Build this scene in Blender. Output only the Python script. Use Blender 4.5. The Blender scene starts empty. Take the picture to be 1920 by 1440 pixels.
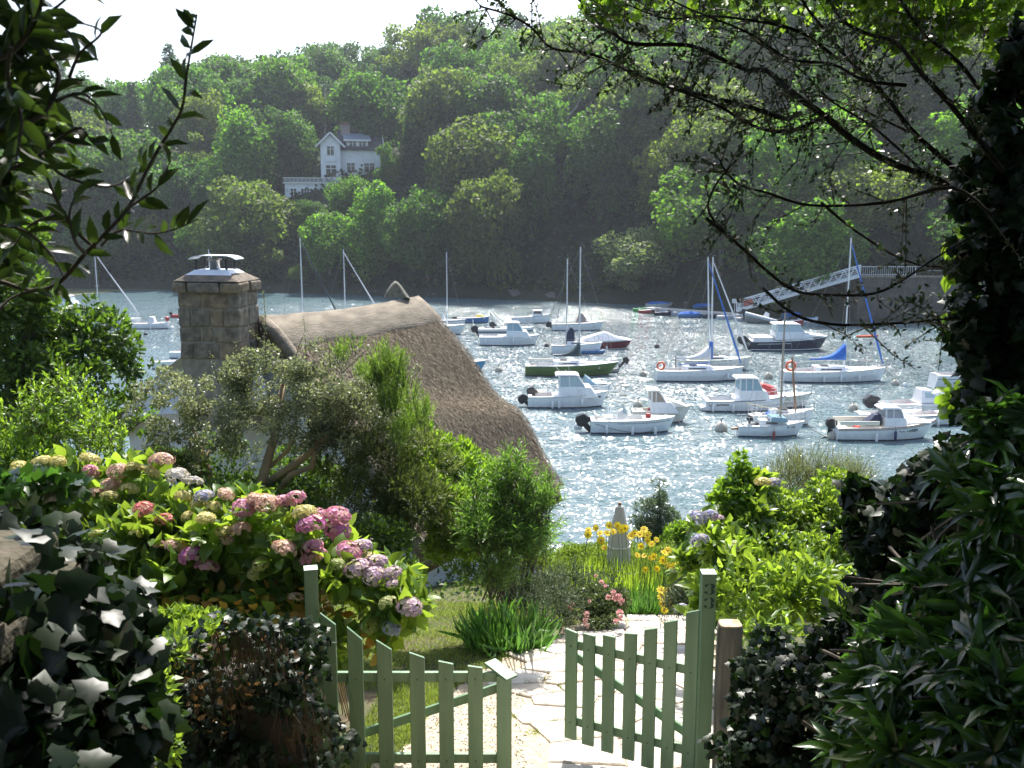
import bpy, math, random
import numpy as np
from mathutils import Vector, Matrix, Euler
R = math.radians
rnd = random.Random(7)
sc = bpy.context.scene
COL = sc.collection
# ------------------------------------------------------------------ camera, light, exposure
F = 1870.0; TH = R(9.9); EYE = 13.0
cam_d = bpy.data.cameras.new('camera'); cam = bpy.data.objects.new('camera', cam_d); COL.objects.link(cam)
cam.location = (0, 0, EYE); cam.rotation_euler = (R(90) - TH, 0, 0)
cam_d.lens = 36 * F / 1920; cam_d.sensor_width = 36; cam_d.clip_start = .05; cam_d.clip_end = 3000
cam_d.dof.use_dof = True; cam_d.dof.focus_distance = 14; cam_d.dof.aperture_fstop = 9
sc.camera = cam
SUN_EL, SUN_AZ = R(55), R(9)          # azimuth measured from +Y towards +X
w = bpy.data.worlds.new('World'); sc.world = w; w.use_nodes = True
wn = w.node_tree; bg = wn.nodes['Background']
sky = wn.nodes.new('ShaderNodeTexSky'); sky.sky_type = 'NISHITA'; sky.sun_disc = False
sky.sun_elevation = SUN_EL; sky.sun_rotation = SUN_AZ; sky.air_density = 1.0; sky.dust_density = 2.5; sky.ozone_density = 1.0
wn.links.new(sky.outputs[0], bg.inputs[0]); bg.inputs[1].default_value = 0.15
sd = bpy.data.lights.new('sun', 'SUN'); sd.energy = 5.0; sd.angle = R(.5); sd.color = (1, .955, .88)
sun = bpy.data.objects.new('sun', sd); COL.objects.link(sun)
sv = Vector((math.sin(SUN_AZ)*math.cos(SUN_EL), math.cos(SUN_AZ)*math.cos(SUN_EL), math.sin(SUN_EL)))
sun.rotation_euler = sv.to_track_quat('Z', 'Y').to_euler()
vs = sc.view_settings; vs.view_transform = 'Standard'; vs.look = 'None'; vs.exposure = 1.0; vs.gamma = 1; vs.use_curve_mapping = False
cy = sc.cycles
cy.max_bounces = 7; cy.diffuse_bounces = 3; cy.glossy_bounces = 3; cy.transmission_bounces = 5; cy.transparent_max_bounces = 8
cy.volume_bounces = 0; cy.sample_clamp_indirect = 6; cy.caustics_reflective = False; cy.caustics_refractive = False
try: cy.use_denoising = True; cy.denoiser = 'OPENIMAGEDENOISE'
except Exception: pass

# ------------------------------------------------------------------ helpers
CT, ST = math.cos(TH), math.sin(TH)
def at(px, py, Y=None, z=None):
    """world point seen at photo pixel (px,py), at forward distance Y or on height z"""
    u = (px-960)/F; v = (720-py)/F
    d = Vector((u, CT + v*ST, -ST + v*CT))
    t = Y/d.y if Y is not None else (z-EYE)/d.z
    return Vector((0, 0, EYE)) + d*t
def depth(p): return p.y*CT + (EYE-p.z)*ST
def mpp(p): return depth(p)/F              # metres per photo pixel at p

def tag(o, label=None, cat=None, group=None, kind=None):
    if label: o['label'] = label
    if cat: o['category'] = cat
    if group: o['group'] = group
    if kind: o['kind'] = kind
    return o
def thing(name, loc, label, cat, group=None, rz=0):
    o = bpy.data.objects.new(name, None); COL.objects.link(o); o.location = loc; o.rotation_euler = (0, 0, rz)
    o.empty_display_size = .1
    return tag(o, label, cat, group)

class MB:
    def __init__(s): s.v = []; s.f = []; s.m = []
    def add(s, vs, fs, m=0):
        k = len(s.v); s.v += [tuple(v) for v in vs]; s.f += [tuple(i+k for i in f) for f in fs]; s.m += [m]*len(fs); return s
    def box(s, a, b, m=0):
        x0, y0, z0 = a; x1, y1, z1 = b
        return s.add([(x0,y0,z0),(x1,y0,z0),(x1,y1,z0),(x0,y1,z0),(x0,y0,z1),(x1,y0,z1),(x1,y1,z1),(x0,y1,z1)],
            [(0,3,2,1),(4,5,6,7),(0,1,5,4),(1,2,6,5),(2,3,7,6),(3,0,4,7)], m)
    def bar(s, p, q, w, h=None, m=0, up=(0,0,1)):
        p, q = Vector(p), Vector(q); d = (q-p).normalized(); h = h or w
        a = d.cross(Vector(up)); a = a.normalized() if a.length > 1e-4 else Vector((1,0,0)); b = a.cross(d)
        o = [a*(i*w/2)+b*(j*h/2) for i, j in ((-1,-1),(1,-1),(1,1),(-1,1))]
        return s.add([p+t for t in o]+[q+t for t in o], [(3,2,1,0),(4,5,6,7),(0,1,5,4),(1,2,6,5),(2,3,7,6),(3,0,4,7)], m)
    def tube(s, pts, rad, n=6, m=0, cap=True):
        pts = [Vector(p) for p in pts]
        if not hasattr(rad, '__len__'): rad = [rad]*len(pts)
        k = len(s.v); ref = None; vs = []
        for i, p in enumerate(pts):
            d = (pts[min(i+1, len(pts)-1)]-pts[max(i-1, 0)]).normalized()
            if ref is None: ref = d.orthogonal().normalized()
            ref = (ref - d*ref.dot(d)); ref = ref.normalized() if ref.length > 1e-5 else d.orthogonal().normalized()
            b = d.cross(ref)
            for j in range(n):
                t = 2*math.pi*j/n; vs.append(p + (ref*math.cos(t)+b*math.sin(t))*rad[i])
        fs = [(i*n+j, i*n+(j+1) % n, (i+1)*n+(j+1) % n, (i+1)*n+j) for i in range(len(pts)-1) for j in range(n)]
        if cap: fs += [tuple(range(n-1, -1, -1)), tuple((len(pts)-1)*n+j for j in range(n))]
        return s.add(vs, fs, m)
    def lathe(s, prof, n=12, c=(0,0,0), m=0, squash=1):
        vs = []; c = Vector(c)
        for r, z in prof:
            for j in range(n):
                t = 2*math.pi*j/n; vs.append(c+Vector((r*math.cos(t), r*math.sin(t)*squash, z)))
        L = len(prof)
        fs = [(i*n+j, i*n+(j+1) % n, (i+1)*n+(j+1) % n, (i+1)*n+j) for i in range(L-1) for j in range(n)]
        fs += [tuple(range(n-1, -1, -1)), tuple((L-1)*n+j for j in range(n))]
        return s.add(vs, fs, m)
    def prof(s, pts, wb, wt, y0=0, m=0, ms=None):
        """side profile (x,z) extruded across y, half width wb at its lowest z to wt at its highest"""
        zs = [p[1] for p in pts]; z0, z1 = min(zs), max(zs); n = len(pts)
        def hw(z): return wb+(wt-wb)*((z-z0)/max(z1-z0, 1e-5))
        vs = [(x, y0-hw(z), z) for x, z in pts]+[(x, y0+hw(z), z) for x, z in pts]
        area = sum(pts[i][0]*pts[(i+1) % n][1]-pts[(i+1) % n][0]*pts[i][1] for i in range(n))
        a = list(range(n)); 
        if area < 0: a = a[::-1]
        fs = [tuple(a), tuple(n+i for i in a[::-1])]+[(a[(i+1) % n], a[i], n+a[i], n+a[(i+1) % n]) for i in range(n)]
        return s.add(vs, fs, m)
    def build(s, name, mats, parent=None, smooth=False, loc=None, link=True, bevel=0):
        me = bpy.data.meshes.new(name); me.from_pydata(s.v, [], s.f)
        if not isinstance(mats, (list, tuple)): mats = [mats]
        for m in mats: me.materials.append(m)
        if len(mats) > 1: me.polygons.foreach_set('material_index', s.m)
        if smooth: me.polygons.foreach_set('use_smooth', [True]*len(s.f))
        me.update()
        if not link: return me
        return ob(name, me, parent, loc, bevel)
def ob(name, me, parent=None, loc=None, bevel=0):
    o = bpy.data.objects.new(name, me); COL.objects.link(o)
    if parent is not None: o.parent = parent
    if loc is not None: o.location = loc
    if bevel:
        b = o.modifiers.new('bevel', 'BEVEL'); b.width = bevel; b.segments = 2; b.limit_method = 'ANGLE'; b.angle_limit = R(40)
    return o

# ---- numpy mesh of many little pieces
def npmesh(name, V, faces, mat, tone=None, smooth=False):
    """V (N,k,3); faces: list of index tuples into k, all repeated N times"""
    N, k = V.shape[:2]; me = bpy.data.meshes.new(name)
    loops = []; counts = []
    for f in faces: loops.append(np.array(f)); counts.append(len(f))
    li = np.concatenate(loops); L = len(li)
    idx = (np.arange(N)[:, None]*k + li[None, :]).ravel()
    cnt = np.tile(np.array(counts), N); st = np.concatenate([[0], np.cumsum(cnt)[:-1]])
    me.vertices.add(N*k); me.vertices.foreach_set('co', V.reshape(-1).astype(np.float32))
    me.loops.add(N*L); me.loops.foreach_set('vertex_index', idx.astype(np.int32))
    me.polygons.add(N*len(faces)); me.polygons.foreach_set('loop_start', st.astype(np.int32))
    try: me.polygons.foreach_set('loop_total', cnt.astype(np.int32))
    except Exception: pass
    if smooth: me.polygons.foreach_set('use_smooth', np.ones(N*len(faces), bool))
    me.materials.append(mat)
    if tone is not None:
        a = me.attributes.new('tone', 'FLOAT', 'POINT'); a.data.foreach_set('value', np.repeat(tone, k).astype(np.float32))
    me.update(calc_edges=True); me.validate()
    return me
# leaf templates: (along 0..1, across -.5..5, up), faces
T_RHOMB = (np.array([(0,0,0),(.45,-.5,.06),(1,0,-.04),(.45,.5,.06)]), [(0,1,2,3)])
T_LANCE = (np.array([(0,0,0),(.28,-.42,.06),(.28,0,0),(.28,.42,.06),(.65,-.42,.02),(.65,0,-.05),(.65,.42,.02),(1,0,-.2)]),
           [(0,1,2),(0,2,3),(1,4,5,2),(2,5,6,3),(4,7,5),(5,7,6)])
T_OVAL = (np.array([(0,0,0),(.15,-.36,.07),(.2,0,0),(.15,.36,.07),(.5,-.52,.08),(.5,0,0),(.5,.52,.08),(.8,-.3,0),(.8,0,-.06),(.8,.3,0),(1.05,0,-.16)]),
          [(0,1,2),(0,2,3),(1,4,5,2),(2,5,6,3),(4,7,8,5),(5,8,9,6),(7,10,8),(8,10,9)])
_iv = [(0,0),(-.14,-.26),(.06,-.52),(.27,-.42),(.52,-.46),(.64,-.25),(1,0),(.64,.25),(.52,.46),(.27,.42),(.06,.52),(-.14,.26)]
T_IVY = (np.array([(.3,0,.03)]+[(a,b, -.12*abs(b)-.1*max(a-.4,0)) for a, b in _iv]), [(0,i+1,(i+1) % 12+1) for i in range(12)])
_ok = [(0,0),(.2,-.18),(.3,-.38),(.42,-.18),(.55,-.45),(.68,-.2),(.8,-.32),(1,0),(.8,.32),(.68,.2),(.55,.45),(.42,.18),(.3,.38),(.2,.18)]
T_OAK = (np.array([(.5,0,.02)]+[(a,b,-.1*abs(b)) for a, b in _ok]), [(0,i+1,(i+1) % 14+1) for i in range(14)])
T_BLADE = (np.array([(0,-.5,0),(0,.5,0),(.4,-.45,.03),(.4,.45,.03),(.75,-.3,-.04),(.75,.3,-.04),(1,0,-.18)]), [(0,2,3,1),(2,4,5,3),(4,6,5)])
T_ARCH = (np.array([(0,-.5,0),(0,.5,0),(.3,-.6,.1),(.3,.6,.1),(.62,-.5,.06),(.62,.5,.06),(.88,-.3,-.12),(.88,.3,-.12),(1,0,-.26)]), [(0,2,3,1),(2,4,5,3),(4,6,7,5),(6,8,7)])
def nrmz(a): return a/np.maximum(np.linalg.norm(a, axis=-1, keepdims=True), 1e-6)
def leafV(P, D, N, L, Wd, T):
    D = nrmz(D); S = nrmz(np.cross(D, N)); U = np.cross(S, D)
    t = T[0]; L = L[:, None, None]; Wd = Wd[:, None, None]
    return P[:, None, :] + D[:, None, :]*(t[None, :, 0:1]*L) + S[:, None, :]*(t[None, :, 1:2]*Wd) + U[:, None, :]*(t[None, :, 2:3]*L)
def blob_pts(rg, blobs, n, shell=.75, sub=None, subr=.3):
    """points + outward normals over a union of ellipsoids (c, r3)"""
    C = np.array([b[0] for b in blobs], float); Rr = np.array([b[1] for b in blobs], float)
    if sub:   # lumpy: sub-clumps on the surface
        wgt = (Rr.prod(1))**(2/3); k = rg.choice(len(C), sub, p=wgt/wgt.sum()); d = nrmz(rg.normal(size=(sub, 3)))
        rad = rg.uniform(.55, 1.0, (sub, 1)); C2 = C[k]+d*Rr[k]*rad; R2 = Rr[k]*subr*rg.uniform(.7, 1.4, (sub, 1))
        C, Rr = C2, R2; cen = None
    wgt = (Rr.prod(1))**(2/3); k = rg.choice(len(C), n, p=wgt/wgt.sum())
    d = nrmz(rg.normal(size=(n, 3))); rad = 1-(1-shell)*rg.random((n, 1))**1.0*1.0
    rad = np.where(rg.random((n, 1)) < .12, rad*rg.uniform(.9, 1.25, (n, 1)), rad)
    return C[k]+d*Rr[k]*rad, nrmz(d/Rr[k])
def pxblobs(bl):
    """(px,py,Y,rx_px[,rz_px[,ry_m]]) -> ellipsoids in metres"""
    out = []
    for b in bl:
        p = at(b[0], b[1], b[2]); s = mpp(p); rx = b[3]*s; rz = (b[4] if len(b) > 4 else b[3])*s
        ry = b[5] if len(b) > 5 else (rx+rz)/2
        out.append((tuple(p), (rx, ry, rz)))
    return out
LEAFMESH = {}
def leaf_objects(parent, name, P, D, N, L, Wd, T, mat, tones, key):
    """big leaves one by one: shared unit meshes in 5 tones"""
    if key not in LEAFMESH:
        ms = []
        for i in range(5):
            V = leafV(np.zeros((1,3)), np.array([[1.,0,0]]), np.array([[0.,0,1]]), np.ones(1), np.ones(1), T)
            V = V.copy(); V[0,:,2] += (i-2)*.06*np.sin(V[0,:,0]*3.0)
            ms.append(npmesh(name, V, T[1], mat, np.array([.1+.2*i]), smooth=True))
        LEAFMESH[key] = ms
    ms = LEAFMESH[key]; D = nrmz(D); S = nrmz(np.cross(D, N)); U = np.cross(S, D); pl = parent.location
    for i in range(len(P)):
        o = bpy.data.objects.new(name, ms[min(4, int(tones[i]*5))]); COL.objects.link(o); o.parent = parent
        d, s, u = D[i]*L[i], -S[i]*Wd[i], U[i]*L[i]; p = P[i]-np.array(pl)
        o.matrix_basis = Matrix(((d[0],s[0],u[0],p[0]),(d[1],s[1],u[1],p[1]),(d[2],s[2],u[2],p[2]),(0,0,0,1)))
def foliage(parent, P, D, N, L, Wd, T, mat, rg, objs=0, key=None, name='foliage'):
    n = len(P); tones = rg.random(n)
    rest = np.ones(n, bool)
    if objs:
        d2 = ((P-np.array([0,0,EYE]))**2).sum(1); o = np.argsort(d2/np.maximum(L, 1e-3)**2)[:objs]; rest[o] = False
        leaf_objects(parent, 'leaf', P[o], D[o], N[o], L[o], Wd[o], T, mat, tones[o], key or mat.name)
    if rest.any():
        V = leafV(P[rest], D[rest], N[rest], L[rest], Wd[rest], T)-np.array(parent.location)[None, None, :]
        me = npmesh(name, V, T[1], mat, tones[rest], smooth=len(T[1]) > 1)
        o = ob(name, me, parent); o['kind'] = 'stuff'; return o

# ---- materials
def mk(name):
    m = bpy.data.materials.new(name); m.use_nodes = True; nt = m.node_tree; return m, nt, nt.nodes['Principled BSDF']
def pm(name, c, rough=.6, c2=None, scale=4, bump=0, bscale=None, metal=0, stretch=(1,1,1), spec=.5, detail=6, coords='Object'):
    m, nt, b = mk(name); N = nt.nodes; Lk = nt.links
    b.inputs['Roughness'].default_value = rough; b.inputs['Metallic'].default_value = metal; b.inputs['Specular IOR Level'].default_value = spec
    b.inputs['Base Color'].default_value = (*c, 1)
    if c2 or bump:
        tc = N.new('ShaderNodeTexCoord'); mp = N.new('ShaderNodeMapping'); mp.inputs['Scale'].default_value = stretch
        Lk.new(tc.outputs[coords], mp.inputs[0])
    if c2:
        n = N.new('ShaderNodeTexNoise'); n.inputs['Scale'].default_value = scale; n.inputs['Detail'].default_value = detail; Lk.new(mp.outputs[0], n.inputs[0])
        r = N.new('ShaderNodeValToRGB'); r.color_ramp.elements[0].position = .34; r.color_ramp.elements[1].position = .66
        r.color_ramp.elements[0].color = (*c, 1); r.color_ramp.elements[1].color = (*c2, 1)
        Lk.new(n.outputs[0], r.inputs[0]); Lk.new(r.outputs[0], b.inputs['Base Color'])
    if bump:
        n2 = N.new('ShaderNodeTexNoise'); n2.inputs['Scale'].default_value = bscale or scale*3; n2.inputs['Detail'].default_value = 8; Lk.new(mp.outputs[0], n2.inputs[0])
        bp = N.new('ShaderNodeBump'); bp.inputs['Strength'].default_value = 1; bp.inputs['Distance'].default_value = bump
        Lk.new(n2.outputs[0], bp.inputs['Height']); Lk.new(bp.outputs[0], b.inputs['Normal'])
    return m
def leafm(name, ca, cb, trans=(.25,.42,.04), ft=.4, rough=.45, objcol=False, spec=.5):
    m, nt, b = mk(name); N = nt.nodes; Lk = nt.links
    at_ = N.new('ShaderNodeAttribute'); at_.attribute_name = 'tone'
    mx = N.new('ShaderNodeMix'); mx.data_type = 'RGBA'; mx.inputs['A'].default_value = (*ca, 1); mx.inputs['B'].default_value = (*cb, 1)
    Lk.new(at_.outputs['Fac'], mx.inputs['Factor']); out = mx.outputs['Result']
    tr = N.new('ShaderNodeBsdfTranslucent'); tr.inputs[0].default_value = (*trans, 1)
    t2 = N.new('ShaderNodeMix'); t2.data_type = 'RGBA'; t2.blend_type = 'MULTIPLY'; t2.inputs['Factor'].default_value = 1
    mr = N.new('ShaderNodeMapRange'); mr.inputs['To Min'].default_value = .45; mr.inputs['To Max'].default_value = 1.25; Lk.new(at_.outputs['Fac'], mr.inputs[0])
    cc = N.new('ShaderNodeCombineColor'); [Lk.new(mr.outputs[0], cc.inputs[i]) for i in range(3)]
    t2.inputs['A'].default_value = (*trans, 1); Lk.new(cc.outputs[0], t2.inputs['B']); tout = t2.outputs['Result']
    if objcol:
        oi = N.new('ShaderNodeObjectInfo')
        for k, src in enumerate((out, tout)):
            mm = N.new('ShaderNodeMix'); mm.data_type = 'RGBA'; mm.blend_type = 'MULTIPLY'; mm.inputs['Factor'].default_value = 1
            Lk.new(src, mm.inputs['A']); Lk.new(oi.outputs['Color'], mm.inputs['B'])
            if k == 0: out = mm.outputs['Result']
            else: tout = mm.outputs['Result']
    Lk.new(out, b.inputs['Base Color']); Lk.new(tout, tr.inputs[0])
    b.inputs['Roughness'].default_value = rough; b.inputs['Specular IOR Level'].default_value = spec
    ms = N.new('ShaderNodeMixShader'); ms.inputs[0].default_value = ft
    Lk.new(b.outputs[0], ms.inputs[1]); Lk.new(tr.outputs[0], ms.inputs[2]); Lk.new(ms.outputs[0], N['Material Output'].inputs[0])
    return m
# ================================================================== THE SETTING
M = {}
M['soil'] = pm('soil', (.10,.075,.045), .95, (.05,.07,.02), 3, .02, 20)
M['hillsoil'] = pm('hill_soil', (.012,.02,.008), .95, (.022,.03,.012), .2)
M['white'] = pm('white_paint', (.78,.78,.77), .35, (.7,.7,.68), 6)
M['gel'] = pm('boat_gelcoat', (.85,.86,.87), .25, (.77,.77,.76), 3.5, stretch=(1.6,1.6,.5), detail=9)
M['gel2'] = pm('old_gelcoat', (.76,.75,.70), .35, (.58,.56,.50), 4, stretch=(1.6,1.6,.5), detail=9)
M['granite'] = pm('granite', (.30,.26,.19), .9, (.16,.14,.10), 5, .012, 30)

_gy = [-8, -3, 0, 4, 6, 7, 9, 12, 16, 22, 30, 38, 46, 60]
_gz = [12.3, 11.9, 11.0, 9.75, 9.18, 9.03, 8.55, 7.88, 6.75, 4.9, 1.7, -.9, -1.8, -3]
def gz(x, y):
    z = np.interp(y, _gy, _gz)
    return z + .10*np.sin(x*.7+y*.4) * np.clip((np.abs(x-1.0)-2.2)/2, 0, 1)
def grid_mesh(name, xs, ys, zf, mat):
    X, Y = np.meshgrid(xs, ys); Z = zf(X, Y); nx, ny = len(xs), len(ys)
    V = np.stack([X, Y, Z], -1).reshape(-1, 3)
    i = np.arange((ny-1)*(nx-1)); r, c = i//(nx-1), i % (nx-1); a = r*nx+c
    Fc = np.stack([a, a+1, a+nx+1, a+nx], 1)
    me = bpy.data.meshes.new(name); me.from_pydata(V.tolist(), [], Fc.tolist()); me.polygons.foreach_set('use_smooth', [True]*len(Fc)); me.materials.append(mat)
    return me
o = ob('garden_ground', grid_mesh('garden_ground', np.linspace(-60, 60, 241), np.linspace(-10, 50, 241), gz, M['soil'])); o['kind'] = 'structure'
# the far bank: shoreline distance as a function of azimuth, then a wooded hill
_su = np.array([-760, -100, 300, 780, 1200, 1540, 1780, 2300, 2900]); _sY = np.array([182, 172, 168, 154, 141, 119, 116, 112, 108.])
def shoreY(u): return np.interp(u, (_su-960)/F, _sY)
def hill(x, y):
    u = x/np.maximum(y, 1)*.985; t = y - shoreY(u)
    h = 41*(1-np.exp(-np.maximum(t, 0)/46)) + np.where(t < 0, t*.25, 0) + .6
    h = h + 13*np.clip((u+.12)/.45, 0, 1)*np.clip(t/80, 0, 1) - 9*np.clip((-.18-u)/.3, 0, 1)*np.clip(t/80, 0, 1)
    h = h + 1.2*np.sin(x*.11+y*.07)*np.clip(t/20, 0, 1) - 10*np.clip((t-110)/200, 0, 1)
    return h
o = ob('wooded_hill', grid_mesh('wooded_hill', np.linspace(-420, 420, 281), np.linspace(96, 520, 213), hill, M['hillsoil'])); o['kind'] = 'structure'

# water: a rippled sheet whose facets lean this way and that
m, nt, b = mk('river_water'); N = nt.nodes; Lk = nt.links; M['water'] = m
b.inputs['Base Color'].default_value = (.085,.135,.150,1); b.inputs['Roughness'].default_value = .07; b.inputs['IOR'].default_value = 1.34
tc = N.new('ShaderNodeTexCoord')
def wnoise(scale, st, det=2.0):
    mp = N.new('ShaderNodeMapping'); mp.inputs['Scale'].default_value = st; Lk.new(tc.outputs['Object'], mp.inputs[0])
    n = N.new('ShaderNodeTexNoise'); n.inputs['Scale'].default_value = scale; n.inputs['Detail'].default_value = det; Lk.new(mp.outputs[0], n.inputs[0]); return n
def vm(op, a, b_=None):
    n = N.new('ShaderNodeVectorMath'); n.operation = op; Lk.new(a, n.inputs[0])
    if isinstance(b_, (tuple, list)): n.inputs[1].default_value = b_
    elif b_ is not None: Lk.new(b_, n.inputs[1])
    return n.outputs[0]
n1 = wnoise(2.6, (.55,1,1)); n2 = wnoise(.55, (.4,1,1)); n3 = wnoise(8, (.6,1,1), 1); n4 = wnoise(7.0, (.7,1,1), 1.0); n5 = wnoise(4.6, (.6,1,1), 2)
v1 = vm('SUBTRACT', n1.outputs['Color'], (.5,.5,.5)); v1 = vm('MULTIPLY', v1, (.45,.8,0))
v2 = vm('SUBTRACT', n2.outputs['Color'], (.5,.5,.5)); v2 = vm('MULTIPLY', v2, (.25,.5,0))
v3 = vm('SUBTRACT', n3.outputs['Color'], (.5,.5,.5)); v3 = vm('MULTIPLY', v3, (.62,.9,0))
mk5 = N.new('ShaderNodeMapRange'); mk5.inputs['From Min'].default_value = .50; mk5.inputs['From Max'].default_value = .66; sy5 = N.new('ShaderNodeSeparateXYZ'); Lk.new(tc.outputs['Object'], sy5.inputs[0]); of5 = N.new('ShaderNodeMapRange'); of5.inputs['From Min'].default_value = 50; of5.inputs['From Max'].default_value = 95; of5.inputs['To Min'].default_value = 0; of5.inputs['To Max'].default_value = .125; Lk.new(sy5.outputs['Y'], of5.inputs[0])
ad5 = N.new('ShaderNodeMath'); ad5.operation = 'ADD'; Lk.new(n5.outputs[0], ad5.inputs[0]); Lk.new(of5.outputs[0], ad5.inputs[1]); Lk.new(ad5.outputs[0], mk5.inputs[0])
v4 = vm('SUBTRACT', n4.outputs['Color'], (.5,.56,.5)); v4 = vm('MULTIPLY', v4, (2.6,3.6,0))
sc4 = N.new('ShaderNodeVectorMath'); sc4.operation = 'SCALE'; Lk.new(v4, sc4.inputs[0]); Lk.new(mk5.outputs[0], sc4.inputs['Scale'])
s_ = vm('ADD', v1, v2); s_ = vm('ADD', s_, v3); s_ = vm('ADD', s_, sc4.outputs[0])
pt = wnoise(.035, (.25,1,1), 3)
mr = N.new('ShaderNodeMapRange'); mr.inputs['From Min'].default_value = .38; mr.inputs['From Max'].default_value = .6; mr.inputs['To Min'].default_value = .38; mr.inputs['To Max'].default_value = 1.15
Lk.new(pt.outputs[0], mr.inputs[0])
sc_ = N.new('ShaderNodeVectorMath'); sc_.operation = 'SCALE'; Lk.new(s_, sc_.inputs[0]); sx = N.new('ShaderNodeSeparateXYZ'); Lk.new(tc.outputs['Object'], sx.inputs[0])
wy = N.new('ShaderNodeMapRange'); wy.inputs['From Min'].default_value = 48; wy.inputs['From Max'].default_value = 82; wy.inputs['To Min'].default_value = .85; wy.inputs['To Max'].default_value = 1.95; Lk.new(sx.outputs['Y'], wy.inputs[0])
wx = N.new('ShaderNodeMapRange'); wx.inputs['From Min'].default_value = -26; wx.inputs['From Max'].default_value = -2; wx.inputs['To Min'].default_value = .62; wx.inputs['To Max'].default_value = 1; Lk.new(sx.outputs['X'], wx.inputs[0])
def mm_(a, b_):
    q = N.new('ShaderNodeMath'); q.operation = 'MULTIPLY'; Lk.new(a, q.inputs[0]); Lk.new(b_, q.inputs[1]); return q.outputs[0]
wf = N.new('ShaderNodeMapRange'); wf.inputs['From Min'].default_value = 120; wf.inputs['From Max'].default_value = 150; wf.inputs['To Min'].default_value = 1; wf.inputs['To Max'].default_value = .4; Lk.new(sx.outputs['Y'], wf.inputs[0])
Lk.new(mm_(mm_(mm_(mr.outputs[0], wy.outputs[0]), wx.outputs[0]), wf.outputs[0]), sc_.inputs['Scale'])
s_ = vm('ADD', sc_.outputs[0], (0,-.10,1)); s_ = vm('MINIMUM', s_, (9,.05,9)); s_ = vm('NORMALIZE', s_); Lk.new(s_, b.inputs['Normal'])
mb = MB(); mb.add([(-420,20,0),(420,20,0),(420,200,0),(-420,200,0)], [(0,1,2,3)])
o = mb.build('river_water', M['water']); o['kind'] = 'structure'
# ================================================================== THE FAR WOOD
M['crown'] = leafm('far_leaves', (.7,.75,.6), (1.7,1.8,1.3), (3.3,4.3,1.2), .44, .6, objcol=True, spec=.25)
M['bark'] = pm('bark', (.09,.075,.055), .9, (.16,.14,.11), 6, .01, 25)
M['birch'] = pm('pale_bark', (.34,.32,.28), .85, (.2,.18,.15), 3)
def crown_mesh(seed, kind):
    rg = np.random.default_rng(seed)
    if kind == 'broad':
        bl = [((0,0,5.6),(4.7,4.7,4.4))]
        for i in range(7):
            a = rg.uniform(0, 6.28); r = rg.uniform(1.5, 3.2); bl.append(((r*math.cos(a), r*math.sin(a), rg.uniform(2.5, 8.8)), tuple(rg.uniform(1.8, 3.0)*np.array([1,1,.85]))))
        P, Nn = blob_pts(rg, bl, 11000, shell=.75, sub=70, subr=.36)
        L = rg.uniform(.28, .56, len(P)); T = T_RHOMB
        D = rg.normal(size=P.shape)+Nn*.4; N_ = Nn*1.3+rg.normal(size=P.shape)*.5+np.array([0,0,.5])
        Wd = L*.8
    elif kind == 'tall':
        bl = [((0,0,6),(3.2,3.2,5.2))]
        for i in range(9):
            a = rg.uniform(0, 6.28); r = rg.uniform(.8, 2.4); bl.append(((r*math.cos(a), r*math.sin(a), rg.uniform(2, 11)), tuple(rg.uniform(1.3, 2.2)*np.array([1,1,1.1]))))
        P, Nn = blob_pts(rg, bl, 10000, shell=.75, sub=76, subr=.36)
        L = rg.uniform(.26, .52, len(P)); T = T_RHOMB; D = rg.normal(size=P.shape)+Nn*.3; N_ = Nn*1.3+rg.normal(size=P.shape)*.5+np.array([0,0,.5]); Wd = L*.75
    elif kind == 'airy':
        bl = []
        for i in range(16):
            a = rg.uniform(0, 6.28); r = rg.uniform(.5, 4.6); bl.append(((r*math.cos(a), r*math.sin(a), rg.uniform(4, 10.5)), tuple(rg.uniform(.9, 1.9)*np.array([1.2,1.2,.7]))))
        P, Nn = blob_pts(rg, bl, 4300, shell=.4)
        L = rg.uniform(.3, .55, len(P)); T = T_RHOMB; D = rg.normal(size=P.shape)+Nn*.4; N_ = Nn+rg.normal(size=P.shape)*.8; Wd = L*.7
    else:   # conifer: whorls of drooping boughs
        ps, ds, ns = [], [], []
        for lv in range(26):
            z = 1.5+lv*.45; rr = 3.3*(1-(z/13.4))**.85+.15; k = int(7+rr*2)
            for j in range(k):
                a = rg.uniform(0, 6.28); d = np.array([math.cos(a), math.sin(a), -.22]); rl = rr*rg.uniform(.7, 1.15)
                m_ = int(14+rl*10); t = rg.random(m_)**.7
                p = np.array([0,0,z])+np.outer(t*rl, d)+rg.normal(size=(m_,3))*np.array([.16,.16,.1])
                ps.append(p); ds.append(np.tile(d, (m_,1))+rg.normal(size=(m_,3))*.5); ns.append(np.tile([0,0,1.], (m_,1))+rg.normal(size=(m_,3))*.5)
        P = np.concatenate(ps); D = np.concatenate(ds); N_ = np.concatenate(ns); L = rg.uniform(.3, .5, len(P)); Wd = L*.4; T = T_RHOMB
    return npmesh('crown', leafV(P, D, N_, L, Wd, T), T[1], M['crown'], rg.random(len(P)))
CROWNS = {'broad': [crown_mesh(10+i, 'broad') for i in range(5)], 'tall': [crown_mesh(30+i, 'tall') for i in range(3)],
          'airy': [crown_mesh(40+i, 'airy') for i in range(2)], 'conifer': [crown_mesh(50+i, 'conifer') for i in range(2)]}
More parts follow.
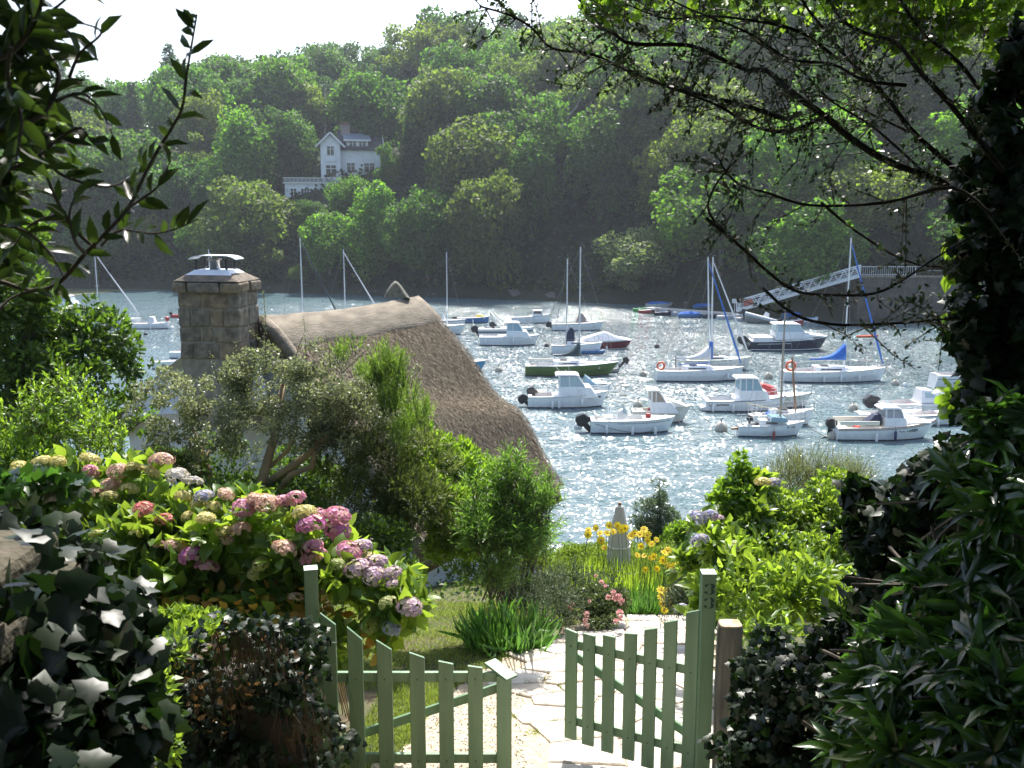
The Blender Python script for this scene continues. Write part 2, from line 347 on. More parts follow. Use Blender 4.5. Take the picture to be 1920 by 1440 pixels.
def trunk_mesh(seed, h, mat):
    rr = random.Random(seed); m_ = MB(); pts = [(0,0,-1)]; x = y = 0
    for i in range(1, 6):
        x += rr.uniform(-.22,.22); y += rr.uniform(-.22,.22); pts.append((x, y, h*i/5))
    m_.tube(pts, [.34,.26,.22,.17,.11,.05], 6)
    for k in range(5):
        b_ = Vector(pts[2+k % 3]); a = rr.uniform(0, 6.28); l = rr.uniform(1.6, 3)
        m_.tube([b_, b_+Vector((math.cos(a)*l*.6, math.sin(a)*l*.6, l*.5)), b_+Vector((math.cos(a)*l, math.sin(a)*l, l*1.2))], [.1,.07,.03], 5)
    return m_.build('trunk', mat, link=False)
TRUNKS = {'broad': trunk_mesh(1, 8, M['bark']), 'tall': trunk_mesh(2, 9, M['bark']), 'airy': trunk_mesh(3, 9, M['birch']), 'conifer': trunk_mesh(4, 12, M['bark'])}
TONES = {'dark green': (.044,.074,.032), 'mid green': (.056,.10,.03), 'bright green': (.085,.145,.030), 'yellow green': (.115,.140,.040),
         'olive green': (.080,.098,.036), 'silvery grey': (.17,.19,.14), 'blue green': (.040,.070,.044)}
KINDW = {'broad': 'broadleaf tree', 'tall': 'tall slender tree', 'airy': 'airy open-crowned tree', 'conifer': 'pointed conifer'}
def far_tree(kind, x, y, s, tone, label, group=None, sz=None, name=None, rr=rnd):
    z = float(hill(np.array([x]), np.array([y]))[0])-.4*s
    t = thing(name or ('conifer_tree' if kind == 'conifer' else 'broadleaf_tree'), (x, y, z), label, 'tree', group, rr.uniform(0, 6.28))
    v = rr.choice(CROWNS[kind]); c = TONES[tone]; k = rr.uniform(.85, 1.15)
    for nm, me in (('trunk', TRUNKS[kind]), ('crown', v)):
        o = ob(nm, me, t); o.scale = (s, s, s*(sz or rr.uniform(.92, 1.12)))
        if nm == 'crown': k *= .85; o.color = (c[0]*k, c[1]*k*rr.uniform(.95,1.05), c[2]*k, 1)
    return t
HAND = []
def hand_tree(px, pytop, pybase, wpx, kind, tone, label, dt=None):
    """a tree singled out in the photo: top / base pixel, width in pixels; stands on the hill where its base pixel meets it"""
    best = None
    for Y in np.arange(112, 320, .5):
        p = at(px, pybase, Y)
        if p.z <= float(hill(np.array([p.x]), np.array([p.y]))[0]): best = p; break
    if best is None: best = at(px, pybase, 190)
    H = (pybase-pytop)*mpp(best); base_h = {'broad': 11.2, 'tall': 12.4, 'airy': 11.5, 'conifer': 13.2}[kind]; base_w = {'broad': 10.6, 'tall': 7.6, 'airy': 10.5, 'conifer': 6.6}[kind]
    s = wpx*mpp(best)/base_w
    far_tree(kind, best.x, best.y, s, tone, label, sz=max(.6, min(2.2, H/(base_h*s))))
    HAND.append((best.x, best.y, wpx*mpp(best)*.5))
hand_tree(1600, 285, 450, 205, 'broad', 'yellow green', 'large rounded yellow green tree above the upper end of the gangway')
hand_tree(1350, 300, 520, 230, 'broad', 'bright green', 'broad bright green tree standing behind the lower end of the gangway')
hand_tree(1185, 415, 545, 150, 'broad', 'silvery grey', 'low silvery grey willow at the water edge of the far bank')
hand_tree(700, 122, 300, 150, 'broad', 'mid green', 'round light green tree on the slope above the white villa')
hand_tree(810, 172, 300, 120, 'broad', 'olive green', 'rounded olive green tree on the slope right of the villa roof')
hand_tree(455, 195, 400, 120, 'tall', 'bright green', 'tall bright green tree left of the dark gap beside the villa')
hand_tree(385, 160, 330, 110, 'broad', 'yellow green', 'yellow flowering tree high on the slope left of the villa')
hand_tree(478, 320, 520, 190, 'broad', 'olive green', 'big olive green tree below and left of the villa terrace')
hand_tree(620, 385, 520, 120, 'broad', 'bright green', 'bright yellow green tree just below the villa terrace')
hand_tree(700, 350, 520, 120, 'tall', 'bright green', 'bright green tree at the foot of the slope below the villa')
hand_tree(800, 340, 530, 150, 'broad', 'mid green', 'leafy green waterside tree right of the stone ridge finial')
hand_tree(925, 305, 535, 170, 'broad', 'olive green', 'wide olive green tree at the water edge in the middle of the far bank')
hand_tree(728, 275, 355, 50, 'tall', 'bright green', 'slim bright green tree touching the right end of the villa')
hand_tree(782, 35, 175, 75, 'conifer', 'blue green', 'tallest pointed conifer on the skyline above the villa')
hand_tree(858, 38, 180, 80, 'conifer', 'blue green', 'conifer on the skyline next to the tallest one')
hand_tree(905, 50, 190, 80, 'conifer', 'dark green', 'dark conifer on the skyline closest to the overhanging thorn branch')
hand_tree(1040, 330, 440, 60, 'conifer', 'dark green', 'small dark conifer halfway up the far slope')
hand_tree(1265, 240, 420, 150, 'broad', 'yellow green', 'pale yellow green tree halfway up the slope behind the thorn branches')
hand_tree(1130, 200, 400, 140, 'tall', 'mid green', 'tall green tree halfway up the slope behind the tip of the thorn branches')
hand_tree(540, 85, 240, 110, 'broad', 'blue green', 'hazy round tree on the skyline above and left of the villa')
hand_tree(615, 75, 230, 120, 'broad', 'dark green', 'wide dark tree on the skyline straight above the villa')
hand_tree(395, 100, 200, 70, 'airy', 'olive green', 'thin open tree breaking the skyline at the left')
hand_tree(225, 105, 220, 70, 'broad', 'blue green', 'domed tree that stands highest on the left end of the skyline')
hand_tree(850, 235, 400, 120, 'airy', 'mid green', 'half bare tree with pale forked limbs right of the villa')
hand_tree(965, 90, 260, 120, 'broad', 'olive green', 'russet tinged tree near the skyline in the middle')
hand_tree(540, 190, 345, 110, 'broad', 'dark green', 'dark tree in deep shade just left of the villa tower')
hand_tree(480, 215, 350, 90, 'tall', 'dark green', 'tall dark tree left of the villa terrace')
hand_tree(658, 322, 425, 85, 'broad', 'bright green', 'bright green bushy tree in front of the right half of the villa')
hand_tree(585, 372, 440, 70, 'broad', 'mid green', 'low bushy tree under the window of the terrace wing')
hand_tree(788, 190, 340, 70, 'tall', 'dark green', 'dark slender tree just right of the villa gable')
rg = np.random.default_rng(5); cells = []
for row in range(11):
    t = 3+row*8.8+row*row*.12; dx = 9.2+row*.5
    xs = np.arange(-118-row*7, 120+row*8, dx)
    for x in xs: cells.append((x+rg.uniform(-2.6, 2.6), t+rg.uniform(-2.5, 2.5), row))
n_f = 0; pfar = []
for x, t, row in cells:
    y = 150.
    for _ in range(6): y = t+float(shoreY(x/max(y, 1)*.985))
    u = x/y*.985; px = 960+u*F
    if px < -160 or px > 2080: continue
    if any((x-a)**2+(y-b_)**2 < (r_*1.0)**2 for a, b_, r_ in HAND): continue
    if 510 < px < 775 and 8 < t < 50: continue
    if 530 < px < 660 and t <= 8: s_cut = True                      # the villa's clearing
    if 1570 < px < 1800 and t < 9: continue                          # the quay
    q = rg.random(); zone = 'left of the villa' if px < 560 else 'around the villa' if px < 760 else 'in the middle' if px < 1150 else 'behind the thorn branches'
    lvl = 'along the water' if row < 2 else 'low on the slope' if row < 4 else 'halfway up the slope' if row < 8 else 'on the skyline'
    tone = ['dark green','mid green','olive green','mid green','bright green','blue green','yellow green'][int(rg.integers(0, 7))]
    if row < 4: tone = ['mid green','bright green','olive green','mid green','yellow green'][int(rg.integers(0, 5))]
    if row >= 8: tone = ['blue green','dark green','mid green'][int(rg.integers(0, 3))]
    if px < 540 and 3 < row < 9 and q < .5: tone = 'mid green'
    kind = 'broad' if q < .62 else 'tall' if q < .82 else 'airy' if q < .9 else 'conifer'
    if row < 2 and kind == 'conifer': kind = 'broad'
    s = {'broad': 1.08, 'tall': 1.12, 'airy': 1.05, 'conifer': 1.0}[kind]*rg.uniform(1.0, 1.6)
    if 560 < px < 740 and t < 42: s *= .6
    if row == 0: s *= .7
    if 510 < px < 780 and t <= 12: s *= .6
    pfar.append((px, far_tree(kind, x, y, s, tone, f'{tone} {KINDW[kind]} {lvl} {zone}', f'{tone} {KINDW[kind]}s {lvl} {zone}'))); n_f += 1
print('far trees', n_f+len(HAND))
ORD = 'leftmost,second from left,third from left,fourth from left,fifth from left,sixth from left,seventh from left,eighth from left,ninth from left,tenth from left,eleventh from left,twelfth from left,thirteenth from left,fourteenth from left,fifteenth from left,sixteenth from left,seventeenth from left,eighteenth from left'.split(',')
bygrp = {}
for px, t_ in sorted(pfar, key=lambda q: q[0]): bygrp.setdefault(t_['group'], []).append(t_)
for g_ in bygrp.values():
    if len(g_) > 1:
        for i, t_ in enumerate(g_): t_['label'] = t_['label']+', '+ORD[min(i, 17)]
    else: del g_[0]['group']
# undergrowth: one mass nobody could count
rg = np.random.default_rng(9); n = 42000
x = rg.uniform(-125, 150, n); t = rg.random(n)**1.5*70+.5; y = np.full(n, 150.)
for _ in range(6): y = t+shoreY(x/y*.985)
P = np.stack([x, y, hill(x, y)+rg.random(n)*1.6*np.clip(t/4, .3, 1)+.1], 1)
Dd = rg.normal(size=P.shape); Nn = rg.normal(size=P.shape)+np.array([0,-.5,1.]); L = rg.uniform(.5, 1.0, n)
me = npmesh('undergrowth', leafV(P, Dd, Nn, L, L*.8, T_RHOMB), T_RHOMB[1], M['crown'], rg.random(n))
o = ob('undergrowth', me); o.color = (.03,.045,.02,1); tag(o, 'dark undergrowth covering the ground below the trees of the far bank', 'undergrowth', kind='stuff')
# rocks of the shore
M['rock'] = pm('shore_rock', (.085,.075,.065), .9, (.16,.145,.13), .8, .08, 4)
M['weed'] = pm('weedy_mud', (.05,.045,.03), .85, (.09,.08,.05), .4, .03, 3)
def rock_mesh(seed):
    rr = random.Random(seed); import mathutils
    m_ = MB(); n_, k_ = 7, 10; vs = []
    for i in range(n_+1):
        th = math.pi*i/n_
        for j in range(k_):
            ph = 2*math.pi*j/k_; p = Vector((math.sin(th)*math.cos(ph), math.sin(th)*math.sin(ph), math.cos(th)*.6))
            p *= 1+.35*mathutils.noise.noise(p*1.7+Vector((seed,0,0)))+.12*mathutils.noise.noise(p*5+Vector((seed,3,0))); vs.append(p)
    m_.add(vs, [(i*k_+j, (i+1)*k_+j, (i+1)*k_+(j+1) % k_, i*k_+(j+1) % k_) for i in range(n_) for j in range(k_)])
    return m_.build('rock', M['rock'], link=False)
RK = [rock_mesh(i*3.3) for i in range(5)]
rg = np.random.default_rng(3)
for px, py, s in [(735,533,2.2),(775,537,2.6),(815,534,2.0),(755,541,1.6),(945,548,2.0),(975,552,2.4),(1010,546,2.2),(1035,556,1.5),(650,530,1.5)]:
    p = at(px, py+6, z=.1); side_ = 'below the villa slope' if px < 860 else 'in the middle of the far bank'; o = ob('shore_rock', RK[rg.integers(0, 5)]); o.location = (p.x, p.y+2, .2); o.scale = (s*1.5, s, s*rg.uniform(.8, 1.3)); o.rotation_euler = (0, 0, rg.uniform(0, 6))
    tag(o, 'dark rock at the water edge '+side_+', '+ORD[sorted([q for q in (735,775,815,755,650) if px < 860] or (945,975,1010,1035)).index(px)], 'rock', 'shore rocks '+side_)
vs_ = []; 
mb = MB(); k = 0
for i in range(900):
    x = rg.uniform(-110, 130); y = 150.
    for _ in range(5): y = float(shoreY(x/y*.985))
    s = rg.uniform(.25, .9); c = Vector((x, y+rg.uniform(-.8, 3), rg.uniform(-.1, .5)))
    pts = [c+Vector((rg.normal(), rg.normal()*.8, abs(rg.normal())*.5))*s for _ in range(3)]
    base = [c+Vector((math.cos(a)*s*rg.uniform(.8,1.3), math.sin(a)*s*rg.uniform(.7,1.1), -.3)) for a in (0, 1.25, 2.5, 3.8, 5)]
    top = [b_*.35+c*.65+Vector((0,0,s*rg.uniform(.3,.7))) for b_ in base]
    mb.add(base+top, [(4,3,2,1,0)[::-1], (5,6,7,8,9)]+[(j, (j+1) % 5, (j+1) % 5+5, j+5) for j in range(5)])
o = mb.build('shore_stones', M['rock']); tag(o, 'dark stones strewn along the foot of the far bank', 'stones', kind='stuff')
# the pale mud bar in the shallows at the left
mb = MB(); pts = [at(a, b_, z=.0) for a, b_ in ((120,556),(240,545),(420,543),(620,547),(780,556),(980,561),(1120,563),(1120,557),(980,551),(780,544),(620,538),(420,534),(240,534),(120,540))]
mb.add([(p.x, p.y, .05) for p in pts], [tuple(range(len(pts)))])
M['mud'] = pm('mud_bar', (.11,.12,.055), .5, (.06,.085,.04), .15, stretch=(.3,1,1))
o = mb.build('mud_bar', M['mud']); o['kind'] = 'structure'
import mathutils
# ================================================================== THE WHITE VILLA on the far slope
M['render'] = pm('white_render', (.84,.85,.86), .8, (.72,.73,.74), .6, .004, 8)
M['slate'] = pm('slate_roof', (.05,.045,.06), .75, (.085,.075,.09), 1.2, .01, 6, stretch=(1,1,3))
M['slate2'] = pm('zinc_roof', (.20,.24,.30), .35, (.26,.30,.36), 1.5)
M['glass'] = pm('dark_glass', (.03,.04,.05), .08)
M['tilered'] = pm('ridge_tile', (.28,.13,.09), .7)
vp = at(655, 352, 186); vz = vp.z+.7; vp.x += 1.9
V = thing('white_villa', (vp.x, vp.y, vz), 'white villa with slate roof and gabled tower half hidden by trees on the slope', 'house', rz=R(12)); V.scale = (1.15,1.15,.92)
def vbox(nm, a, b, mat, par=V, bev=0): return MB().box(a, b).build(nm, mat, par, bevel=bev)
# local metres: x right, y away, z up; 1 photo px ~ 0.1 m ; local x = (px-655)/10
MB().box((-2.9,0,0),(3.4,7,6.9)).build('wall', M['render'], V)
MB().prof([(-2.9,6.9),(3.4,6.9),(3.4,7.0),(-2.9,7.0)],.1,.1).build('cornice', M['white'], V).location=(0,-.1,0)
rf = MB(); rf.add([(-3.2,-.5,6.75),(3.9,-.5,6.75),(3.9,3.5,10.6),(-3.2,3.5,10.6),(3.9,7.5,6.75),(-3.2,7.5,6.75),(-3.2,-.5,6.5),(3.9,-.5,6.5),(3.9,3.5,10.35),(-3.2,3.5,10.35),(3.9,7.5,6.5),(-3.2,7.5,6.5)],
   [(0,1,2,3),(3,2,4,5),(0,6,7,1),(7,6,9,8),(8,9,11,10),(1,7,8,2),(2,8,10,4),(0,3,9,6),(3,5,11,9),(5,4,10,11)])
roof = rf.build('roof', M['slate'], V)
MB().bar((-3.3,3.5,10.65),(4.0,3.5,10.65),.3,.16).build('ridge_tiles', M['tilered'], roof)
MB().add([(3.42,.1,6.9),(3.42,6.9,6.9),(3.42,3.5,10.2),(3.3,.1,6.9),(3.3,6.9,6.9),(3.3,3.5,10.2)], [(0,1,2),(3,5,4),(0,2,5,3),(1,4,5,2),(0,3,4,1)]).build('gable_wall', M['render'], V)
for s_ in (0, 1):
    MB().bar((3.95,-.55 if s_ == 0 else 7.55,6.7),(3.95,3.5,10.7),.12,.3).build('barge_board', M['white'], V)
MB().lathe([(.08,10.6),(.05,11.2),(.12,11.3),(.02,11.8)], 6, (3.9,3.5,0)).build('finial', M['white'], V)
# tower with its own gable
MB().box((-6.0,-1.2,0),(-2.92,3,7.6)).add([(-6.0,-1.2,7.6),(-2.92,-1.2,7.6),(-4.46,-1.2,9.4),(-6.0,3,7.6),(-2.92,3,7.6),(-4.46,3,9.4)],[(0,1,2),(3,5,4)]).build('tower_wall', M['render'], V)
tr = MB()
tr.add([(-6.7,-1.7,7.0),(-4.46,-1.7,9.75),(-4.46,4,9.75),(-6.7,4,7.0),(-6.7,-1.7,6.8),(-4.46,-1.7,9.55),(-4.46,4,9.55),(-6.7,4,6.8)],[(0,3,2,1),(4,5,6,7),(0,1,5,4),(3,7,6,2),(0,4,7,3)])
tr.add([(-2.3,-1.7,7.0),(-4.46,-1.7,9.75),(-4.46,4,9.75),(-2.3,4,7.0),(-2.3,-1.7,6.8),(-4.46,-1.7,9.55),(-4.46,4,9.55),(-2.3,4,6.8)],[(0,1,2,3),(4,7,6,5),(0,4,5,1),(3,2,6,7),(0,3,7,4)])
tr.build('tower_roof', M['slate'], V)
for a in (-6.75, -2.25): MB().bar((a,-1.75,6.95),(-4.46,-1.75,9.72),.1,.3).build('barge_board', M['white'], V)
def window(x, z, w_, h_, y=-.04, par=V, mull=1):
    f = MB(); t = .09
    f.box((x-w_/2-t,y-.05,z-t),(x-w_/2,y+.02,z+h_+t)); f.box((x+w_/2,y-.05,z-t),(x+w_/2+t,y+.02,z+h_+t)); f.box((x-w_/2,y-.05,z+h_),(x+w_/2,y+.02,z+h_+t)); f.box((x-w_/2,y-.06,z-t),(x+w_/2,y+.02,z))
    for i in range(1, mull+1): xx = x-w_/2+w_*i/(mull+1); f.box((xx-.05,y-.045,z),(xx+.05,y+.02,z+h_))
    f.box((x-w_/2,y-.04,z+h_*.68),(x+w_/2,y+.02,z+h_*.72))
    fo = f.build('window', M['white'], par)
    MB().box((x-w_/2,y-.01,z),(x+w_/2,y+.015,z+h_)).build('pane', M['glass'], fo)
window(-4.46, 5.4, 1.0, 1.7, -1.24); window(-4.46, 1.3, 1.5, 2.2, -1.24, mull=1)
MB().box((-5.2,-1.45,4.2),(-3.7,-1.2,4.9)).build('balcony', M['render'], V)
window(-1.3, 2.2, 1.2, 1.8); window(1.6, 2.2, 1.6, 1.8)
dm = MB(); dm.prof([(0,0)], .1, .1) if False else None
MB().box((-1.9,.1,6.95),(1.5,2.2,8.35)).build('dormer_wall', M['render'], V)
window(-.9, 7.15, 1.0, 1.0, .06); window(.6, 7.15, 1.0, 1.0, .06)
MB().add([(-2.3,-.35,8.3),(1.9,-.35,8.3),(1.9,3.1,9.9),(-2.3,3.1,9.9),(-2.3,-.35,8.5),(1.9,-.35,8.5),(1.9,3.1,10.1),(-2.3,3.1,10.1)],[(3,2,1,0),(4,5,6,7),(0,1,5,4),(1,2,6,5),(2,3,7,6),(3,0,4,7)]).build('dormer_roof', M['slate2'], V)
MB().bar((-2.35,-.4,8.38),(1.95,-.4,8.38),.12,.3).build('fascia', M['white'], V)
ch = MB().box((-2.6,2.4,8),(-1.2,3.6,11.3)).box((-2.75,2.25,11.3),(-1.05,3.75,11.55)).build('chimney', pm('villa_chimney', (.35,.30,.26), .9, (.28,.22,.19), 2), V)
for i in range(4): MB().lathe([(.13,11.55),(.11,12.1)], 8, (-2.4+i*.34,3,0)).build('chimney_pot', M['tilered'], ch)
# terrace wing
MB().box((-11.6,-3.6,-3.5),(-3.1,-1.25,-.1)).build('terrace_wall', M['render'], V)
MB().box((-11.9,-3.9,-.1),(-2.9,-1.25,.12)).build('terrace_slab', M['white'], V)
bl = MB()
for i in range(44): x = -11.7+i*.2; bl.box((x,-3.75,.12),(x+.07,-3.68,.9))
bl.box((-11.85,-3.8,.9),(-3,-3.6,1.02)); bl.build('balustrade', M['white'], V)
window(-8.3, -2.6, 1.7, 1.5, -3.64, mull=3); window(-10.3, -2.6, .8, 1.5, -3.64)

# ================================================================== THE THATCHED COTTAGE
P0 = at(488, 600, 17.0); P1 = at(784, 561, 21.0); P1.z = P0.z = (P0.z+P1.z)/2
hd = Vector((P1.x-P0.x, P1.y-P0.y, 0)); HL = hd.length; hd.normalize(); hn = Vector((hd.y, -hd.x, 0))
HA = math.atan2(hd.y, hd.x)
# cottage local frame: x along the ridge (away from us), y = -hn side (left), z up; origin below ridge start
H = thing('thatched_cottage', (P0.x, P0.y, P0.z), 'cottage with brown thatched roof, mortar ridge and broad stone chimney', 'house', rz=HA)
S1, D1, S2, D2 = 3.35, 3.6, 4.1, 2.25
def thatch(side, u, v):
    """roof surface point; side -1 = towards the garden path, +1 = other; u 0..1 along ridge, v 0..1 down"""
    sx, dz = (S1, D1) if side < 0 else (S2, D2)
    x = HL*u; y = side*sx*v**.96; z = -dz*v**1.12
    z += .07*math.sin(u*math.pi)*-1*(1-v)                      # sagging ridge
    if side < 0:
        z += .22*math.exp(-((v-.62-.25*(u-.6))/.12)**2)*min(1, u*1.4) - .16*math.exp(-((v-.42-.1*u)/.14)**2)*u
        x += .12*math.sin(v*3)*u + (.35*v if u > .5 else 0)*(u-.5)*2*.6
    return Vector((x, y, z))
M['thatch'] = pm('thatch', (.135,.112,.082), .95, (.23,.19,.14), 22, .03, 60, stretch=(1,.15,.15), spec=.1)
M['straw'] = leafm('straw', (.13,.108,.08), (.39,.325,.24), (.25,.19,.13), .12, .8, spec=.1)
M['mortar'] = pm('mortar', (.245,.21,.16), .95, (.14,.12,.09), 2.6, .02, 14, stretch=(1,2.5,2.5))
th = MB(); nu, nv = 26, 22
for side in (-1, 1):
    g = []
    for lay in (0, 1):
        for i in range(nu+1):
            for j in range(nv+1):
                u, v = i/nu, j/nv; p = thatch(side, u, v)
                if lay: p = p+Vector((0, 0, -.34))
                else:
                    e = max(0, v-.93)/.07; p.z -= .12*e*e; p.y -= side*.05*e*e
                    q = max(0, .03-u)/.03+max(0, u-.97)/.03; p.z -= .10*q*q
                g.append(p)
    A = (nu+1)*(nv+1); fs = []
    for i in range(nu):
        for j in range(nv):
            a, b_, c, d = i*(nv+1)+j, (i+1)*(nv+1)+j, (i+1)*(nv+1)+j+1, i*(nv+1)+j+1
            fs += [(a,b_,c,d), (A+d,A+c,A+b_,A+a)]
    for j in range(nv): fs += [(j,j+1,A+j+1,A+j), (nu*(nv+1)+j+1,nu*(nv+1)+j,A+nu*(nv+1)+j,A+nu*(nv+1)+j+1)]
    for i in range(nu): a = i*(nv+1)+nv; b_ = (i+1)*(nv+1)+nv; fs += [(a,b_,A+b_,A+a)]
    th.add(g, fs)
roofo = th.build('thatched_roof', M['thatch'], H, smooth=True)
# reed ends, laid down the slope
rg = np.random.default_rng(21); n = 95000
uu = rg.random(n); vv = rg.random(n)**.9*.99+.01
Pn = np.zeros((n,3)); Dn = np.zeros((n,3)); Nn = np.zeros((n,3))
for i in range(n):
    p = thatch(-1, uu[i], vv[i]); q = thatch(-1, uu[i], min(vv[i]+.03, 1.02)); r = thatch(-1, uu[i]+.02, vv[i])
    d = (q-p).normalized(); nn = d.cross((r-p)).normalized(); nn = nn if nn.z > 0 else -nn
    Pn[i] = p; Dn[i] = d; Nn[i] = nn
Dn += Nn*rg.uniform(.03,.22,(n,1)) + rg.normal(size=(n,3))*.13
Nn += rg.normal(size=(n,3))*.5; Pn += Nn*.004
L = rg.uniform(.05,.11,n)
o = ob('straw', npmesh('straw', leafV(Pn, Dn, Nn, L, rg.uniform(.006,.012,n), T_RHOMB), T_RHOMB[1], M['straw'], rg.random(n)), roofo); o['kind'] = 'stuff'
# mortar ridge saddle and verge copings
rc = MB(); prof_ = [(-1,.155,-.02),(-1,.145,.015),(-1,.07,.02),(-1,.0,.03),(1,.06,.03),(1,.12,.02),(1,.18,.02),(1,.2,.0)]
rows = 30; vs_ = []
for i in range(rows+1):
    u = i/rows
    for s_, v, e in prof_:
        p = thatch(s_, u, v*(1+.06*math.sin(u*17)*.5)); p = p+Vector((0,s_*e*.5,e+.05)); vs_.append(p)
k = len(prof_); vs_ = [v+Vector((0,0,.018*mathutils.noise.noise(v*3.1)+.008*mathutils.noise.noise(v*11))) for v in vs_]
rc.add(vs_, [(i*k+j, i*k+j+1, (i+1)*k+j+1, (i+1)*k+j) for i in range(rows) for j in range(k-1)]+[tuple(range(k))[::-1], tuple(rows*k+j for j in range(k))])
rc.build('mortar_ridge', M['mortar'], H, smooth=True)
for side, nm in ((-1,''),(1,'')):
    vg = MB(); pts = [thatch(side, 0, t)+Vector((.02,0,.02)) for t in np.linspace(.02,1,16)]
    vg.tube(pts, [.10+.02*math.sin(i*1.3) for i in range(16)], 8); vg.build('verge_coping', M['mortar'], H, smooth=True)
# gable wall below the verges, house body
gw = MB(); gp = [thatch(-1,0,t)+Vector((.25,.25*t,-.2)) for t in np.linspace(1,0,9)]+[thatch(1,0,t)+Vector((.25,-.2*t,-.2)) for t in np.linspace(.1,1,9)]
gp += [Vector((.25, S2-.5, -6.5)), Vector((.25, -S1+.4, -6.5))]
gw.add(gp+[p+Vector((.5,0,0)) for p in gp], [tuple(range(len(gp)))[::-1], tuple(range(len(gp), 2*len(gp)))]+[(i,(i+1) % len(gp), len(gp)+(i+1) % len(gp), len(gp)+i) for i in range(len(gp))])
M['limewash'] = pm('limewash', (.70,.74,.80), .85, (.60,.63,.68), 3, .01, 20)
gw.build('gable_wall', M['limewash'], H)
bw = MB().box((.3,-S1+.45,-6.5),(HL-.2,S2-.6,-D1+.3)); bw.build('wall', M['limewash'], H)
fg = MB(); gp = [thatch(-1,1,t)+Vector((-.3,.25*t,-.3)) for t in np.linspace(1,0,6)]+[thatch(1,1,t)+Vector((-.3,-.2*t,-.3)) for t in np.linspace(.1,1,6)]+[Vector((HL-.3,S2-.5,-6.5)), Vector((HL-.3,-S1+.4,-6.5))]
fg.add(gp+[p-Vector((.3,0,0)) for p in gp], [tuple(range(len(gp))), tuple(range(len(gp), 2*len(gp)))[::-1]]+[(i,(i+1) % len(gp), len(gp)+(i+1) % len(gp), len(gp)+i) for i in range(len(gp))]); fg.build('gable_wall', M['limewash'], H)
# stone finial at the far end of the ridge: a rough upright stone
fs_ = MB(); vs_ = []
outl = [(-.55,-.1),(-.42,.18),(-.2,.42),(-.02,.56),(.12,.54),(.3,.36),(.5,.12),(.72,-.12)]
for yy, kx in ((-.2,.86),(-.1,1.0),(.1,1.0),(.2,.86)):
    for a, c in outl: vs_.append(Vector((yy*1.1+HL-.1, -a*kx, c*kx-.02+.02*math.sin(a*30+yy*9))))
n8 = len(outl); fs_.add(vs_, [(i*n8+j,(i+1)*n8+j,(i+1)*n8+j+1,i*n8+j+1) for i in range(3) for j in range(n8-1)]+[tuple(range(n8)), tuple(3*n8+j for j in range(n8))[::-1]])
M['lichen'] = pm('lichened_stone', (.25,.24,.20), .95, (.13,.13,.10), 7, .02, 16)
fs_.v = [(v[0]-(HL-.1), v[1], v[2]) for v in fs_.v]
fo_ = fs_.build('finial_stone', M['lichen'], H, bevel=.03); fl_ = at(741, 548, 20.6)-Vector(H.location); fo_.location = (fl_.dot(hd), -fl_.dot(hn), fl_.z-.05); fo_.rotation_euler = (0,0,-HA+R(90)); fo_.scale = (.6,.42,.52)
# ---- chimney: its own squared stones
cc = at(411, 600, 16.75); CY = R(-10)
C0 = thing('stone_chimney', (cc.x, cc.y, 0), 'x', 'x'); bpy.data.objects.remove(C0)
chm = bpy.data.objects.new('chimney', None); COL.objects.link(chm); chm.parent = H
Hm = Matrix.Translation(H.location) @ Matrix.Rotation(HA, 4, 'Z')
ztop = at(411, 527, 16.6).z; zbot = at(411, 672, 16.6).z
chm.matrix_local = Hm.inverted() @ (Matrix.Translation((cc.x, cc.y, zbot)) @ Matrix.Rotation(CY, 4, 'Z'))
CW, CD, CH = .545, .40, ztop-zbot
def childob(nm, mb_, mats, **k): return mb_.build(nm, mats, chm, **k)
childob('core', MB().box((-CW+.03,-CD+.03,-1.2),(CW-.03,CD-.03,CH-.02)), pm('lime_joint', (.30,.28,.24), .95, (.2,.18,.15), 8))
STN = [pm('chimney_stone', c1, .92, c2, 9, .014, 32) for c1, c2 in (((.29,.245,.18),(.12,.10,.08)), ((.27,.235,.18),(.11,.10,.085)), ((.32,.25,.165),(.14,.11,.08)), ((.24,.21,.17),(.10,.09,.075)))]
rr = random.Random(4)
courses = [(0,.29),(.29,.55),(.55,.86),(.86,1.12),(1.12,CH)]
def stone(a, b_, topc=False):
    m_ = MB(); a = Vector(a)+Vector((.006,.006,.007)); b_ = Vector(b_)-Vector((.006,.006,.007))
    m_.box(a, b_); m_.v = [tuple(Vector(v)+Vector((rr.uniform(-.012,.012) for _ in range(3)))) for v in m_.v]
    return childob('stone', m_, rr.choice(STN), bevel=.028)
for ci, (z0, z1) in enumerate(courses):
    ex = .05 if ci == 4 else rr.uniform(-.012,.012); W_, D_ = CW+ex, CD+ex
    cuts = [-W_]+[ -W_+2*W_*f+rr.uniform(-.06,.06) for f in ((.27,.68),(.42,.6),(.17,.5,.74),(.38,.8),(.2,.66))[ci]]+[W_]
    for q in range(len(cuts)-1):
        stone((cuts[q],-D_,z0),(cuts[q+1],-.02,z1)); 
    for q in range(2): stone(((-W_ if q == 0 else 0), .02, z0), ((0 if q == 0 else W_), D_, z1))
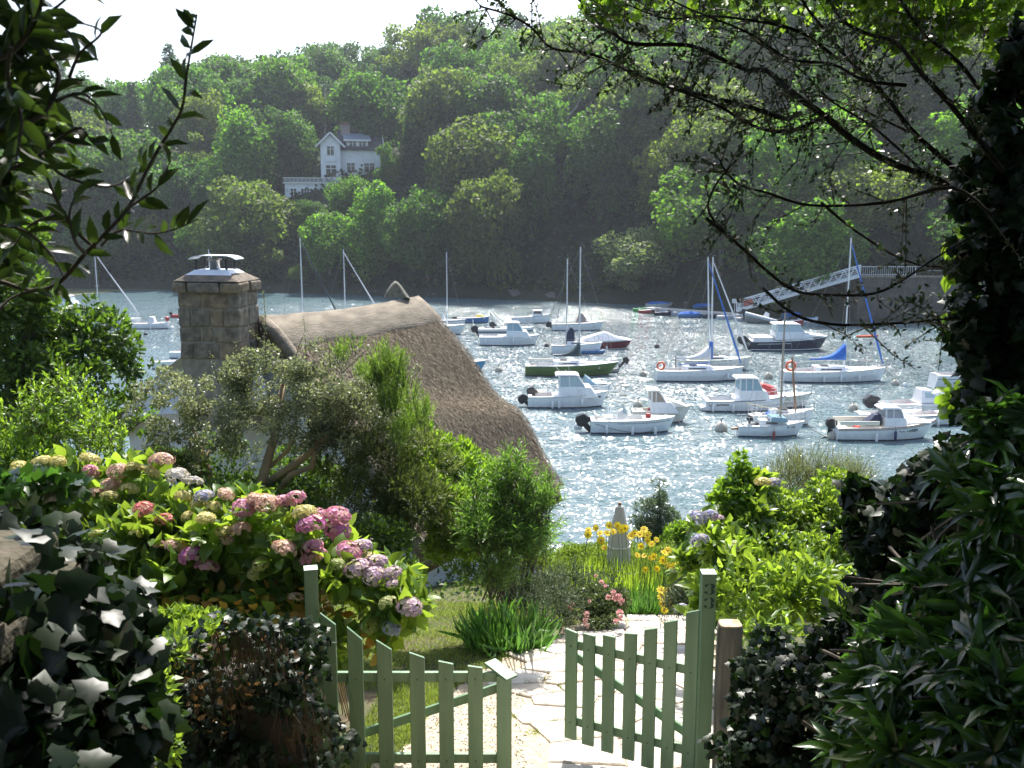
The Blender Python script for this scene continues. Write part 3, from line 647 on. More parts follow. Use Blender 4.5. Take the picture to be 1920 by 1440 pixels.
# sloping shoulders on top
sh = MB(); a, b_ = CW+.045, CD+.045
sh.add([(-a,-b_,CH),(a,-b_,CH),(a,b_,CH),(-a,b_,CH),(-.40,-.27,CH+.13),(.38,-.27,CH+.13),(.38,.27,CH+.13),(-.40,.27,CH+.13)],[(0,1,5,4),(1,2,6,5),(2,3,7,6),(3,0,4,7),(4,5,6,7),(3,2,1,0)])
childob('shoulder', sh, pm('shoulder_stone', (.20,.16,.12), .95, (.10,.09,.07), 7, .012, 30), bevel=.03)
M['zinc'] = pm('white_flashing', (.72,.76,.82), .45, (.6,.64,.7), 5)
fl = MB(); fl.add([(-.43,-.31,CH+.10),(.41,-.31,CH+.10),(.41,.31,CH+.10),(-.43,.31,CH+.10),(-.3,-.2,CH+.185),(.3,-.2,CH+.185),(.3,.2,CH+.185),(-.3,.2,CH+.185)],[(0,1,5,4),(1,2,6,5),(2,3,7,6),(3,0,4,7),(4,5,6,7),(3,2,1,0)])
childob('flashing', fl, M['zinc'], bevel=.012)
M['steel'] = pm('flue_steel', (.45,.42,.38), .35, metal=.9); M['black'] = pm('black_metal', (.02,.02,.022), .5)
fp = MB(); 
fp.lathe([(.085,CH+.17),(.085,CH+.33),(.12,CH+.34),(.12,CH+.36),(.04,CH+.38)], 14, (-.03,0,0)); childob('flue_pipe', fp, M['steel'], smooth=True)
br = MB()
for x in (-.28,.25):
    for y in (-.15,.15): br.box((x-.014,y-.014,CH+.15),(x+.014,y+.014,CH+.36))
childob('cowl_bracket', br, M['black'])
st_ = MB(); 
for x in (-1,1): st_.bar((-.03+x*.17,-.13,CH+.16),(-.03+x*.09,-.1,CH+.24),.03,.012)
childob('stay', st_, M['zinc'])
cw = MB(); nn = 14; vs_ = []
for y in (-.16,.16):
    for i in range(nn+1):
        t = i/nn; x = -.42+.84*t; z = CH+.35+.06*(1-abs(2*t-1)**5); vs_.append((x, y, z)); vs_.append((x, y, z+.014))
k = 2*(nn+1); cw.add(vs_, [f for i in range(nn) for f in ((2*i+1,2*i+3,k+2*i+3,k+2*i+1),(2*i,k+2*i,k+2*i+2,2*i+2),(2*i,2*i+2,2*i+3,2*i+1),(k+2*i,k+2*i+1,k+2*i+3,k+2*i+2))]+[(0,1,k+1,k),(2*nn,k+2*nn,k+2*nn+1,2*nn+1)])
childob('cowl', cw, M['zinc'], smooth=False)
# white fillet between chimney and ridge, and skirt of limewashed render below it
fi = MB(); q0 = Vector((.0,0,.02))
pa = [at(472,600,17.1), at(490,602,17.2), at(478,640,17.15), at(452,690,17.0), at(440,690,16.9), at(452,640,16.95)]
pa = [Hm.inverted() @ p for p in pa]; fi.add(pa+[p+Vector((.25,.0,0)) for p in pa], [tuple(range(6)), tuple(range(6,12))[::-1]]+[(i,(i+1) % 6,6+(i+1) % 6,6+i) for i in range(6)])
fi.build('render_fillet', M['limewash'], H)
sk = MB(); pa = [at(348,668,16.5), at(478,668,16.9), at(500,760,16.6), at(240,775,16.7), at(300,700,16.8)]
pb = [at(348,668,17.6), at(478,668,17.6), at(500,760,17.6), at(240,775,18.2), at(300,700,18.0)]
sk.add([Hm.inverted() @ p for p in pa+pb], [tuple(range(5)), tuple(range(5,10))[::-1]]+[(i,(i+1) % 5,5+(i+1) % 5,5+i) for i in range(5)])
sk.build('chimney_breast', M['limewash'], H, bevel=.05)

# ================================================================== QUAY, GANGWAY, PONTOON
qc = at(1605, 604, z=0); qe = at(1800, 606, z=0)
Q = thing('stone_quay', (qc.x, qc.y, 0), 'stained granite quay wall with a railing at the upper end of the gangway', 'quay')
M['quay'] = pm('quay_stone', (.11,.10,.08), .9, (.055,.055,.045), .7, .04, 3)
qt = at(1615, 520, Y=qc.y).z
MB().box((0,0,-1),(qe.x-qc.x+8,9,qt)).build('quay_wall', M['quay'], Q)
jn = MB(); rr = random.Random(2)
for r_ in range(9):
    x = 0
    while x < qe.x-qc.x+7:
        l = rr.uniform(.7,1.4); jn.box((x+.02,-.05-rr.random()*.04,r_*qt/9+.02),(x+l-.02,.0,(r_+1)*qt/9-.02)); x += l
jn = jn.build('facing_stones', M['quay'], Q); jn['kind'] = 'stuff'
MB().box((-.15,-.15,qt),(qe.x-qc.x+8,.6,qt+.18)).build('coping', M['granite'], Q)
M['galv'] = pm('galvanised_steel', (.62,.64,.66), .45, metal=.3)
rl = MB()
for i in range(26): rl.box((i*.25,.1,qt+.18),(i*.25+.03,.13,qt+1.2))
rl.box((-.05,.08,qt+1.2),(6.5,.15,qt+1.27)); rl.box((-.05,.09,qt+.3),(6.5,.14,qt+.34)); rl.build('railing', M['galv'], Q)
for i in range(3): MB().box((6.6+i*3.6,.1,qt+.18),(6.68+i*3.6,.18,qt+1.3)).build('railing_post', M['galv'], Q)
rl = MB(); rl.box((6.6,.1,qt+1.2),(14,.14,qt+1.24)); rl.box((6.6,.1,qt+.75),(14,.14,qt+.79)); rl.build('railing', M['galv'], Q)
ga = at(1383, 581, z=.9); gb = at(1612, 516, Y=qc.y+.3)
dvec = gb-ga; GL = math.hypot(dvec.x, dvec.y); gyaw = math.atan2(dvec.y, dvec.x)
G = thing('gangway', ga, 'long white metal gangway sloping down from the quay to the floating pontoon', 'gangway', rz=gyaw)
def gp_(s, y, z): return Vector((GL*s, y, dvec.z*s+z))
M['alu'] = pm('white_aluminium', (.74,.76,.78), .4, (.62,.64,.66), 3)
MB().bar(gp_(0,0,-.12), gp_(1,0,-.12), 1.5, .24).build('walkway', M['alu'], G)
for y in (-.75,.75):
    MB().bar(gp_(0,y,1.15), gp_(1,y,1.15), .13, .13).build('top_rail', M['alu'], G)
    MB().bar(gp_(0,y,.0), gp_(1,y,.0), .14, .22).build('bottom_chord', M['alu'], G)
    MB().bar(gp_(.0,y,.93), gp_(1,y,.93), .05).bar(gp_(0,y,.62), gp_(1,y,.62), .035).bar(gp_(0,y,.42), gp_(1,y,.42), .035).bar(gp_(0,y,.23), gp_(1,y,.23), .035).build('guard_rail', M['alu'], G)
    nb = 12
    for i in range(nb):
        MB().bar(gp_(i/nb,y,0), gp_((i+.5)/nb,y,1.1), .08).bar(gp_((i+1)/nb,y,0), gp_((i+.5)/nb,y,1.1), .08).build('truss_brace', M['alu'], G)
    for s in (0,1): MB().bar(gp_(s,y,-.1), gp_(s,y,1.2), .12).build('end_post', M['alu'], G)
M['red'] = pm('red_paint', (.42,.045,.04), .4); M['redbrown'] = pm('faded_red', (.35,.12,.09), .7)
MB().bar(gp_(.06,-.83,.55), gp_(.14,-.83,.55), .04, .75).build('notice_panel', M['redbrown'], G)
PN = at(1300, 586, z=0)
Pn_ = thing('pontoon', PN, 'narrow pale floating pontoon crowded with tenders at the foot of the gangway', 'pontoon')
pl, pr = at(1215, 577, z=.4)-PN, at(1400, 590, z=.4)-PN
pl.z = pr.z = 0; dd = (pr-pl).normalized(); sd_ = Vector((-dd.y, dd.x, 0))
M['deckgrey'] = pm('pontoon_deck', (.62,.60,.57), .7, (.5,.48,.45), 2)
n_ = 7; Lp = (pr-pl).length
for i in range(n_):
    a, b_ = pl+dd*(Lp*i/n_+.06), pl+dd*(Lp*(i+1)/n_-.06)
    MB().bar(a+Vector((0,0,.3)), b_+Vector((0,0,.3)), 2.0, .3).build('pontoon_section', M['deckgrey'], Pn_)
    MB().bar(a+Vector((0,0,.08)), b_+Vector((0,0,.08)), 1.8, .3).build('float', M['black'], Pn_)
sg = at(1377, 585, z=.5)
Sg = thing('notice_sign', sg, 'small white notice board on a post at the foot of the gangway', 'sign')
MB().box((-.04,-.04,0),(.04,.04,1.6)).build('post', M['galv'], Sg); MB().box((-.35,-.06,1.1),(.35,-.02,1.65)).build('board', M['white'], Sg)
# ================================================================== BOATS
def cmat(n, c, r=.35): return pm(n, c, r, tuple(x*.85 for x in c), 3)
M['antifoul'] = pm('dark_antifoul', (.05,.035,.03), .7); M['navy'] = cmat('navy_hull', (.012,.018,.05), .2)
M['greenh'] = cmat('green_hull', (.10,.17,.035), .3); M['maroon'] = cmat('maroon_hull', (.16,.012,.02), .25)
M['blueh'] = cmat('blue_hull', (.06,.19,.42), .4); M['ltblue'] = cmat('light_blue_hull', (.10,.34,.55), .4)
M['bluecloth'] = pm('blue_canvas', (.02,.12,.45), .8, (.03,.16,.55), 5); M['navycloth'] = pm('navy_canvas', (.015,.025,.06), .85, (.03,.04,.08), 5)
M['whitecloth'] = pm('white_canvas', (.72,.72,.72), .8, (.6,.62,.66), 4); M['greycloth'] = pm('grey_canvas', (.25,.22,.22), .85)
M['outb'] = pm('outboard_black', (.012,.013,.018), .3); M['tint'] = pm('tinted_window', (.10,.09,.10), .1); M['blueglass'] = pm('blue_window', (.28,.42,.50), .1)
M['clear'] = pm('perspex', (.42,.52,.56), .08); M['orange'] = pm('orange_ring', (.75,.13,.04), .5); M['spar'] = pm('aluminium_spar', (.72,.73,.74), .35, metal=.2)
M['wood'] = pm('varnished_wood', (.30,.17,.08), .5, (.2,.1,.05), 6); M['wire'] = pm('rigging_wire', (.25,.25,.26), .5)
M['cream'] = pm('cream_gelcoat', (.78,.74,.62), .4); M['ink'] = pm('dark_lettering', (.03,.035,.05), .6); M['teal'] = pm('dark_teal_cover', (.012,.035,.045), .8)
M['yellow'] = pm('yellow_cloth', (.75,.60,.12), .7); M['inside'] = pm('boat_interior', (.50,.49,.46), .6)
M['rope'] = pm('mooring_rope', (.30,.27,.22), .9)
class Hull:
    def __init__(s, L, fa=.55, fb=.95, B=None, tr=.86, rake=.10, stern=0.0, sail=False):
        s.L, s.fa, s.fb = L, fa, fb; s.B = B or (L*.34 if L < 8 else L*.3); s.tr, s.rake, s.stern, s.sail = tr, rake, stern, sail
    def hb(s, t):
        if s.sail: a = s.tr+(1-s.tr)*math.sin(min(t/.5, 1)*math.pi/2) if t < .5 else (1-((t-.5)/.5)**2.1)
        else: a = s.tr+(1-s.tr)*min(t/.4, 1) if t < .45 else (1-((t-.45)/.55)**2.6)
        return max(a, .0)*s.B/2
    def dz(s, t): return s.fa+(s.fb-s.fa)*t**(1.8 if not s.sail else 1.5)
    def pt(s, t, v, side):
        """v: 0 keel .. 1 deck edge"""
        dz = s.dz(t); zz = [(-.30,0),(0.0,.30),(.07,.36),(dz*.55,.7),(dz*.82,.88),(dz,1)]
        z = np.interp(v, [q[1] for q in zz], [q[0] for q in zz]); fl = np.interp(v, [0,.3,.36,.7,.88,1], [0,.80,.83,.93,.97,1] if not s.sail else [0,.74,.79,.94,.98,1])
        fl = fl**(1+1.6*t**3)
        x = -s.L/2+s.L*t - s.rake*s.L*(1-v)*t**3 + s.stern*s.L*(1-v)*(1-t)**4
        return Vector((x, side*s.hb(t)*fl, z))
def make_hull(par, h, top, low=None, stripe=None, name='hull', boot=None):
    n = 16; vv = [0,.3,.36,.7,.88,1]; mb = MB(); ts = [i/n for i in range(n+1)]
    for side in (-1, 1):
        vs = [h.pt(t, v, side) for t in ts for v in vv]; k = len(vv)
        for j in range(k-1):
            m_ = 0 if j < 2 else (2 if (j == 4 and stripe) else 1)
            fs = [((i*k+j, (i+1)*k+j, (i+1)*k+j+1, i*k+j+1) if side < 0 else (i*k+j+1, (i+1)*k+j+1, (i+1)*k+j, i*k+j)) for i in range(n)]
            kk = len(mb.v); mb.v += [tuple(v) for v in vs]; mb.f += [tuple(q+kk for q in f) for f in fs]; mb.m += [m_]*len(fs)
    a = [h.pt(0, v, -1) for v in vv]; b_ = [h.pt(0, v, 1) for v in vv]
    mb.add(a+b_, [(i, i+1, len(vv)+i+1, len(vv)+i) for i in range(len(vv)-1)], 1)
    return mb.build(name, [low or M['antifoul'], top, stripe or top], par)
def make_deck(par, h, mat, cock=(0.04,.42), floor=.18, inn=None):
    n = 20; mb = MB(); ts = [i/n for i in range(n+1)]
    for i in range(n):
        t0, t1 = ts[i], ts[i+1]; q = []
        for t in (t0, t1):
            p = h.pt(t, 1, -1); rim = max(p.y+.16, -abs(p.y)) if abs(p.y) > .16 else 0; q.append((p, rim))
        (p0, r0), (p1, r1) = q
        mid = (t0+t1)/2
        if cock and cock[0] <= mid <= cock[1]:
            for s in (-1, 1):
                A = [Vector((p0.x, s*abs(p0.y), p0.z)), Vector((p1.x, s*abs(p1.y), p1.z)), Vector((p1.x, s*abs(r1), p1.z+.03)), Vector((p0.x, s*abs(r0), p0.z+.03)),
                     Vector((p1.x, s*abs(r1)*.95, floor)), Vector((p0.x, s*abs(r0)*.95, floor))]
                mb.add(A, [(0,1,2,3) if s < 0 else (3,2,1,0), (3,2,4,5) if s < 0 else (5,4,2,3)], 0)
            mb.add([(p0.x,r0,floor),(p1.x,r1,floor),(p1.x,-r1,floor),(p0.x,-r0,floor)], [(0,1,2,3)], 1)
            if i == 0 or (ts[i-1]+t0)/2 < cock[0]: mb.add([(p0.x,r0,floor),(p0.x,-r0,floor),(p0.x,-r0,p0.z+.03),(p0.x,r0,p0.z+.03)], [(0,1,2,3)], 0)
            if (t1+ts[min(i+2,n)])/2 > cock[1]: mb.add([(p1.x,r1,floor),(p1.x,-r1,floor),(p1.x,-r1,p1.z+.05),(p1.x,r1,p1.z+.05)], [(3,2,1,0)], 0)
        else:
            cz = .05
            mb.add([p0, p1, (p1.x,0,p1.z+cz), (p0.x,0,p0.z+cz), (p1.x,-p1.y,p1.z), (p0.x,-p0.y,p0.z)], [(0,1,2,3),(3,2,4,5)], 0)
    o = mb.build('deck', [mat, inn or M['inside']], par)
    bw_ = h.pt(.985, 1, -1); wz = -par.location.z
    if h.L > 3.2: MB().tube([Vector((bw_.x,0,bw_.z)), Vector((bw_.x+.5,-.05,bw_.z*.42)), Vector((bw_.x+1.3,-.1,-.05))], .018, 4).build('mooring_line', M['rope'], par)
    cl = MB()
    for q in (.08, .5, .9):
        for s in (-1, 1): p = h.pt(q, 1, s); yy = p.y-s*min(.1, abs(p.y)); cl.bar((p.x-.1,yy,p.z+.06),(p.x+.1,yy,p.z+.06),.03)
    c_ = cl.build('cleats', M['galv'], par); c_['kind'] = 'stuff'
    if cock:
        a, b_ = cock; L = h.L
        def cx(t): return -L/2+L*t
        w1 = h.hb((a+b_)/2)-.22
        if w1 > .25:
            MB().box((cx(a)+.15,-w1,floor+.28),(cx(a)+.5,w1,floor+.36)).build('bench', rnd.choice([M['wood'], M['white'], M['cream']]), par, bevel=.02)
            if L > 3.5:
                k = cx(a)+.75+rnd.random()*.5*(b_-a)*L
                MB().box((k,-w1*.7,floor),(k+.34,-w1*.7+.26,floor+.45)).tube([(k+.1,-w1*.7+.13,floor+.45),(k+.1,-w1*.7+.13,floor+.52)], .04, 6).build('fuel_can', rnd.choice([M['red'], M['outb'], M['bluecloth']]), par, bevel=.03)
                k2 = cx(a)+.7+rnd.random()*.6*(b_-a)*L
                MB().lathe([(.22,floor),(.24,floor+.06),(.2,floor+.14),(.1,floor+.1)], 10, (k2,w1*.4,0)).build('coiled_rope', M['rope'], par, smooth=True)
    return o
def rub_rail(par, h, mat, v=1, w_=.05, name='rub_rail'):
    for s in (-1, 1):
        MB().tube([h.pt(t, v, s)+Vector((0,s*.015,0)) for t in np.linspace(0,1,15)], w_/2, 5).build(name, mat, par)
def outboard(par, x, z=.35, s=1.0, tilt=0, y=0, mat=None):
    m_ = MB(); m_.prof([(-.02,.0),(-.50,.02),(-.62,.22),(-.55,.50),(-.36,.62),(.02,.52),(.10,.2)], .15, .19)
    m_.prof([(-.42,0),(-.12,0),(-.16,-.55),(-.38,-.6)], .04, .08); m_.prof([(-.6,-.55),(-.1,-.55),(-.14,-.68),(-.36,-.9),(-.4,-.68),(-.62,-.66)], .03, .06)
    m_.lathe([(.02,-.02),(.14,0),(.02,.02)], 8, (-.64,0,-.6))
    m_.box((.0,-.12,-.05),(.16,.12,.2))
    R_ = Matrix.Translation((x, y, z)) @ Matrix.Rotation(tilt, 4, 'Y') @ Matrix.Scale(s, 4)
    m_.v = [tuple(R_ @ Vector(v)) for v in m_.v]
    return m_.build('outboard_motor', mat or M['outb'], par, bevel=.04)
def fender(par, h, t, mat=None, drop=.1, side=-1):
    p = h.pt(t, 1, side); y = p.y+side*.09
    m_ = MB().lathe([(.02,-.62),(.07,-.58),(.085,-.5),(.085,-.2),(.06,-.12),(.015,-.08)], 8, (p.x, y, p.z-drop)).tube([(p.x,y,p.z-drop-.1),(p.x,p.y,p.z+.04)], .008, 4)
    return m_.build('fender', mat or M['white'], par, smooth=True)
def rail(par, h, t0, t1, hh=.45, n=4, both=True, ins=.06, name='guard_rail', mid=True):
    m_ = MB()
    for s in ((-1, 1) if both else (-1,)):
        pts = []
        for t in np.linspace(t0, t1, n):
            p = h.pt(t, 1, s); p.y -= s*min(ins, abs(p.y)); q = p+Vector((0,0,hh)); m_.tube([p, q], .014, 4); pts.append(q)
        m_.tube(pts, .014, 4)
        if mid: m_.tube([p-Vector((0,0,hh*.5)) for p in pts], .008, 4)
    if t1 > .95: a, b_ = pts[-1].copy(), pts[-1].copy(); b_.y *= -1; m_.tube([a, b_], .014, 4)
    return m_.build(name, M['galv'], par)
def lettering(par, txt, h, t, v=.72, size=.22, side=-1):
    p = h.pt(t, v, side); q = h.pt(min(t+.12, .98), v, side); yaw = math.atan2(q.y-p.y, q.x-p.x)
    c = bpy.data.curves.new('registration', 'FONT'); c.body = txt; c.size = size; c.extrude = .003; c.offset = .004; c.materials.append(M['ink'])
    o = bpy.data.objects.new('registration', c); COL.objects.link(o); o.parent = par
    bpy.context.view_layer.update(); me = bpy.data.meshes.new_from_object(o); bpy.data.objects.remove(o); o = ob('registration', me, par)
    o.location = (p.x, p.y-.035, p.z); o.rotation_euler = (R(84), 0, yaw); return o
def pilothouse(par, h, x0, x1, zb, hh, wd, roofmat=None, glass=None, roof_over=.25, fw=.55, open_back=False, split=1):
    """x0 back, x1 front of the cabin at deck; windscreen leans back"""
    roofmat = roofmat or M['white']; glass = glass or M['clear']; zt = zb+hh; zs = zb+hh*.38
    c = MB().prof([(x0,zb-.3),(x1+fw,zb-.3),(x1+fw*.4,zs-.02),(x1+.05,zs),(x0,zs)], wd, wd*.93).build('cabin', M['gel'], par, bevel=.03)
    MB().prof([(x0+.05,zs),(x1,zs),(x1-fw*.55,zt-.04),(x0+.05,zt-.04)], wd*.88, wd*.80).build('window_glass', glass, c)
    fr = MB()
    for s in (-1, 1):
        a = wd*.9; b_ = wd*.82
        fr.bar((x0+.05,s*a,zs),(x0+.05,s*b_,zt),.09,.06); fr.bar((x1,s*a,zs),(x1-fw*.55,s*b_,zt),.07,.05)
        for q in range(split): xx = x0+(x1-x0-fw*.4)*(q+1)/(split+1); fr.bar((xx,s*a,zs),(xx,s*b_,zt),.06,.05)
    fr.bar((x1,0,zs),(x1-fw*.55,0,zt),.06,.05); fr.build('window_frame', M['white'], c)
    MB().prof([(x0-roof_over,zt),(x1-fw*.4,zt),(x1-fw*.5,zt+.07),(x1-fw*.5-.2,zt+.12),(x0-roof_over+.1,zt+.12)], wd*.92, wd*.84).build('cabin_roof', roofmat, par, bevel=.03)
    return c
def seat_boat(kind): pass
def boat(name, xl, xr, yw, label, cat='boat', yaw=0, group=None, **hk):
    c = at((xl+xr)/2, yw, z=0); L = (xr-xl)*mpp(c)/max(.7, math.cos(yaw)); c.y += L*.12
    t = thing(name, (c.x, c.y, 0), label, cat, group, yaw)
    return t, Hull(L, **hk), L
def mast_rig(par, h, L, xm, top, boomx=None, cover=None, peak=None, spread=.55, jib=None, base=None, lean=0, wood=None, stays=True, boomz=1.5, sx=0, cend=1.0):
    mt = wood or M['spar']; zb = base or .8
    mo = MB().tube([(xm,0,zb),(xm+lean,0,top)], [.065,.05], 8).build('mast', mt, par)
    MB().tube([(xm+lean,0,top),(xm+lean,0,top+.45)], .008, 4).tube([(xm+lean,0,top+.1),(xm+lean+.28,0,top+.14)], .012, 4).build('wind_vane', M['wire'], mo)
    zs = zb+(top-zb)*spread; hw = h.B*.26
    MB().tube([(xm+lean*.5,-hw,zs-.05),(xm+lean*.5,hw,zs-.05)], .016, 4).build('spreader', mt, mo)
    if stays:
        rg_ = MB(); bow = h.pt(.97, 1, 1); st = h.pt(.03, 1, 1)
        rg_.tube([(xm+lean,0,top-.05),(bow.x,0,bow.z)], .012, 3); rg_.tube([(xm+lean,0,top-.05),(st.x,0,st.z)], .010, 3)
        for s in (-1, 1): rg_.tube([(xm+lean,0,top-.05),(xm+lean*.5,s*hw,zs),(xm-.1,s*h.hb(.55)*.95,h.dz(.55))], .010, 3)
        rg_.build('rigging', M['wire'], par)
    if boomx is not None:
        MB().tube([(xm,0,boomz),(xm+boomx,0,boomz+.05)], .045, 6).build('boom', mt, par)
        if cover:
            cv = MB(); n = 10; pk = peak or .9; vs = []
            sg = 1 if boomx > 0 else -1
            for i in range(n+1):
                t = i/n; x = xm+sg*.06*-1+ (boomx*cend)*t; hi = pk*(1-t)**3.2+.20-.06*t; w_ = .16*(1-t)+.07
                zc = boomz-.10
                vs += [(x,-w_*.8,zc),(x,-w_,zc+hi*.35),(x,0,zc+hi),(x,w_,zc+hi*.35),(x,w_*.8,zc)]
            cv.add(vs, [(i*5+j, i*5+(j+1) % 5, (i+1)*5+(j+1) % 5, (i+1)*5+j) for i in range(n) for j in range(5)]+[(0,1,2,3,4)[::-1], tuple(n*5+j for j in range(5))])
            cv.build('sail_cover', cover, par, smooth=True)
    if jib:
        bow = h.pt(.97, 1, 1); a = Vector((xm+lean,0,top-.3)); b_ = Vector((bow.x,0,bow.z+.25))
        pts = [a.lerp(b_, t) for t in np.linspace(0, 1, 9)]
        MB().tube(pts, [.03,.045,.05,.06,.065,.075,.08,.085,.04], 7).build('furled_sail', jib, par, smooth=True)
    return mo
def coachroof(par, h, t0, t1, hh=.34, mat=None, win=None, wf=.62, zoff=0):
    x0, x1 = -h.L/2+h.L*t0, -h.L/2+h.L*t1; z = h.dz(t0)-.02; wd = h.hb((t0+t1)/2)*wf; mat = mat or M['gel']
    c = MB().prof([(x0,z),(x1+.35,z+.05),(x1-.15,z+hh*.75),(x1-.8,z+hh),(x0+.02,z+hh*1.05)], wd, wd*.82).build('coachroof', mat, par, bevel=.04)
    for s in (-1, 1):
        a = x0+.35; b_ = x0+(x1-x0)*.68; MB().add([(a,s*(wd*.93+.012),z+hh*.34),(b_,s*(wd*.93+.012),z+hh*.34),(b_+.2,s*(wd*.88+.012),z+hh*.50),(b_,s*(wd*.87+.012),z+hh*.68),(a+.05,s*(wd*.87+.012),z+hh*.68)], [(0,1,2,3,4) if s < 0 else (4,3,2,1,0)]).build('window_strip', win or M['tint'], c)
    MB().box((x0+.5,-.3,z+hh),(x0+1.1,.3,z+hh+.07)).build('hatch', M['tint'], c, bevel=.02)
    return c
def lifebuoy(par, x, y, z, s=1):
    m_ = MB(); n, k = 14, 6; vs = []
    for i in range(n):
        a = 2*math.pi*i/n
        for j in range(k):
            b_ = 2*math.pi*j/k; r = .27+.075*math.cos(b_); vs.append((x+r*math.sin(a)*s, y+.07*math.sin(b_)*s, z+r*math.cos(a)*s))
    m_.add(vs, [(i*k+j, i*k+(j+1) % k, ((i+1) % n)*k+(j+1) % k, ((i+1) % n)*k+j) for i in range(n) for j in range(k)])
    return m_.build('lifebuoy', M['orange'], par, smooth=True)

# --- pilothouse boats
t, h, L = boat('fishing_boat', 990, 1142, 765, 'white cabin boat with rounded hardtop and tilted outboards, moored in front of the green sailboat', 'motorboat', fa=.75, fb=1.05, rake=.12)
make_hull(t, h, M['gel']); make_deck(t, h, M['white'], (.04,.28)); rub_rail(t, h, M['gel2'], 1, .06)
pilothouse(t, h, -L*.12, L*.20, 1.0, 1.15, .82, fw=.9); outboard(t, -L/2+.02, .5, .95, R(-48)); outboard(t, -L/2+.55, .85, .9, R(-30), .4)
rail(t, h, .62, 1, .35, 5); lettering(t, 'MA 631888', h, .76, .8, .19); fender(t, h, .66); fender(t, h, .38, drop=.15); fender(t, h, .3, drop=.15)
MB().tube([(-.5,0,2.25),(-.9,0,2.8),(-.3,0,2.95)], .02, 5).tube([(.1,0,2.25),(-.1,0,3.1)], .012, 4).tube([(-.2,.3,2.25),(-.2,-.3,2.5)], .02, 4).build('antenna', M['white'], t)
t, h, L = boat('fishing_boat', 1323, 1478, 772, 'long white cabin boat with thick white hardtop lettered CC on its stern quarter', 'motorboat', fa=.72, fb=.95, rake=.08)
make_hull(t, h, M['gel']); make_deck(t, h, M['white'], (.04,.34)); rub_rail(t, h, M['ink'], .97, .04)
pilothouse(t, h, -L*.10, L*.18, .95, 1.2, .8, fw=.6, glass=M['blueglass'], split=2); rail(t, h, .6, 1, .45, 6)
lettering(t, 'CC  83464A', h, .03, .72, .26); [fender(t, h, q) for q in (.08,.32,.6)]
MB().prof([(-L/2-.28,.05),(-L/2,.05),(-L/2,.3),(-L/2-.28,.25)], .5, .55).build('swim_platform', M['white'], t)
MB().tube([(-.3,-.2,2.2),(-.3,-.2,2.6)], .015, 4).tube([(.1,.2,2.2),(.1,.2,2.55)], .015, 4).build('antenna', M['white'], t)
t, h, L = boat('motorboat', 1455, 1522, 764, 'white boat with a red cockpit cover behind the long cabin boat', 'motorboat', fa=.75, fb=.95)
h = Hull(L*2.2, fa=.75, fb=.95); t.location.x -= L*.6; make_hull(t, h, M['gel2']); make_deck(t, h, M['white'], None); rail(t, h, .5, 1, .5, 6)
MB().prof([(-L*.9,.8),(L*.12,.8),(L*.05,1.35),(-L*.3,1.62),(-L*.9,1.6)], .75, .5).build('cockpit_cover', M['red'], t, bevel=.05)
t, h, L = boat('fishing_boat', 899, 1012, 648, 'white cabin boat with a small hardtop cabin near the edge of the thatched roof', 'motorboat', fa=.85, fb=1.0, rake=.12)
make_hull(t, h, M['gel']); make_deck(t, h, M['white'], (.04,.32)); rub_rail(t, h, M['gel2'], .95, .05); pilothouse(t, h, -L*.05, L*.22, 1.0, 1.15, .85, fw=.8, glass=M['blueglass']); [fender(t, h, q) for q in (.1,.56)]
t, h, L = boat('speedboat', 895, 1003, 637, 'white boat with dark side stripe and raised outboard behind the small hardtop boat', 'motorboat', fa=.75, fb=.9); t.location.y += 3
make_hull(t, h, M['gel'], stripe=None); make_deck(t, h, M['white'], (.1,.4)); rub_rail(t, h, M['ink'], .72, .14, 'side_stripe'); outboard(t, -L/2, .6, 1.1, R(-35)); rail(t, h, .6, 1, .4, 5)
MB().bar((-.9,.5,1),(-1.7,.5,2.3),.05).bar((-.3,.5,1),(-1.4,.5,2.4),.05).bar((-.9,-.5,1),(-1.7,-.5,2.3),.05).build('roll_bar', M['white'], t)
outboard(t, -L*.2, 1.0, .9, R(-20))
t, h, L = boat('motorboat', 1570, 1762, 826, 'white open-backed motorboat with an orange gunwale line and CC number on its bow', 'motorboat', fa=.72, fb=1.08, rake=.16)
make_hull(t, h, M['gel'], stripe=None); make_deck(t, h, M['cream'], (.03,.46), floor=.35); rub_rail(t, h, pm('orange_line', (.45,.16,.08), .5), .97, .045, 'gunwale_line'); rub_rail(t, h, M['ink'], .9, .025)
pilothouse(t, h, -L*.04, L*.14, 1.0, .78, .72, fw=.3, glass=pm('smoke_screen', (.40,.40,.44), .15)); outboard(t, -L/2+.05, .55, .95, R(8)); lettering(t, 'CC 750089', h, .6, .74, .24)
fender(t, h, .54, cmat('navy_fender', (.02,.03,.12))); fender(t, h, .36, drop=.2)
MB().prof([(L*.15,.95),(L*.42,1.0),(L*.28,1.18),(L*.15,1.3)], .7, .3).build('foredeck', M['gel'], t, bevel=.04)
MB().prof([(-L*.22,.8),(-L*.06,.8),(-L*.06,1.45),(-L*.12,1.42)], .45, .3).build('engine_cover', M['navycloth'], t, bevel=.05)
MB().box((-L*.48,-.75,.9),(-L*.1,-.68,1.12)).box((-L*.48,.68,.9),(-L*.1,.75,1.12)).build('coaming', M['cream'], t)
MB().tube([(-L*.5,-.3,.7),(-L*.52,-.3,1.5)], .02, 5).tube([(-L*.45,-.6,.8),(-L*.45,-.6,1.2)], .02, 4).build('stern_pole', M['galv'], t)
t, h, L = boat('motorboat', 1648, 1778, 818, 'white open boat showing only its bow behind the boat with the orange line', 'motorboat', fa=.6, fb=.8); t.location.y += 3.4
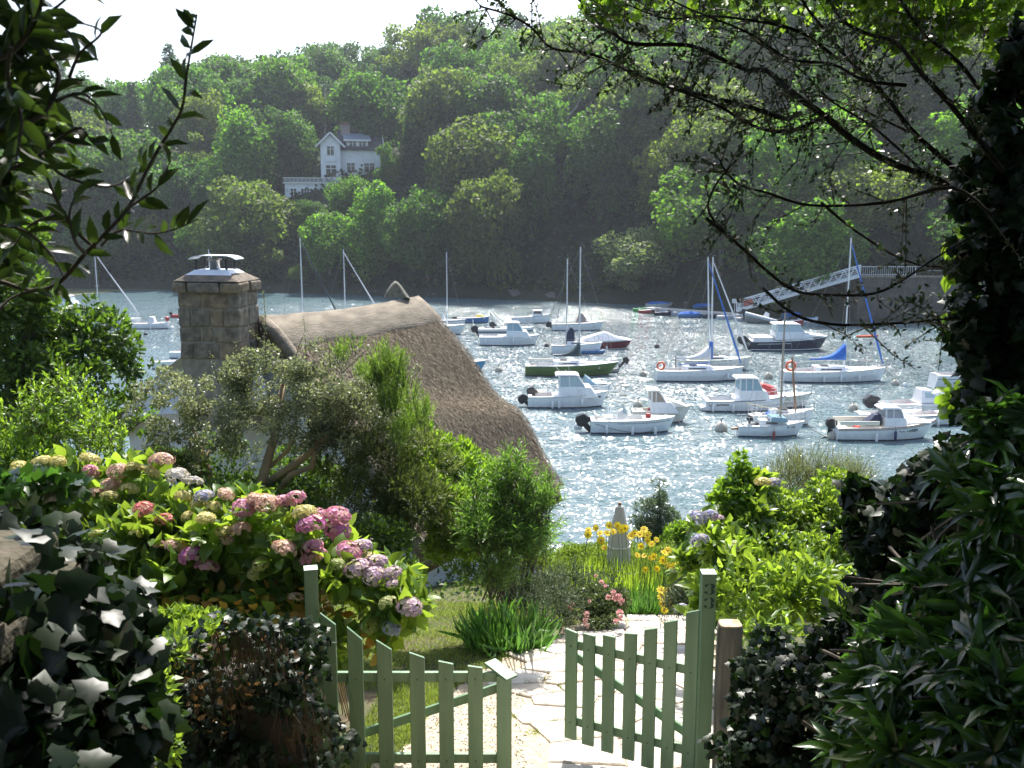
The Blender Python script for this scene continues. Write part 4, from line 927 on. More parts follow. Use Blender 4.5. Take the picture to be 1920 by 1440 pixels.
make_hull(t, h, M['gel']); make_deck(t, h, M['white'], (.1,.5)); MB().prof([(-.4,.7),(L*.12,.7),(-.1,1.35)], .5, .3).build('windscreen', M['clear'], t); rail(t, h, .65, 1, .3, 5)
t, h, L = boat('cabin_boat', 1648, 1806, 780, 'white boat with a low curved cuddy cabin and two big tilted outboards', 'motorboat', fa=.75, fb=.95)
make_hull(t, h, M['gel']); make_deck(t, h, M['white'], (.04,.45), floor=.3); rub_rail(t, h, M['gel2'], .86, .04)
c_ = MB().prof([(-L*.02,.85),(L*.36,.9),(L*.22,1.25),(L*.12,1.65),(L*.0,1.7)], .8, .55).build('cuddy', M['gel'], t, bevel=.06)
MB().prof([(L*.03,1.2),(L*.16,1.2),(L*.10,1.52),(L*.03,1.55)], .73, .64).build('window_glass', M['clear'], c_)
outboard(t, -L/2+.1, .9, 1.25, R(-55)); outboard(t, -L/2+.2, .85, 1.15, R(-62), .5, cmat('green_outboard', (.03,.06,.05))); rail(t, h, .75, 1, .4, 4)
t, h, L = boat('open_boat', 1680, 1800, 790, 'plain white open boat partly behind leaves beside the cuddy boat', 'motorboat', fa=.6, fb=.85); t.location.y -= 1.2
make_hull(t, h, M['gel']); make_deck(t, h, M['white'], (.08,.55)); rub_rail(t, h, M['ink'], .95, .03); fender(t, h, .5)
t, h, L = boat('catamaran', 1757, 1900, 728, 'boxy white boat with a sloped stern lettered CC at the edge of the dark ivy', 'boat', fa=.95, fb=1.05, stern=-.05)
make_hull(t, h, M['gel']); make_deck(t, h, M['white'], (.05,.3)); rub_rail(t, h, M['ink'], .82, .04); lettering(t, 'CC  802801', h, .12, .58, .26); MB().prof([(-L*.15,.9),(L*.4,.9),(L*.25,1.5),(-L*.1,1.6)], .9, .7).build('cabin', M['gel'], t, bevel=.05)
# --- open boats
t, h, L = boat('speedboat', 1108, 1268, 813, 'white open boat with black outboard, three white fenders and a side swoosh', 'motorboat', fa=.78, fb=.92, rake=.12)
make_hull(t, h, M['gel']); make_deck(t, h, M['white'], (.06,.72), floor=.3); rub_rail(t, h, M['gel2'], .95, .05); outboard(t, -L/2-.05, .62, 1.15, R(-38))
sw = MB(); sw.tube([h.pt(q, .78-.42*math.sin(q*3.3-.35), -1)+Vector((0,-.02,0)) for q in np.linspace(.05,.8,14)], .016, 4); sw.build('side_swoosh', M['ink'], t)
MB().tube([h.pt(q, .86, -1)+Vector((0,-.015,0)) for q in np.linspace(.3,.95,9)], .012, 4).build('side_line', M['ink'], t)
[fender(t, h, q, drop=.12+.1*i) for i, q in enumerate((.18,.48,.75))]
k_ = MB().prof([(-.9,.6),(-.35,.6),(-.3,1.0),(-.55,1.42),(-.85,1.25)], .3, .22).build('console', M['white'], t, bevel=.03); MB().prof([(-.62,1.15),(-.3,1.1),(-.6,1.6)], .28, .22).build('windscreen', M['clear'], k_)
MB().tube([(-1.35,-.4,.8),(-1.45,-.4,1.6),(-1.3,.4,1.6),(-1.3,.4,.8)], .025, 5).build('stern_arch', M['white'], t)
MB().box((-1.7,-.5,.4),(-1.2,.5,.95)).box((.6,-.6,.35),(1.0,.6,.85)).build('seat', M['white'], t, bevel=.06)
m_ = MB().prof([(.75,.85),(1.1,.85),(1.05,1.1),(.8,1.12)], .16, .12).build('cool_box', M['red'], t, bevel=.03)
t, h, L = boat('cabin_boat', 1190, 1304, 801, 'white boat with cream cabin roof behind the open boat with the swoosh', 'motorboat', fa=.72, fb=1.05, rake=.2); t.location.y += 1.2
make_hull(t, h, M['gel2'], low=pm('brown_antifoul', (.13,.07,.04), .7)); make_deck(t, h, M['cream'], (.05,.3), floor=.4); rub_rail(t, h, M['cream'], 1, .07); pilothouse(t, h, -L*.20, L*.05, .95, 1.05, .72, M['cream'], fw=.8, glass=pm('brown_glass', (.35,.30,.25), .2))
MB().prof([(L*.08,.95),(L*.42,1.05),(L*.30,1.22),(L*.08,1.5)], .62, .35).build('foredeck', M['cream'], t, bevel=.04)
t, h, L = boat('speedboat', 1046, 1152, 752, 'white runabout with a low windscreen tucked behind the hardtop cabin boat', 'motorboat', fa=.7, fb=.9, rake=.15); t.location.y += 1.5
make_hull(t, h, M['gel']); make_deck(t, h, M['white'], (.08,.42)); MB().prof([(-.1,.85),(L*.22,.88),(.05,1.5)], .75, .5).build('windscreen', M['blueglass'], t); MB().prof([(L*.1,.85),(L*.42,.95),(L*.15,1.15)], .6, .3).build('foredeck', M['white'], t, bevel=.04); rail(t, h, .6, 1, .3, 5)
t, h, L = boat('speedboat', 1088, 1186, 655, 'maroon and white runabout under a white canvas cover beside a blue dinghy', 'motorboat', fa=.72, fb=.85, rake=.16)
make_hull(t, h, M['maroon'], low=M['white']); make_deck(t, h, M['white'], None); rub_rail(t, h, M['white'], 1, .08)
MB().prof([(-L*.5,.75),(L*.47,.88),(L*.2,1.15),(-L*.02,1.62),(-L*.1,1.55),(-L*.45,1.0)], .95, .25).build('canvas_cover', M['whitecloth'], t, bevel=.05); fender(t, h, .1); fender(t, h, .5, drop=.3)
t, h, L = boat('dinghy', 1088, 1132, 659, 'small blue dinghy lying low against the maroon runabout', 'dinghy', fa=.3, fb=.38); t.location.y -= 2.0
make_hull(t, h, M['blueh']); make_deck(t, h, M['blueh'], (.05,.8), floor=.1)
t, h, L = boat('open_boat', 1035, 1136, 620, 'white open boat with a pointed grey canvas over its console', 'motorboat', fa=.75, fb=1.0, rake=.14)
make_hull(t, h, M['gel']); make_deck(t, h, M['white'], (.06,.7), floor=.3); rub_rail(t, h, M['ink'], .96, .035); outboard(t, -L/2, .65, .95, R(-50)); MB().prof([(-.4,.7),(.9,.7),(.75,1.35),(.35,1.9),(.05,1.8)], .4, .2).build('console_cover', M['greycloth'], t, bevel=.05)
t, h, L = boat('cabin_boat', 960, 1032, 606, 'white wooden launch with a tiny wheelhouse, farthest out in the middle', 'boat', fa=.7, fb=1.05, rake=.05)
make_hull(t, h, M['gel']); make_deck(t, h, M['white'], (.05,.45)); rub_rail(t, h, M['ink'], .97, .05); k_ = MB().prof([(.1,.7),(1.4,.7),(1.3,1.5),(.2,1.5)], .55, .5).build('wheelhouse', M['gel'], t, bevel=.03); MB().prof([(.25,1.1),(1.2,1.1),(1.15,1.4),(.3,1.4)], .57, .55).build('window_glass', M['tint'], k_); fender(t, h, .5)
t, h, L = boat('rowing_boat', 857, 917, 606, 'open blue wooden boat with a yellow cloth and raised outboard', 'boat', fa=.6, fb=.75, rake=.04)
make_hull(t, h, M['blueh']); make_deck(t, h, M['gel2'], (.06,.85), floor=.15); outboard(t, -L/2, .55, .8, R(-60)); MB().prof([(.2,.5),(1.4,.5),(1.1,.95),(.5,1.0)], .4, .25).build('cloth', M['yellow'], t, bevel=.08); fender(t, h, .5)
t, h, L = boat('open_boat', 800, 873, 612, 'white open boat with dark interior next to the blue wooden boat', 'boat', fa=.7, fb=.75)
make_hull(t, h, M['gel']); make_deck(t, h, M['white'], (.06,.8)); rub_rail(t, h, M['ink'], .9, .05); outboard(t, -L/2, .7, 1, R(-40)); MB().prof([(-.8,.5),(0,.5),(-.3,1.3)], .4, .3).build('console', M['white'], t, bevel=.03)
t, h, L = boat('rowing_boat', 780, 913, 697, 'light blue boat with only its bow showing past the thatched roof', 'boat', fa=.7, fb=.85, rake=.14)
make_hull(t, h, M['ltblue']); make_deck(t, h, M['gel2'], (.06,.8)); rub_rail(t, h, M['gel2'], 1, .06)
t, h, L = boat('cruiser', 1407, 1556, 658, 'navy hulled motor cruiser with a white upper deck and cabin', 'motorboat', fa=.95, fb=1.35, rake=.14)
make_hull(t, h, M['navy'], low=M['navy']); make_deck(t, h, M['white'], (.06,.32), floor=.5); rub_rail(t, h, M['white'], .96, .10); rub_rail(t, h, M['white'], .40, .07, 'waterline_stripe'); pilothouse(t, h, -L*.18, L*.17, 1.35, 1.1, 1.1, fw=.9, glass=M['clear'])
MB().prof([(-L*.2,1.05),(L*.45,1.4),(L*.2,1.62),(-L*.2,1.75)], 1.25, 1.0).build('superstructure', M['white'], t, bevel=.05); outboard(t, -L/2-.1, .8, 1.3, R(-30)); rail(t, h, .55, 1, .5, 6)
MB().tube([h.pt(q, .8, -1)+Vector((0,-.03,0)) for q in np.linspace(.08,.5,8)], .03, 4).build('side_trim', M['galv'], t)
MB().box((-L*.47,-1,.95),(-L*.22,1,1.3)).build('cockpit_bench', M['white'], t, bevel=.06)
t, h, L = boat('open_boat', 243, 318, 617, 'small white open boat with a red float at its bow, left of the chimney', 'boat', fa=.6, fb=.72)
make_hull(t, h, M['gel']); make_deck(t, h, M['white'], (.06,.75)); MB().prof([(-.2,.5),(.6,.5),(.4,1.3),(-.1,1.35)], .4, .3).build('console', M['whitecloth'], t, bevel=.05); MB().lathe([(.05,.6),(.24,.75),(.24,1.0),(.08,1.15)], 10, (L*.42,-.1,.2)).build('float', M['red'], t, smooth=True); fender(t, h, .55)
t, h, L = boat('dinghy', 322, 352, 596, 'little red dinghy just left of the stone chimney', 'dinghy', fa=.35, fb=.4)
make_hull(t, h, M['red'], low=M['red']); make_deck(t, h, M['red'], (.05,.85)); outboard(t, -L/2, .35, .6)
t, h, L = boat('dinghy', 333, 362, 606, 'little white dinghy in front of the red one by the chimney', 'dinghy', fa=.4, fb=.45)
make_hull(t, h, M['gel']); make_deck(t, h, M['white'], (.05,.85))
t, h, L = boat('open_boat', 318, 380, 672, 'white open boat peeping out low behind the left of the chimney', 'boat', fa=.55, fb=.7)
make_hull(t, h, M['gel']); make_deck(t, h, M['white'], (.06,.8)); MB().prof([(-.6,.5),(-.1,.5),(-.2,1.15)], .3, .2).build('cloth', M['orange'], t, bevel=.05)
t, h, L = boat('open_boat', 285, 345, 692, 'white boat just above the green leaves left of the cottage', 'boat', fa=.6, fb=.75)
make_hull(t, h, M['gel']); make_deck(t, h, M['white'], (.06,.8))
t, h, L = boat('cruiser', 95, 150, 585, 'white cruiser seen through the leaves at the far left of the water', 'motorboat', fa=.9, fb=1.1)
make_hull(t, h, M['gel']); make_deck(t, h, M['white'], (.06,.3)); pilothouse(t, h, -.6, 1.0, 1, 1.0, .9, fw=.5)
t, h, L = boat('open_boat', 170, 232, 655, 'white open boat glimpsed through the oak leaves', 'boat', fa=.6, fb=.75)
make_hull(t, h, M['gel']); make_deck(t, h, M['white'], (.06,.8)); fender(t, h, .5)
# --- sailing boats
def sail(xl, xr, yw, mx, mtop, label, hullm=None, rake=.12, fa=.8, fb=1.05, deckm=None, **k):
    t, h, L = boat('sailboat', xl, xr, yw, label, 'sailboat', fa=fa, fb=fb, rake=rake, sail=True, tr=.62, B=None)
    h.B = L*.31; make_hull(t, h, hullm or M['gel']); make_deck(t, h, deckm or M['white'], (.05,.32), floor=.35); rub_rail(t, h, M['gel2'], 1, .05)
    s = mpp(t.location); xm = (mx-(xl+xr)/2)*s
    top = at(mx, mtop, Y=t.location.y).z
    coachroof(t, h, .3, .66); rail(t, h, .0, .14, .55, 3, name='pushpit'); rail(t, h, .84, 1, .55, 3, name='pulpit')
    mm = MB(); [mm.tube([h.pt(q, 1, s_)-Vector((0,s_*.05,0)), h.pt(q, 1, s_)+Vector((0,-s_*.05,.55))], .012, 4) for q in (.25,.4,.55,.7) for s_ in (-1,1)]
    [mm.tube([h.pt(q, 1, s_)+Vector((0,-s_*.05,.53)) for q in np.linspace(.14,.84,9)], .006, 3) for s_ in (-1,1)]; mm.build('lifelines', M['wire'], t)
    return t, h, L, xm, top
t, h, L, xm, top = sail(985, 1162, 706, 1087, 463, 'green hulled sailboat with a dark boom cover and outboard, moored in mid river', M['greenh'], .16)
mast_rig(t, h, L, xm, top, -2.1, M['teal'], 1.2, .6, boomz=1.6); lettering(t, 'LI', h, .78, .78, .2); MB().box((h.pt(.77,.7,-1).x,h.pt(.8,.7,-1).y-.03,.6),(h.pt(.77,.7,-1).x+.32,h.pt(.8,.7,-1).y-.015,.78)).build('name_plate', M['white'], t)
MB().tube([(-L*.46,-.5,1.3),(-L*.2,-.5,1.35)], .09, 6).build('rolled_sail', M['cream'], t)
t, h, L = boat('dinghy', 1120, 1166, 703, 'grey inflatable dinghy with its own outboard under the bow of the green sailboat', 'dinghy', fa=.3, fb=.35); t.location.y += 1.0
make_hull(t, h, pm('grey_rubber', (.35,.36,.36), .6)); make_deck(t, h, M['greycloth'], (.05,.8), floor=.1); outboard(t, L/2+.45, .75, .75, R(40))
t, h, L, xm, top = sail(1036, 1135, 672, 1066, 488, 'white sailboat behind the green one with an upright navy sail bag', M['gel'])
mast_rig(t, h, L, xm, top, spread=.5, boomx=None); t.location.y += 2.5
MB().prof([(xm-.1,.9),(xm+.75,.9),(xm+.7,2.2),(xm+.35,2.5),(xm+.0,1.9)], .3, .2).build('sail_bag', M['navycloth'], t, bevel=.1)
t, h, L, xm, top = sail(1232, 1398, 716, 1333, 480, 'white sailboat with a white sail cover tipped blue and an orange lifebuoy', M['gel'], .1)
mast_rig(t, h, L, xm, top, -2.6, M['whitecloth'], 1.2, .55, M['bluecloth'], lean=-.4, boomz=1.75); lifebuoy(t, -L*.46, -.8, 1.25)
MB().prof([(xm-.12,1.75),(xm+.22,1.72),(xm+.2,3.0),(xm-.08,3.05)], .14, .08).build('cover_end', M['bluecloth'], t); MB().tube([(-L*.25,-.3,1.25),(xm,-.3,1.4)], .05, 5).build('spinnaker_pole', M['bluecloth'], t); fender(t, h, .8, drop=.2)
MB().box((-L*.28,-.03,1.0),(-L*.27,.03,1.9)).build('outboard_bracket', M['tint'], t)
t, h, L, xm, top = sail(1288, 1410, 695, 1336, 482, 'white sailboat with a pale green deck right behind the blue tipped sail cover', M['gel2'], .1, deckm=cmat('pale_green_deck', (.55,.62,.5)))
mast_rig(t, h, L, xm, top, None, spread=.6, jib=M['whitecloth'], lean=-.15); 
t, h, L, xm, top = sail(1472, 1668, 718, 1588, 446, 'white sailboat with a blue boom cover, blue furled sail and orange buoy', M['gel'], .07)
mast_rig(t, h, L, xm, top, -2.7, M['bluecloth'], 1.3, .5, M['bluecloth'], boomz=1.75); lifebuoy(t, -L*.45, -.9, 1.3, 1.25); [fender(t, h, q, drop=.15) for q in (.36,.52,.7)]
t, h, L, xm, top = sail(1386, 1512, 820, 1465, 570, 'little white sailboat with a bare brownish mast and a turquoise window, nearest to the bank', M['gel'], .16, fa=.62, fb=.85)
mast_rig(t, h, L, xm, top, None, spread=.5, wood=pm('weathered_spar', (.38,.30,.22), .6)); lettering(t, 'A 152', h, .72, .8, .22); fender(t, h, .5, cmat('red_fender', (.35,.06,.06)), drop=.2)
MB().tube([(xm,-.1,1.5),(xm-2.2,-.8,2.1)], .035, 6).build('boom', pm('cream_spar', (.7,.62,.42), .6), t); outboard(t, -L/2+.8, .9, .5, 0, 0)
MB().prof([(-L/2-.38,.38),(-L/2,.38),(-L/2,.5),(-L/2-.38,.46)], .14, .14).build('rudder_head', M['wood'], t)
MB().prof([(xm-.7,.95),(xm+.35,.9),(xm+.2,1.15),(xm-.6,1.2)], .62, .58).build('cabin_window', M['blueglass'], t)
t, h, L, xm, top = sail(1420, 1544, 810, 1508, 690, 'white double-ended boat with a stubby brown mast behind the little sailboat', M['gel'], .12, fa=.6, fb=1.0); t.location.y += 1.6
MB().tube([(xm,0,.9),(xm-.2,0,top-1.0)], [.06,.07], 7).tube([(xm-.2,0,top-1.0),(xm-.35,0,top+.4)], [.07,.05], 7).build('mast', M['wood'], t)
t, h, L, xm, top = sail(770, 872, 628, 838, 473, 'white sailboat half hidden by the top of the thatched roof', M['gel'], .14)
mast_rig(t, h, L, xm, top, None, spread=.5)
t, h, L, xm, top = sail(520, 640, 622, 566, 447, 'sailboat behind the mortar ridge with a dark furled sail', M['gel'])
mast_rig(t, h, L, xm, top, None, spread=.55, jib=M['teal'])
t, h, L, xm, top = sail(600, 720, 620, 646, 468, 'sailboat behind the mortar ridge with a pale furled sail', M['gel'])
mast_rig(t, h, L, xm, top, None, spread=.45, jib=M['whitecloth'])
t, h, L, xm, top = sail(350, 460, 622, 395, 468, 'sailboat whose mast tip shows above the chimney cowl', M['gel'])
mast_rig(t, h, L, xm, top, None, spread=.5, jib=M['whitecloth'])
t, h, L, xm, top = sail(150, 262, 615, 182, 470, 'sailboat at the left behind oak leaves with a thick pale furled sail', M['gel'], fa=.85)
mast_rig(t, h, L, xm, top, None, spread=.5, jib=M['whitecloth'])
# --- tenders round the pontoon
def tender(name, xl, xr, yw, mat, label, deck=None, ob_=0, low=None, cover=None, dy=0):
    t, h, L = boat(name, xl, xr, yw, label, 'dinghy', fa=.42, fb=.55, rake=.08, yaw=rnd.uniform(-.15,.15)); t.location.y += dy
    make_hull(t, h, mat, low=low or mat); make_deck(t, h, deck or mat, (.05,.85) if not cover else None, floor=.12)
    if cover: MB().prof([(-L*.48,.42),(L*.46,.5),(L*.1,.75),(-L*.3,.72)], .55, .2).build('cover', cover, t, bevel=.05)
    if ob_: outboard(t, -L/2, .45, .65, R(-40))
M['rubber'] = pm('pale_grey_rubber', (.5,.52,.54), .6, (.4,.42,.44), 3); M['greenp'] = cmat('green_plastic', (.05,.35,.08))
tender('dinghy', 1187, 1212, 585, M['greenp'], 'small green dinghy at the outer tip of the pontoon')
tender('dinghy', 1198, 1228, 588, M['red'], 'red and white dinghy second from the outer tip of the pontoon', M['white'])
tender('dinghy', 1228, 1262, 592, M['navy'], 'dark blue dinghy with a raised outboard on the near side of the pontoon', M['rubber'], 1)
tender('dinghy', 1258, 1300, 592, M['rubber'], 'grey inflatable between two blue covered dinghies', ob_=1)
tender('dinghy', 1272, 1318, 596, M['blueh'], 'dinghy under a bright blue cover on the near side of the pontoon', cover=M['bluecloth'], low=M['navy'])
tender('dinghy', 1318, 1352, 597, M['navy'], 'navy dinghy just left of two grey inflatables')
tender('dinghy', 1345, 1388, 599, M['rubber'], 'grey inflatable nearest to the foot of the gangway')
tender('dinghy', 1378, 1425, 603, M['rubber'], 'second grey inflatable beside the big upended tender')
tender('dinghy', 1300, 1345, 580, M['blueh'], 'blue covered dinghy on the far side of the pontoon', cover=M['bluecloth'])
tender('dinghy', 1212, 1262, 576, M['gel2'], 'white dinghy with a blue cover on the far side near the tip', cover=M['bluecloth'])
tender('dinghy', 1466, 1510, 609, M['red'], 'red and white speed tender right of the big grey inflatable', M['white'], 1)
tender('dinghy', 1468, 1512, 597, M['blueh'], 'dinghy with a blue cover farthest right on the far side', cover=M['bluecloth'])
tender('dinghy', 1498, 1536, 604, M['gel'], 'white dinghy with light blue gunwale at the right end of the row', M['ltblue'])
tender('kayak', 1608, 1650, 633, M['orange'], 'flat orange kayak floating alone right of the navy cruiser')
bpy.data.objects['kayak']['category'] = 'kayak'; bpy.data.objects['kayak'].scale = (1,.5,.45)
c = at(1432, 606, z=0); t = thing('inflatable_boat', (c.x, c.y, .35), 'big grey inflatable leaning up on the pontoon with a white console', 'inflatable boat', rz=R(-28))
t.rotation_euler = (R(-20), R(14), R(-22)); tb = MB(); pts = [(-2.2,.75,0),(1.2,.8,.05),(2.0,.5,.15),(2.4,0,.25),(2.0,-.5,.15),(1.2,-.8,.05),(-2.2,-.75,0)]
tb.tube(pts, .24, 8).build('tube', M['rubber'], t, smooth=True); MB().box((-2,-.6,-.1),(1.6,.6,.0)).build('floor', M['white'], t); MB().prof([(-.3,0),(.5,0),(.4,.9),(-.1,1.0)], .3, .25).build('console', M['white'], t, bevel=.04); outboard(t, -2.2, .2, .9, R(-20))
# --- mooring buoys
M['buoyc'] = pm('stained_buoy', (.50,.46,.38), .6, (.25,.22,.16), 3)
for px, py, s, mat, lb in [(935,697,1,'buoyc','pale mooring buoy near the edge of the thatch'),(1206,705,1,'buoyc','brownish mooring buoy between the green and the white sailboat'),(1084,803,.9,'white','white mooring buoy beside the black outboard of the open boat'),
     (1352,808,1.3,'buoyc','grey mooring buoy left of the little sailboat'),(1600,770,1.1,'buoyc','mooring buoy in front of the tilted outboards'),(1441,710,1.2,'buoyc','mooring buoy at the stern of the sailboat with the blue boom cover'),(1679,722,1,'buoyc','mooring buoy at the end of the taut bow line'),
     (1697,724,.7,'white','small pale float right of the bow line buoy'),(1025,650,.8,'outb','dark buoy behind the bow of the small cabin boat'),(1232,652,.9,'outb','dark grey buoy in the glitter left of the twin masts'),(273,628,.7,'outb','black buoy in front of the small open boat left of the chimney'),
     (322,617,.9,'white','white buoy between the small open boat and the chimney'),(1196,764,1.1,'buoyc','mooring buoy at the stern of the boat with the cream cabin'),(1560,822,1,'buoyc','mooring buoy beside the outboard of the boat with the orange line'),
     (1318,765,.8,'white','white float at the stern of the long cabin boat'),(892,645,.8,'white','white float at the stern of the small hardtop cabin boat')]:
    p = at(px, py, z=0); t = thing('mooring_buoy', p, lb, 'buoy', 'mooring buoys on the river')
    MB().lathe([(.1,-.25),(.26,-.1),(.30,.08),(.24,.28),(.12,.4)], 12).build('float', M[mat], t, smooth=True).scale = (s,s,s)
    m_ = MB().tube([(0,0,.38*s),(0,0,.55*s)], .03, 5).tube([(-.1*s,0,.55*s),(.1*s,0,.6*s)], .025, 5).build('eye_bolt', M['wire'], t)
# ================================================================== THE GARDEN
def G(px, py):
    """ground point seen at a photo pixel"""
    for Y in np.arange(3.0, 40, .05):
        p = at(px, py, Y)
        if p.z <= float(gz(p.x, p.y)): return Vector((p.x, p.y, float(gz(p.x, p.y))))
    return at(px, py, 30)
def ondrop(p): return Vector((p.x, p.y, float(gz(p.x, p.y))))
# ---- green picket gate, posts
M['green'] = pm('green_paint', (.165,.275,.165), .5, (.11,.20,.115), 7, .0028, 55, stretch=(1.5,1.5,.14), detail=10); M['gdark'] = pm('dark_green_paint', (.012,.05,.035), .5)
M['stain'] = pm('screw_head', (.06,.08,.05), .5, metal=.4)
RZ1, RZ2 = 9.98, 9.40
def picket(par, p, yaw, w_, z0, zl, zr, mat=None, th_=.022, name='picket'):
    """p: centre of front face at ground plan, slanted top zl (left) to zr (right)"""
    c, s = math.cos(yaw), math.sin(yaw); m_ = MB(); vs = []
    for d in (0, th_):
        for x, z in ((-w_/2,z0),(w_/2,z0),(w_/2,zr),(-w_/2,zl)): vs.append((p.x+x*c-d*s*-1*-1+0, p.y+x*s+d*c, z))
    m_.add(vs, [(0,1,2,3),(7,6,5,4),(0,4,5,1),(1,5,6,2),(2,6,7,3),(3,7,4,0)])
    o = m_.build(name, mat or M['green'], par, bevel=.003); o.location = -Vector(par.location); return o
Lg = thing('garden_gate', at(602, 1270, z=RZ1), 'left leaf of the green picket gate, closed, its pickets stepping down to the middle', 'gate')
Y0 = Lg.location.y
tops = [(618,1150,1172),(667,1176,1200),(721,1201,1219),(782,1224,1234),(836,1240,1246),(891,1249,1253)]
for px, a, b_ in tops:
    p = at(px, 1270, Y0-.03); w_ = .098; picket(Lg, p, 0, w_, 9.22, at(px, a, p.y).z, at(px, b_, p.y).z)
    for zz in (RZ1, RZ2):
        so = MB().tube([(p.x,p.y-.004,zz),(p.x,p.y+.002,zz)], .006, 6).build('screw', M['stain'], Lg); so.location = -Vector(Lg.location)
pe = at(945, 1270, Y0-.03); picket(Lg, pe, 0, .10, 9.2, at(945,1268,pe.y).z, at(945,1268,pe.y).z, th_=.08, name='end_stile')
def lbar(par, a, b_, h_, t_, nm, mat=None):
    o = MB().bar(a, b_, t_, h_).build(nm, mat or M['green'], par, bevel=.003); o.location = -Vector(par.location); return o
lp = at(598, 1270, Y0)
for z in (RZ1, RZ2): lbar(Lg, (lp.x,Y0+.014,z), (pe.x-.02,Y0+.014,z), .065, .032, 'rail')
lbar(Lg, (lp.x,Y0+.045,RZ2+.06), (pe.x-.03,Y0+.045,RZ1-.09), .06, .026, 'brace')
a = at(918,1240,Y0+.06); b_ = at(960,1272,Y0-.09)
lbar(Lg, a, b_, .018, .10, 'stile_cap')
hx, fx = at(1316, 1262, z=RZ1), at(1068, 1207, z=RZ1)
dv = Vector((hx.x-fx.x, hx.y-fx.y, 0)); yw = math.atan2(dv.y, dv.x); dvn = dv.normalized(); bk = Vector((-dvn.y, dvn.x, 0))
Rg = thing('garden_gate', (hx.x, hx.y, RZ1), 'right leaf of the green picket gate, swung open inwards over the paving', 'gate')
for px, a, b_, bo in [(1073,1181,1185,1386),(1106,1190,1191,1398),(1143,1193,1193,1411),(1183,1190,1187,1425),(1220,1184,1176,1440),(1257,1170,1161,1452),(1297,1152,1142,1470)]:
    # intersect pixel ray with the leaf's vertical plane
    u = at(px, 1270, 6.0); rx = u.x/u.y; t_ = (rx*fx.y-fx.x)/(dvn.x-rx*dvn.y); p = fx+dvn*t_-bk*.03
    picket(Rg, p, yw, .09, at(px, bo, p.y).z, at(px, a, p.y).z, at(px, b_, p.y).z)
    for zz in (RZ1, RZ2):
        so = MB().tube([p-bk*.004+Vector((0,0,zz-p.z)), p+bk*.002+Vector((0,0,zz-p.z))], .006, 6).build('screw', M['stain'], Rg); so.location = -Vector(Rg.location)
for z in (RZ1, RZ2): lbar(Rg, fx-dvn*.03+bk*.012+Vector((0,0,z-RZ1)), hx+bk*.012+Vector((0,0,z-RZ1)), .065, .03, 'rail')
lbar(Rg, fx+bk*.04+Vector((0,0,-.09)), hx+bk*.04+Vector((0,0,RZ2-RZ1+.06)), .06, .026, 'brace')
def post(px, pyt, Y, w_, label, yaw=0, num=False):
    p = at(px, pyt, Y); b0 = 8.9; t = thing('gate_post', (p.x, p.y, b0), label, 'post', rz=yaw)
    H_ = p.z-b0; MB().box((-w_/2,0,0),(w_/2,w_,H_)).build('shaft', M['green'], t, bevel=.004)
    MB().box((-w_/2-.0015,-.0015,H_),(w_/2+.0015,w_+.0015,H_+.006)).build('cap', pm('pale_cap', (.5,.58,.48), .5), t, bevel=.002)  # cap coloured paler than the green shaft
    return t, H_
post(583, 1070, 6.12, .085, 'square green gate post at the left, beside the ivy mound', R(14))
tp, H_ = post(1331, 1078, 6.10, .092, 'square green gate post bearing the house number 33')
for k, dz_ in enumerate((.105, .20)):      # stencilled figures
    m_ = MB(); r0 = .0135
    for cz, a0, a1 in ((.0125, 155, -62), (-.0135, 62, -155)):
        for g0, g1 in ((a0, (95 if a0 > 0 and a1 < 0 and cz > 0 else 8)), ((83 if cz > 0 else -8) , a1)) if cz > 0 else ((a0, -84), (-97, a1)):
            n = 8; vs = []
            for i in range(n+1):
                a = R(g0+(g1-g0)*i/n); th_ = .003+.0085*max(0, math.cos(a))+ (.0035 if i in (0, n) and abs(g0 if i == 0 else g1) > 120 else 0)
                ri, ro = r0-th_*.55, r0+th_*.5
                vs += [(1.15*ri*math.cos(a), 0, cz+ri*math.sin(a)*.95), (1.15*ro*math.cos(a), 0, cz+ro*math.sin(a)*.95)]
            m_.add(vs, [(2*i, 2*i+1, 2*i+3, 2*i+2) for i in range(n)])
    for s in (1, -1): m_.lathe([(.0062,0),(.0062,.0001)], 8, (0,0,0)) if False else m_.add([(-.0145+.0062*math.cos(q),0,s*.0165+.0062*math.sin(q)) for q in np.linspace(0, 5.5, 8)], [tuple(range(8))])
    o = m_.build('numeral', M['gdark'], tp); o.location = (0, -.0025, H_-dz_+.01); o.scale = (1.55,1,1.35)
p = at(1369, 1168, 6.15)
t = thing('wooden_post', (p.x, p.y, 8.9), 'stout weathered round wooden post right of the post with the number', 'post')
M['oldwood'] = pm('weathered_wood', (.24,.23,.205), .9, (.10,.098,.09), 6, .01, 22, stretch=(2,2,.35)); M['endgrain'] = pm('end_grain', (.5,.46,.40), .9, (.36,.25,.15), 14)
H_ = p.z-8.9; t['label'] = 'stout weathered grey brown post with a pale top, right of the numbered post'
def sqp(zs, rs, n=28):
    m_ = MB(); vs = []
    for z, r in zip(zs, rs):
        for j in range(n):
            a = 2*math.pi*j/n; k = 1/(abs(math.cos(a))**5+abs(math.sin(a))**5)**.2; vs.append((r*k*math.cos(a)*(1+.02*math.sin(5*a+z*7)), r*.9*k*math.sin(a), z))
    return m_.add(vs, [(i*n+j, i*n+(j+1) % n, (i+1)*n+(j+1) % n, (i+1)*n+j) for i in range(len(zs)-1) for j in range(n)]+[tuple((len(zs)-1)*n+j for j in range(n))])
sqp([0,H_*.4,H_*.7,H_-.03,H_-.008], [.080,.078,.080,.077,.072]).build('shaft', M['oldwood'], t, smooth=False)
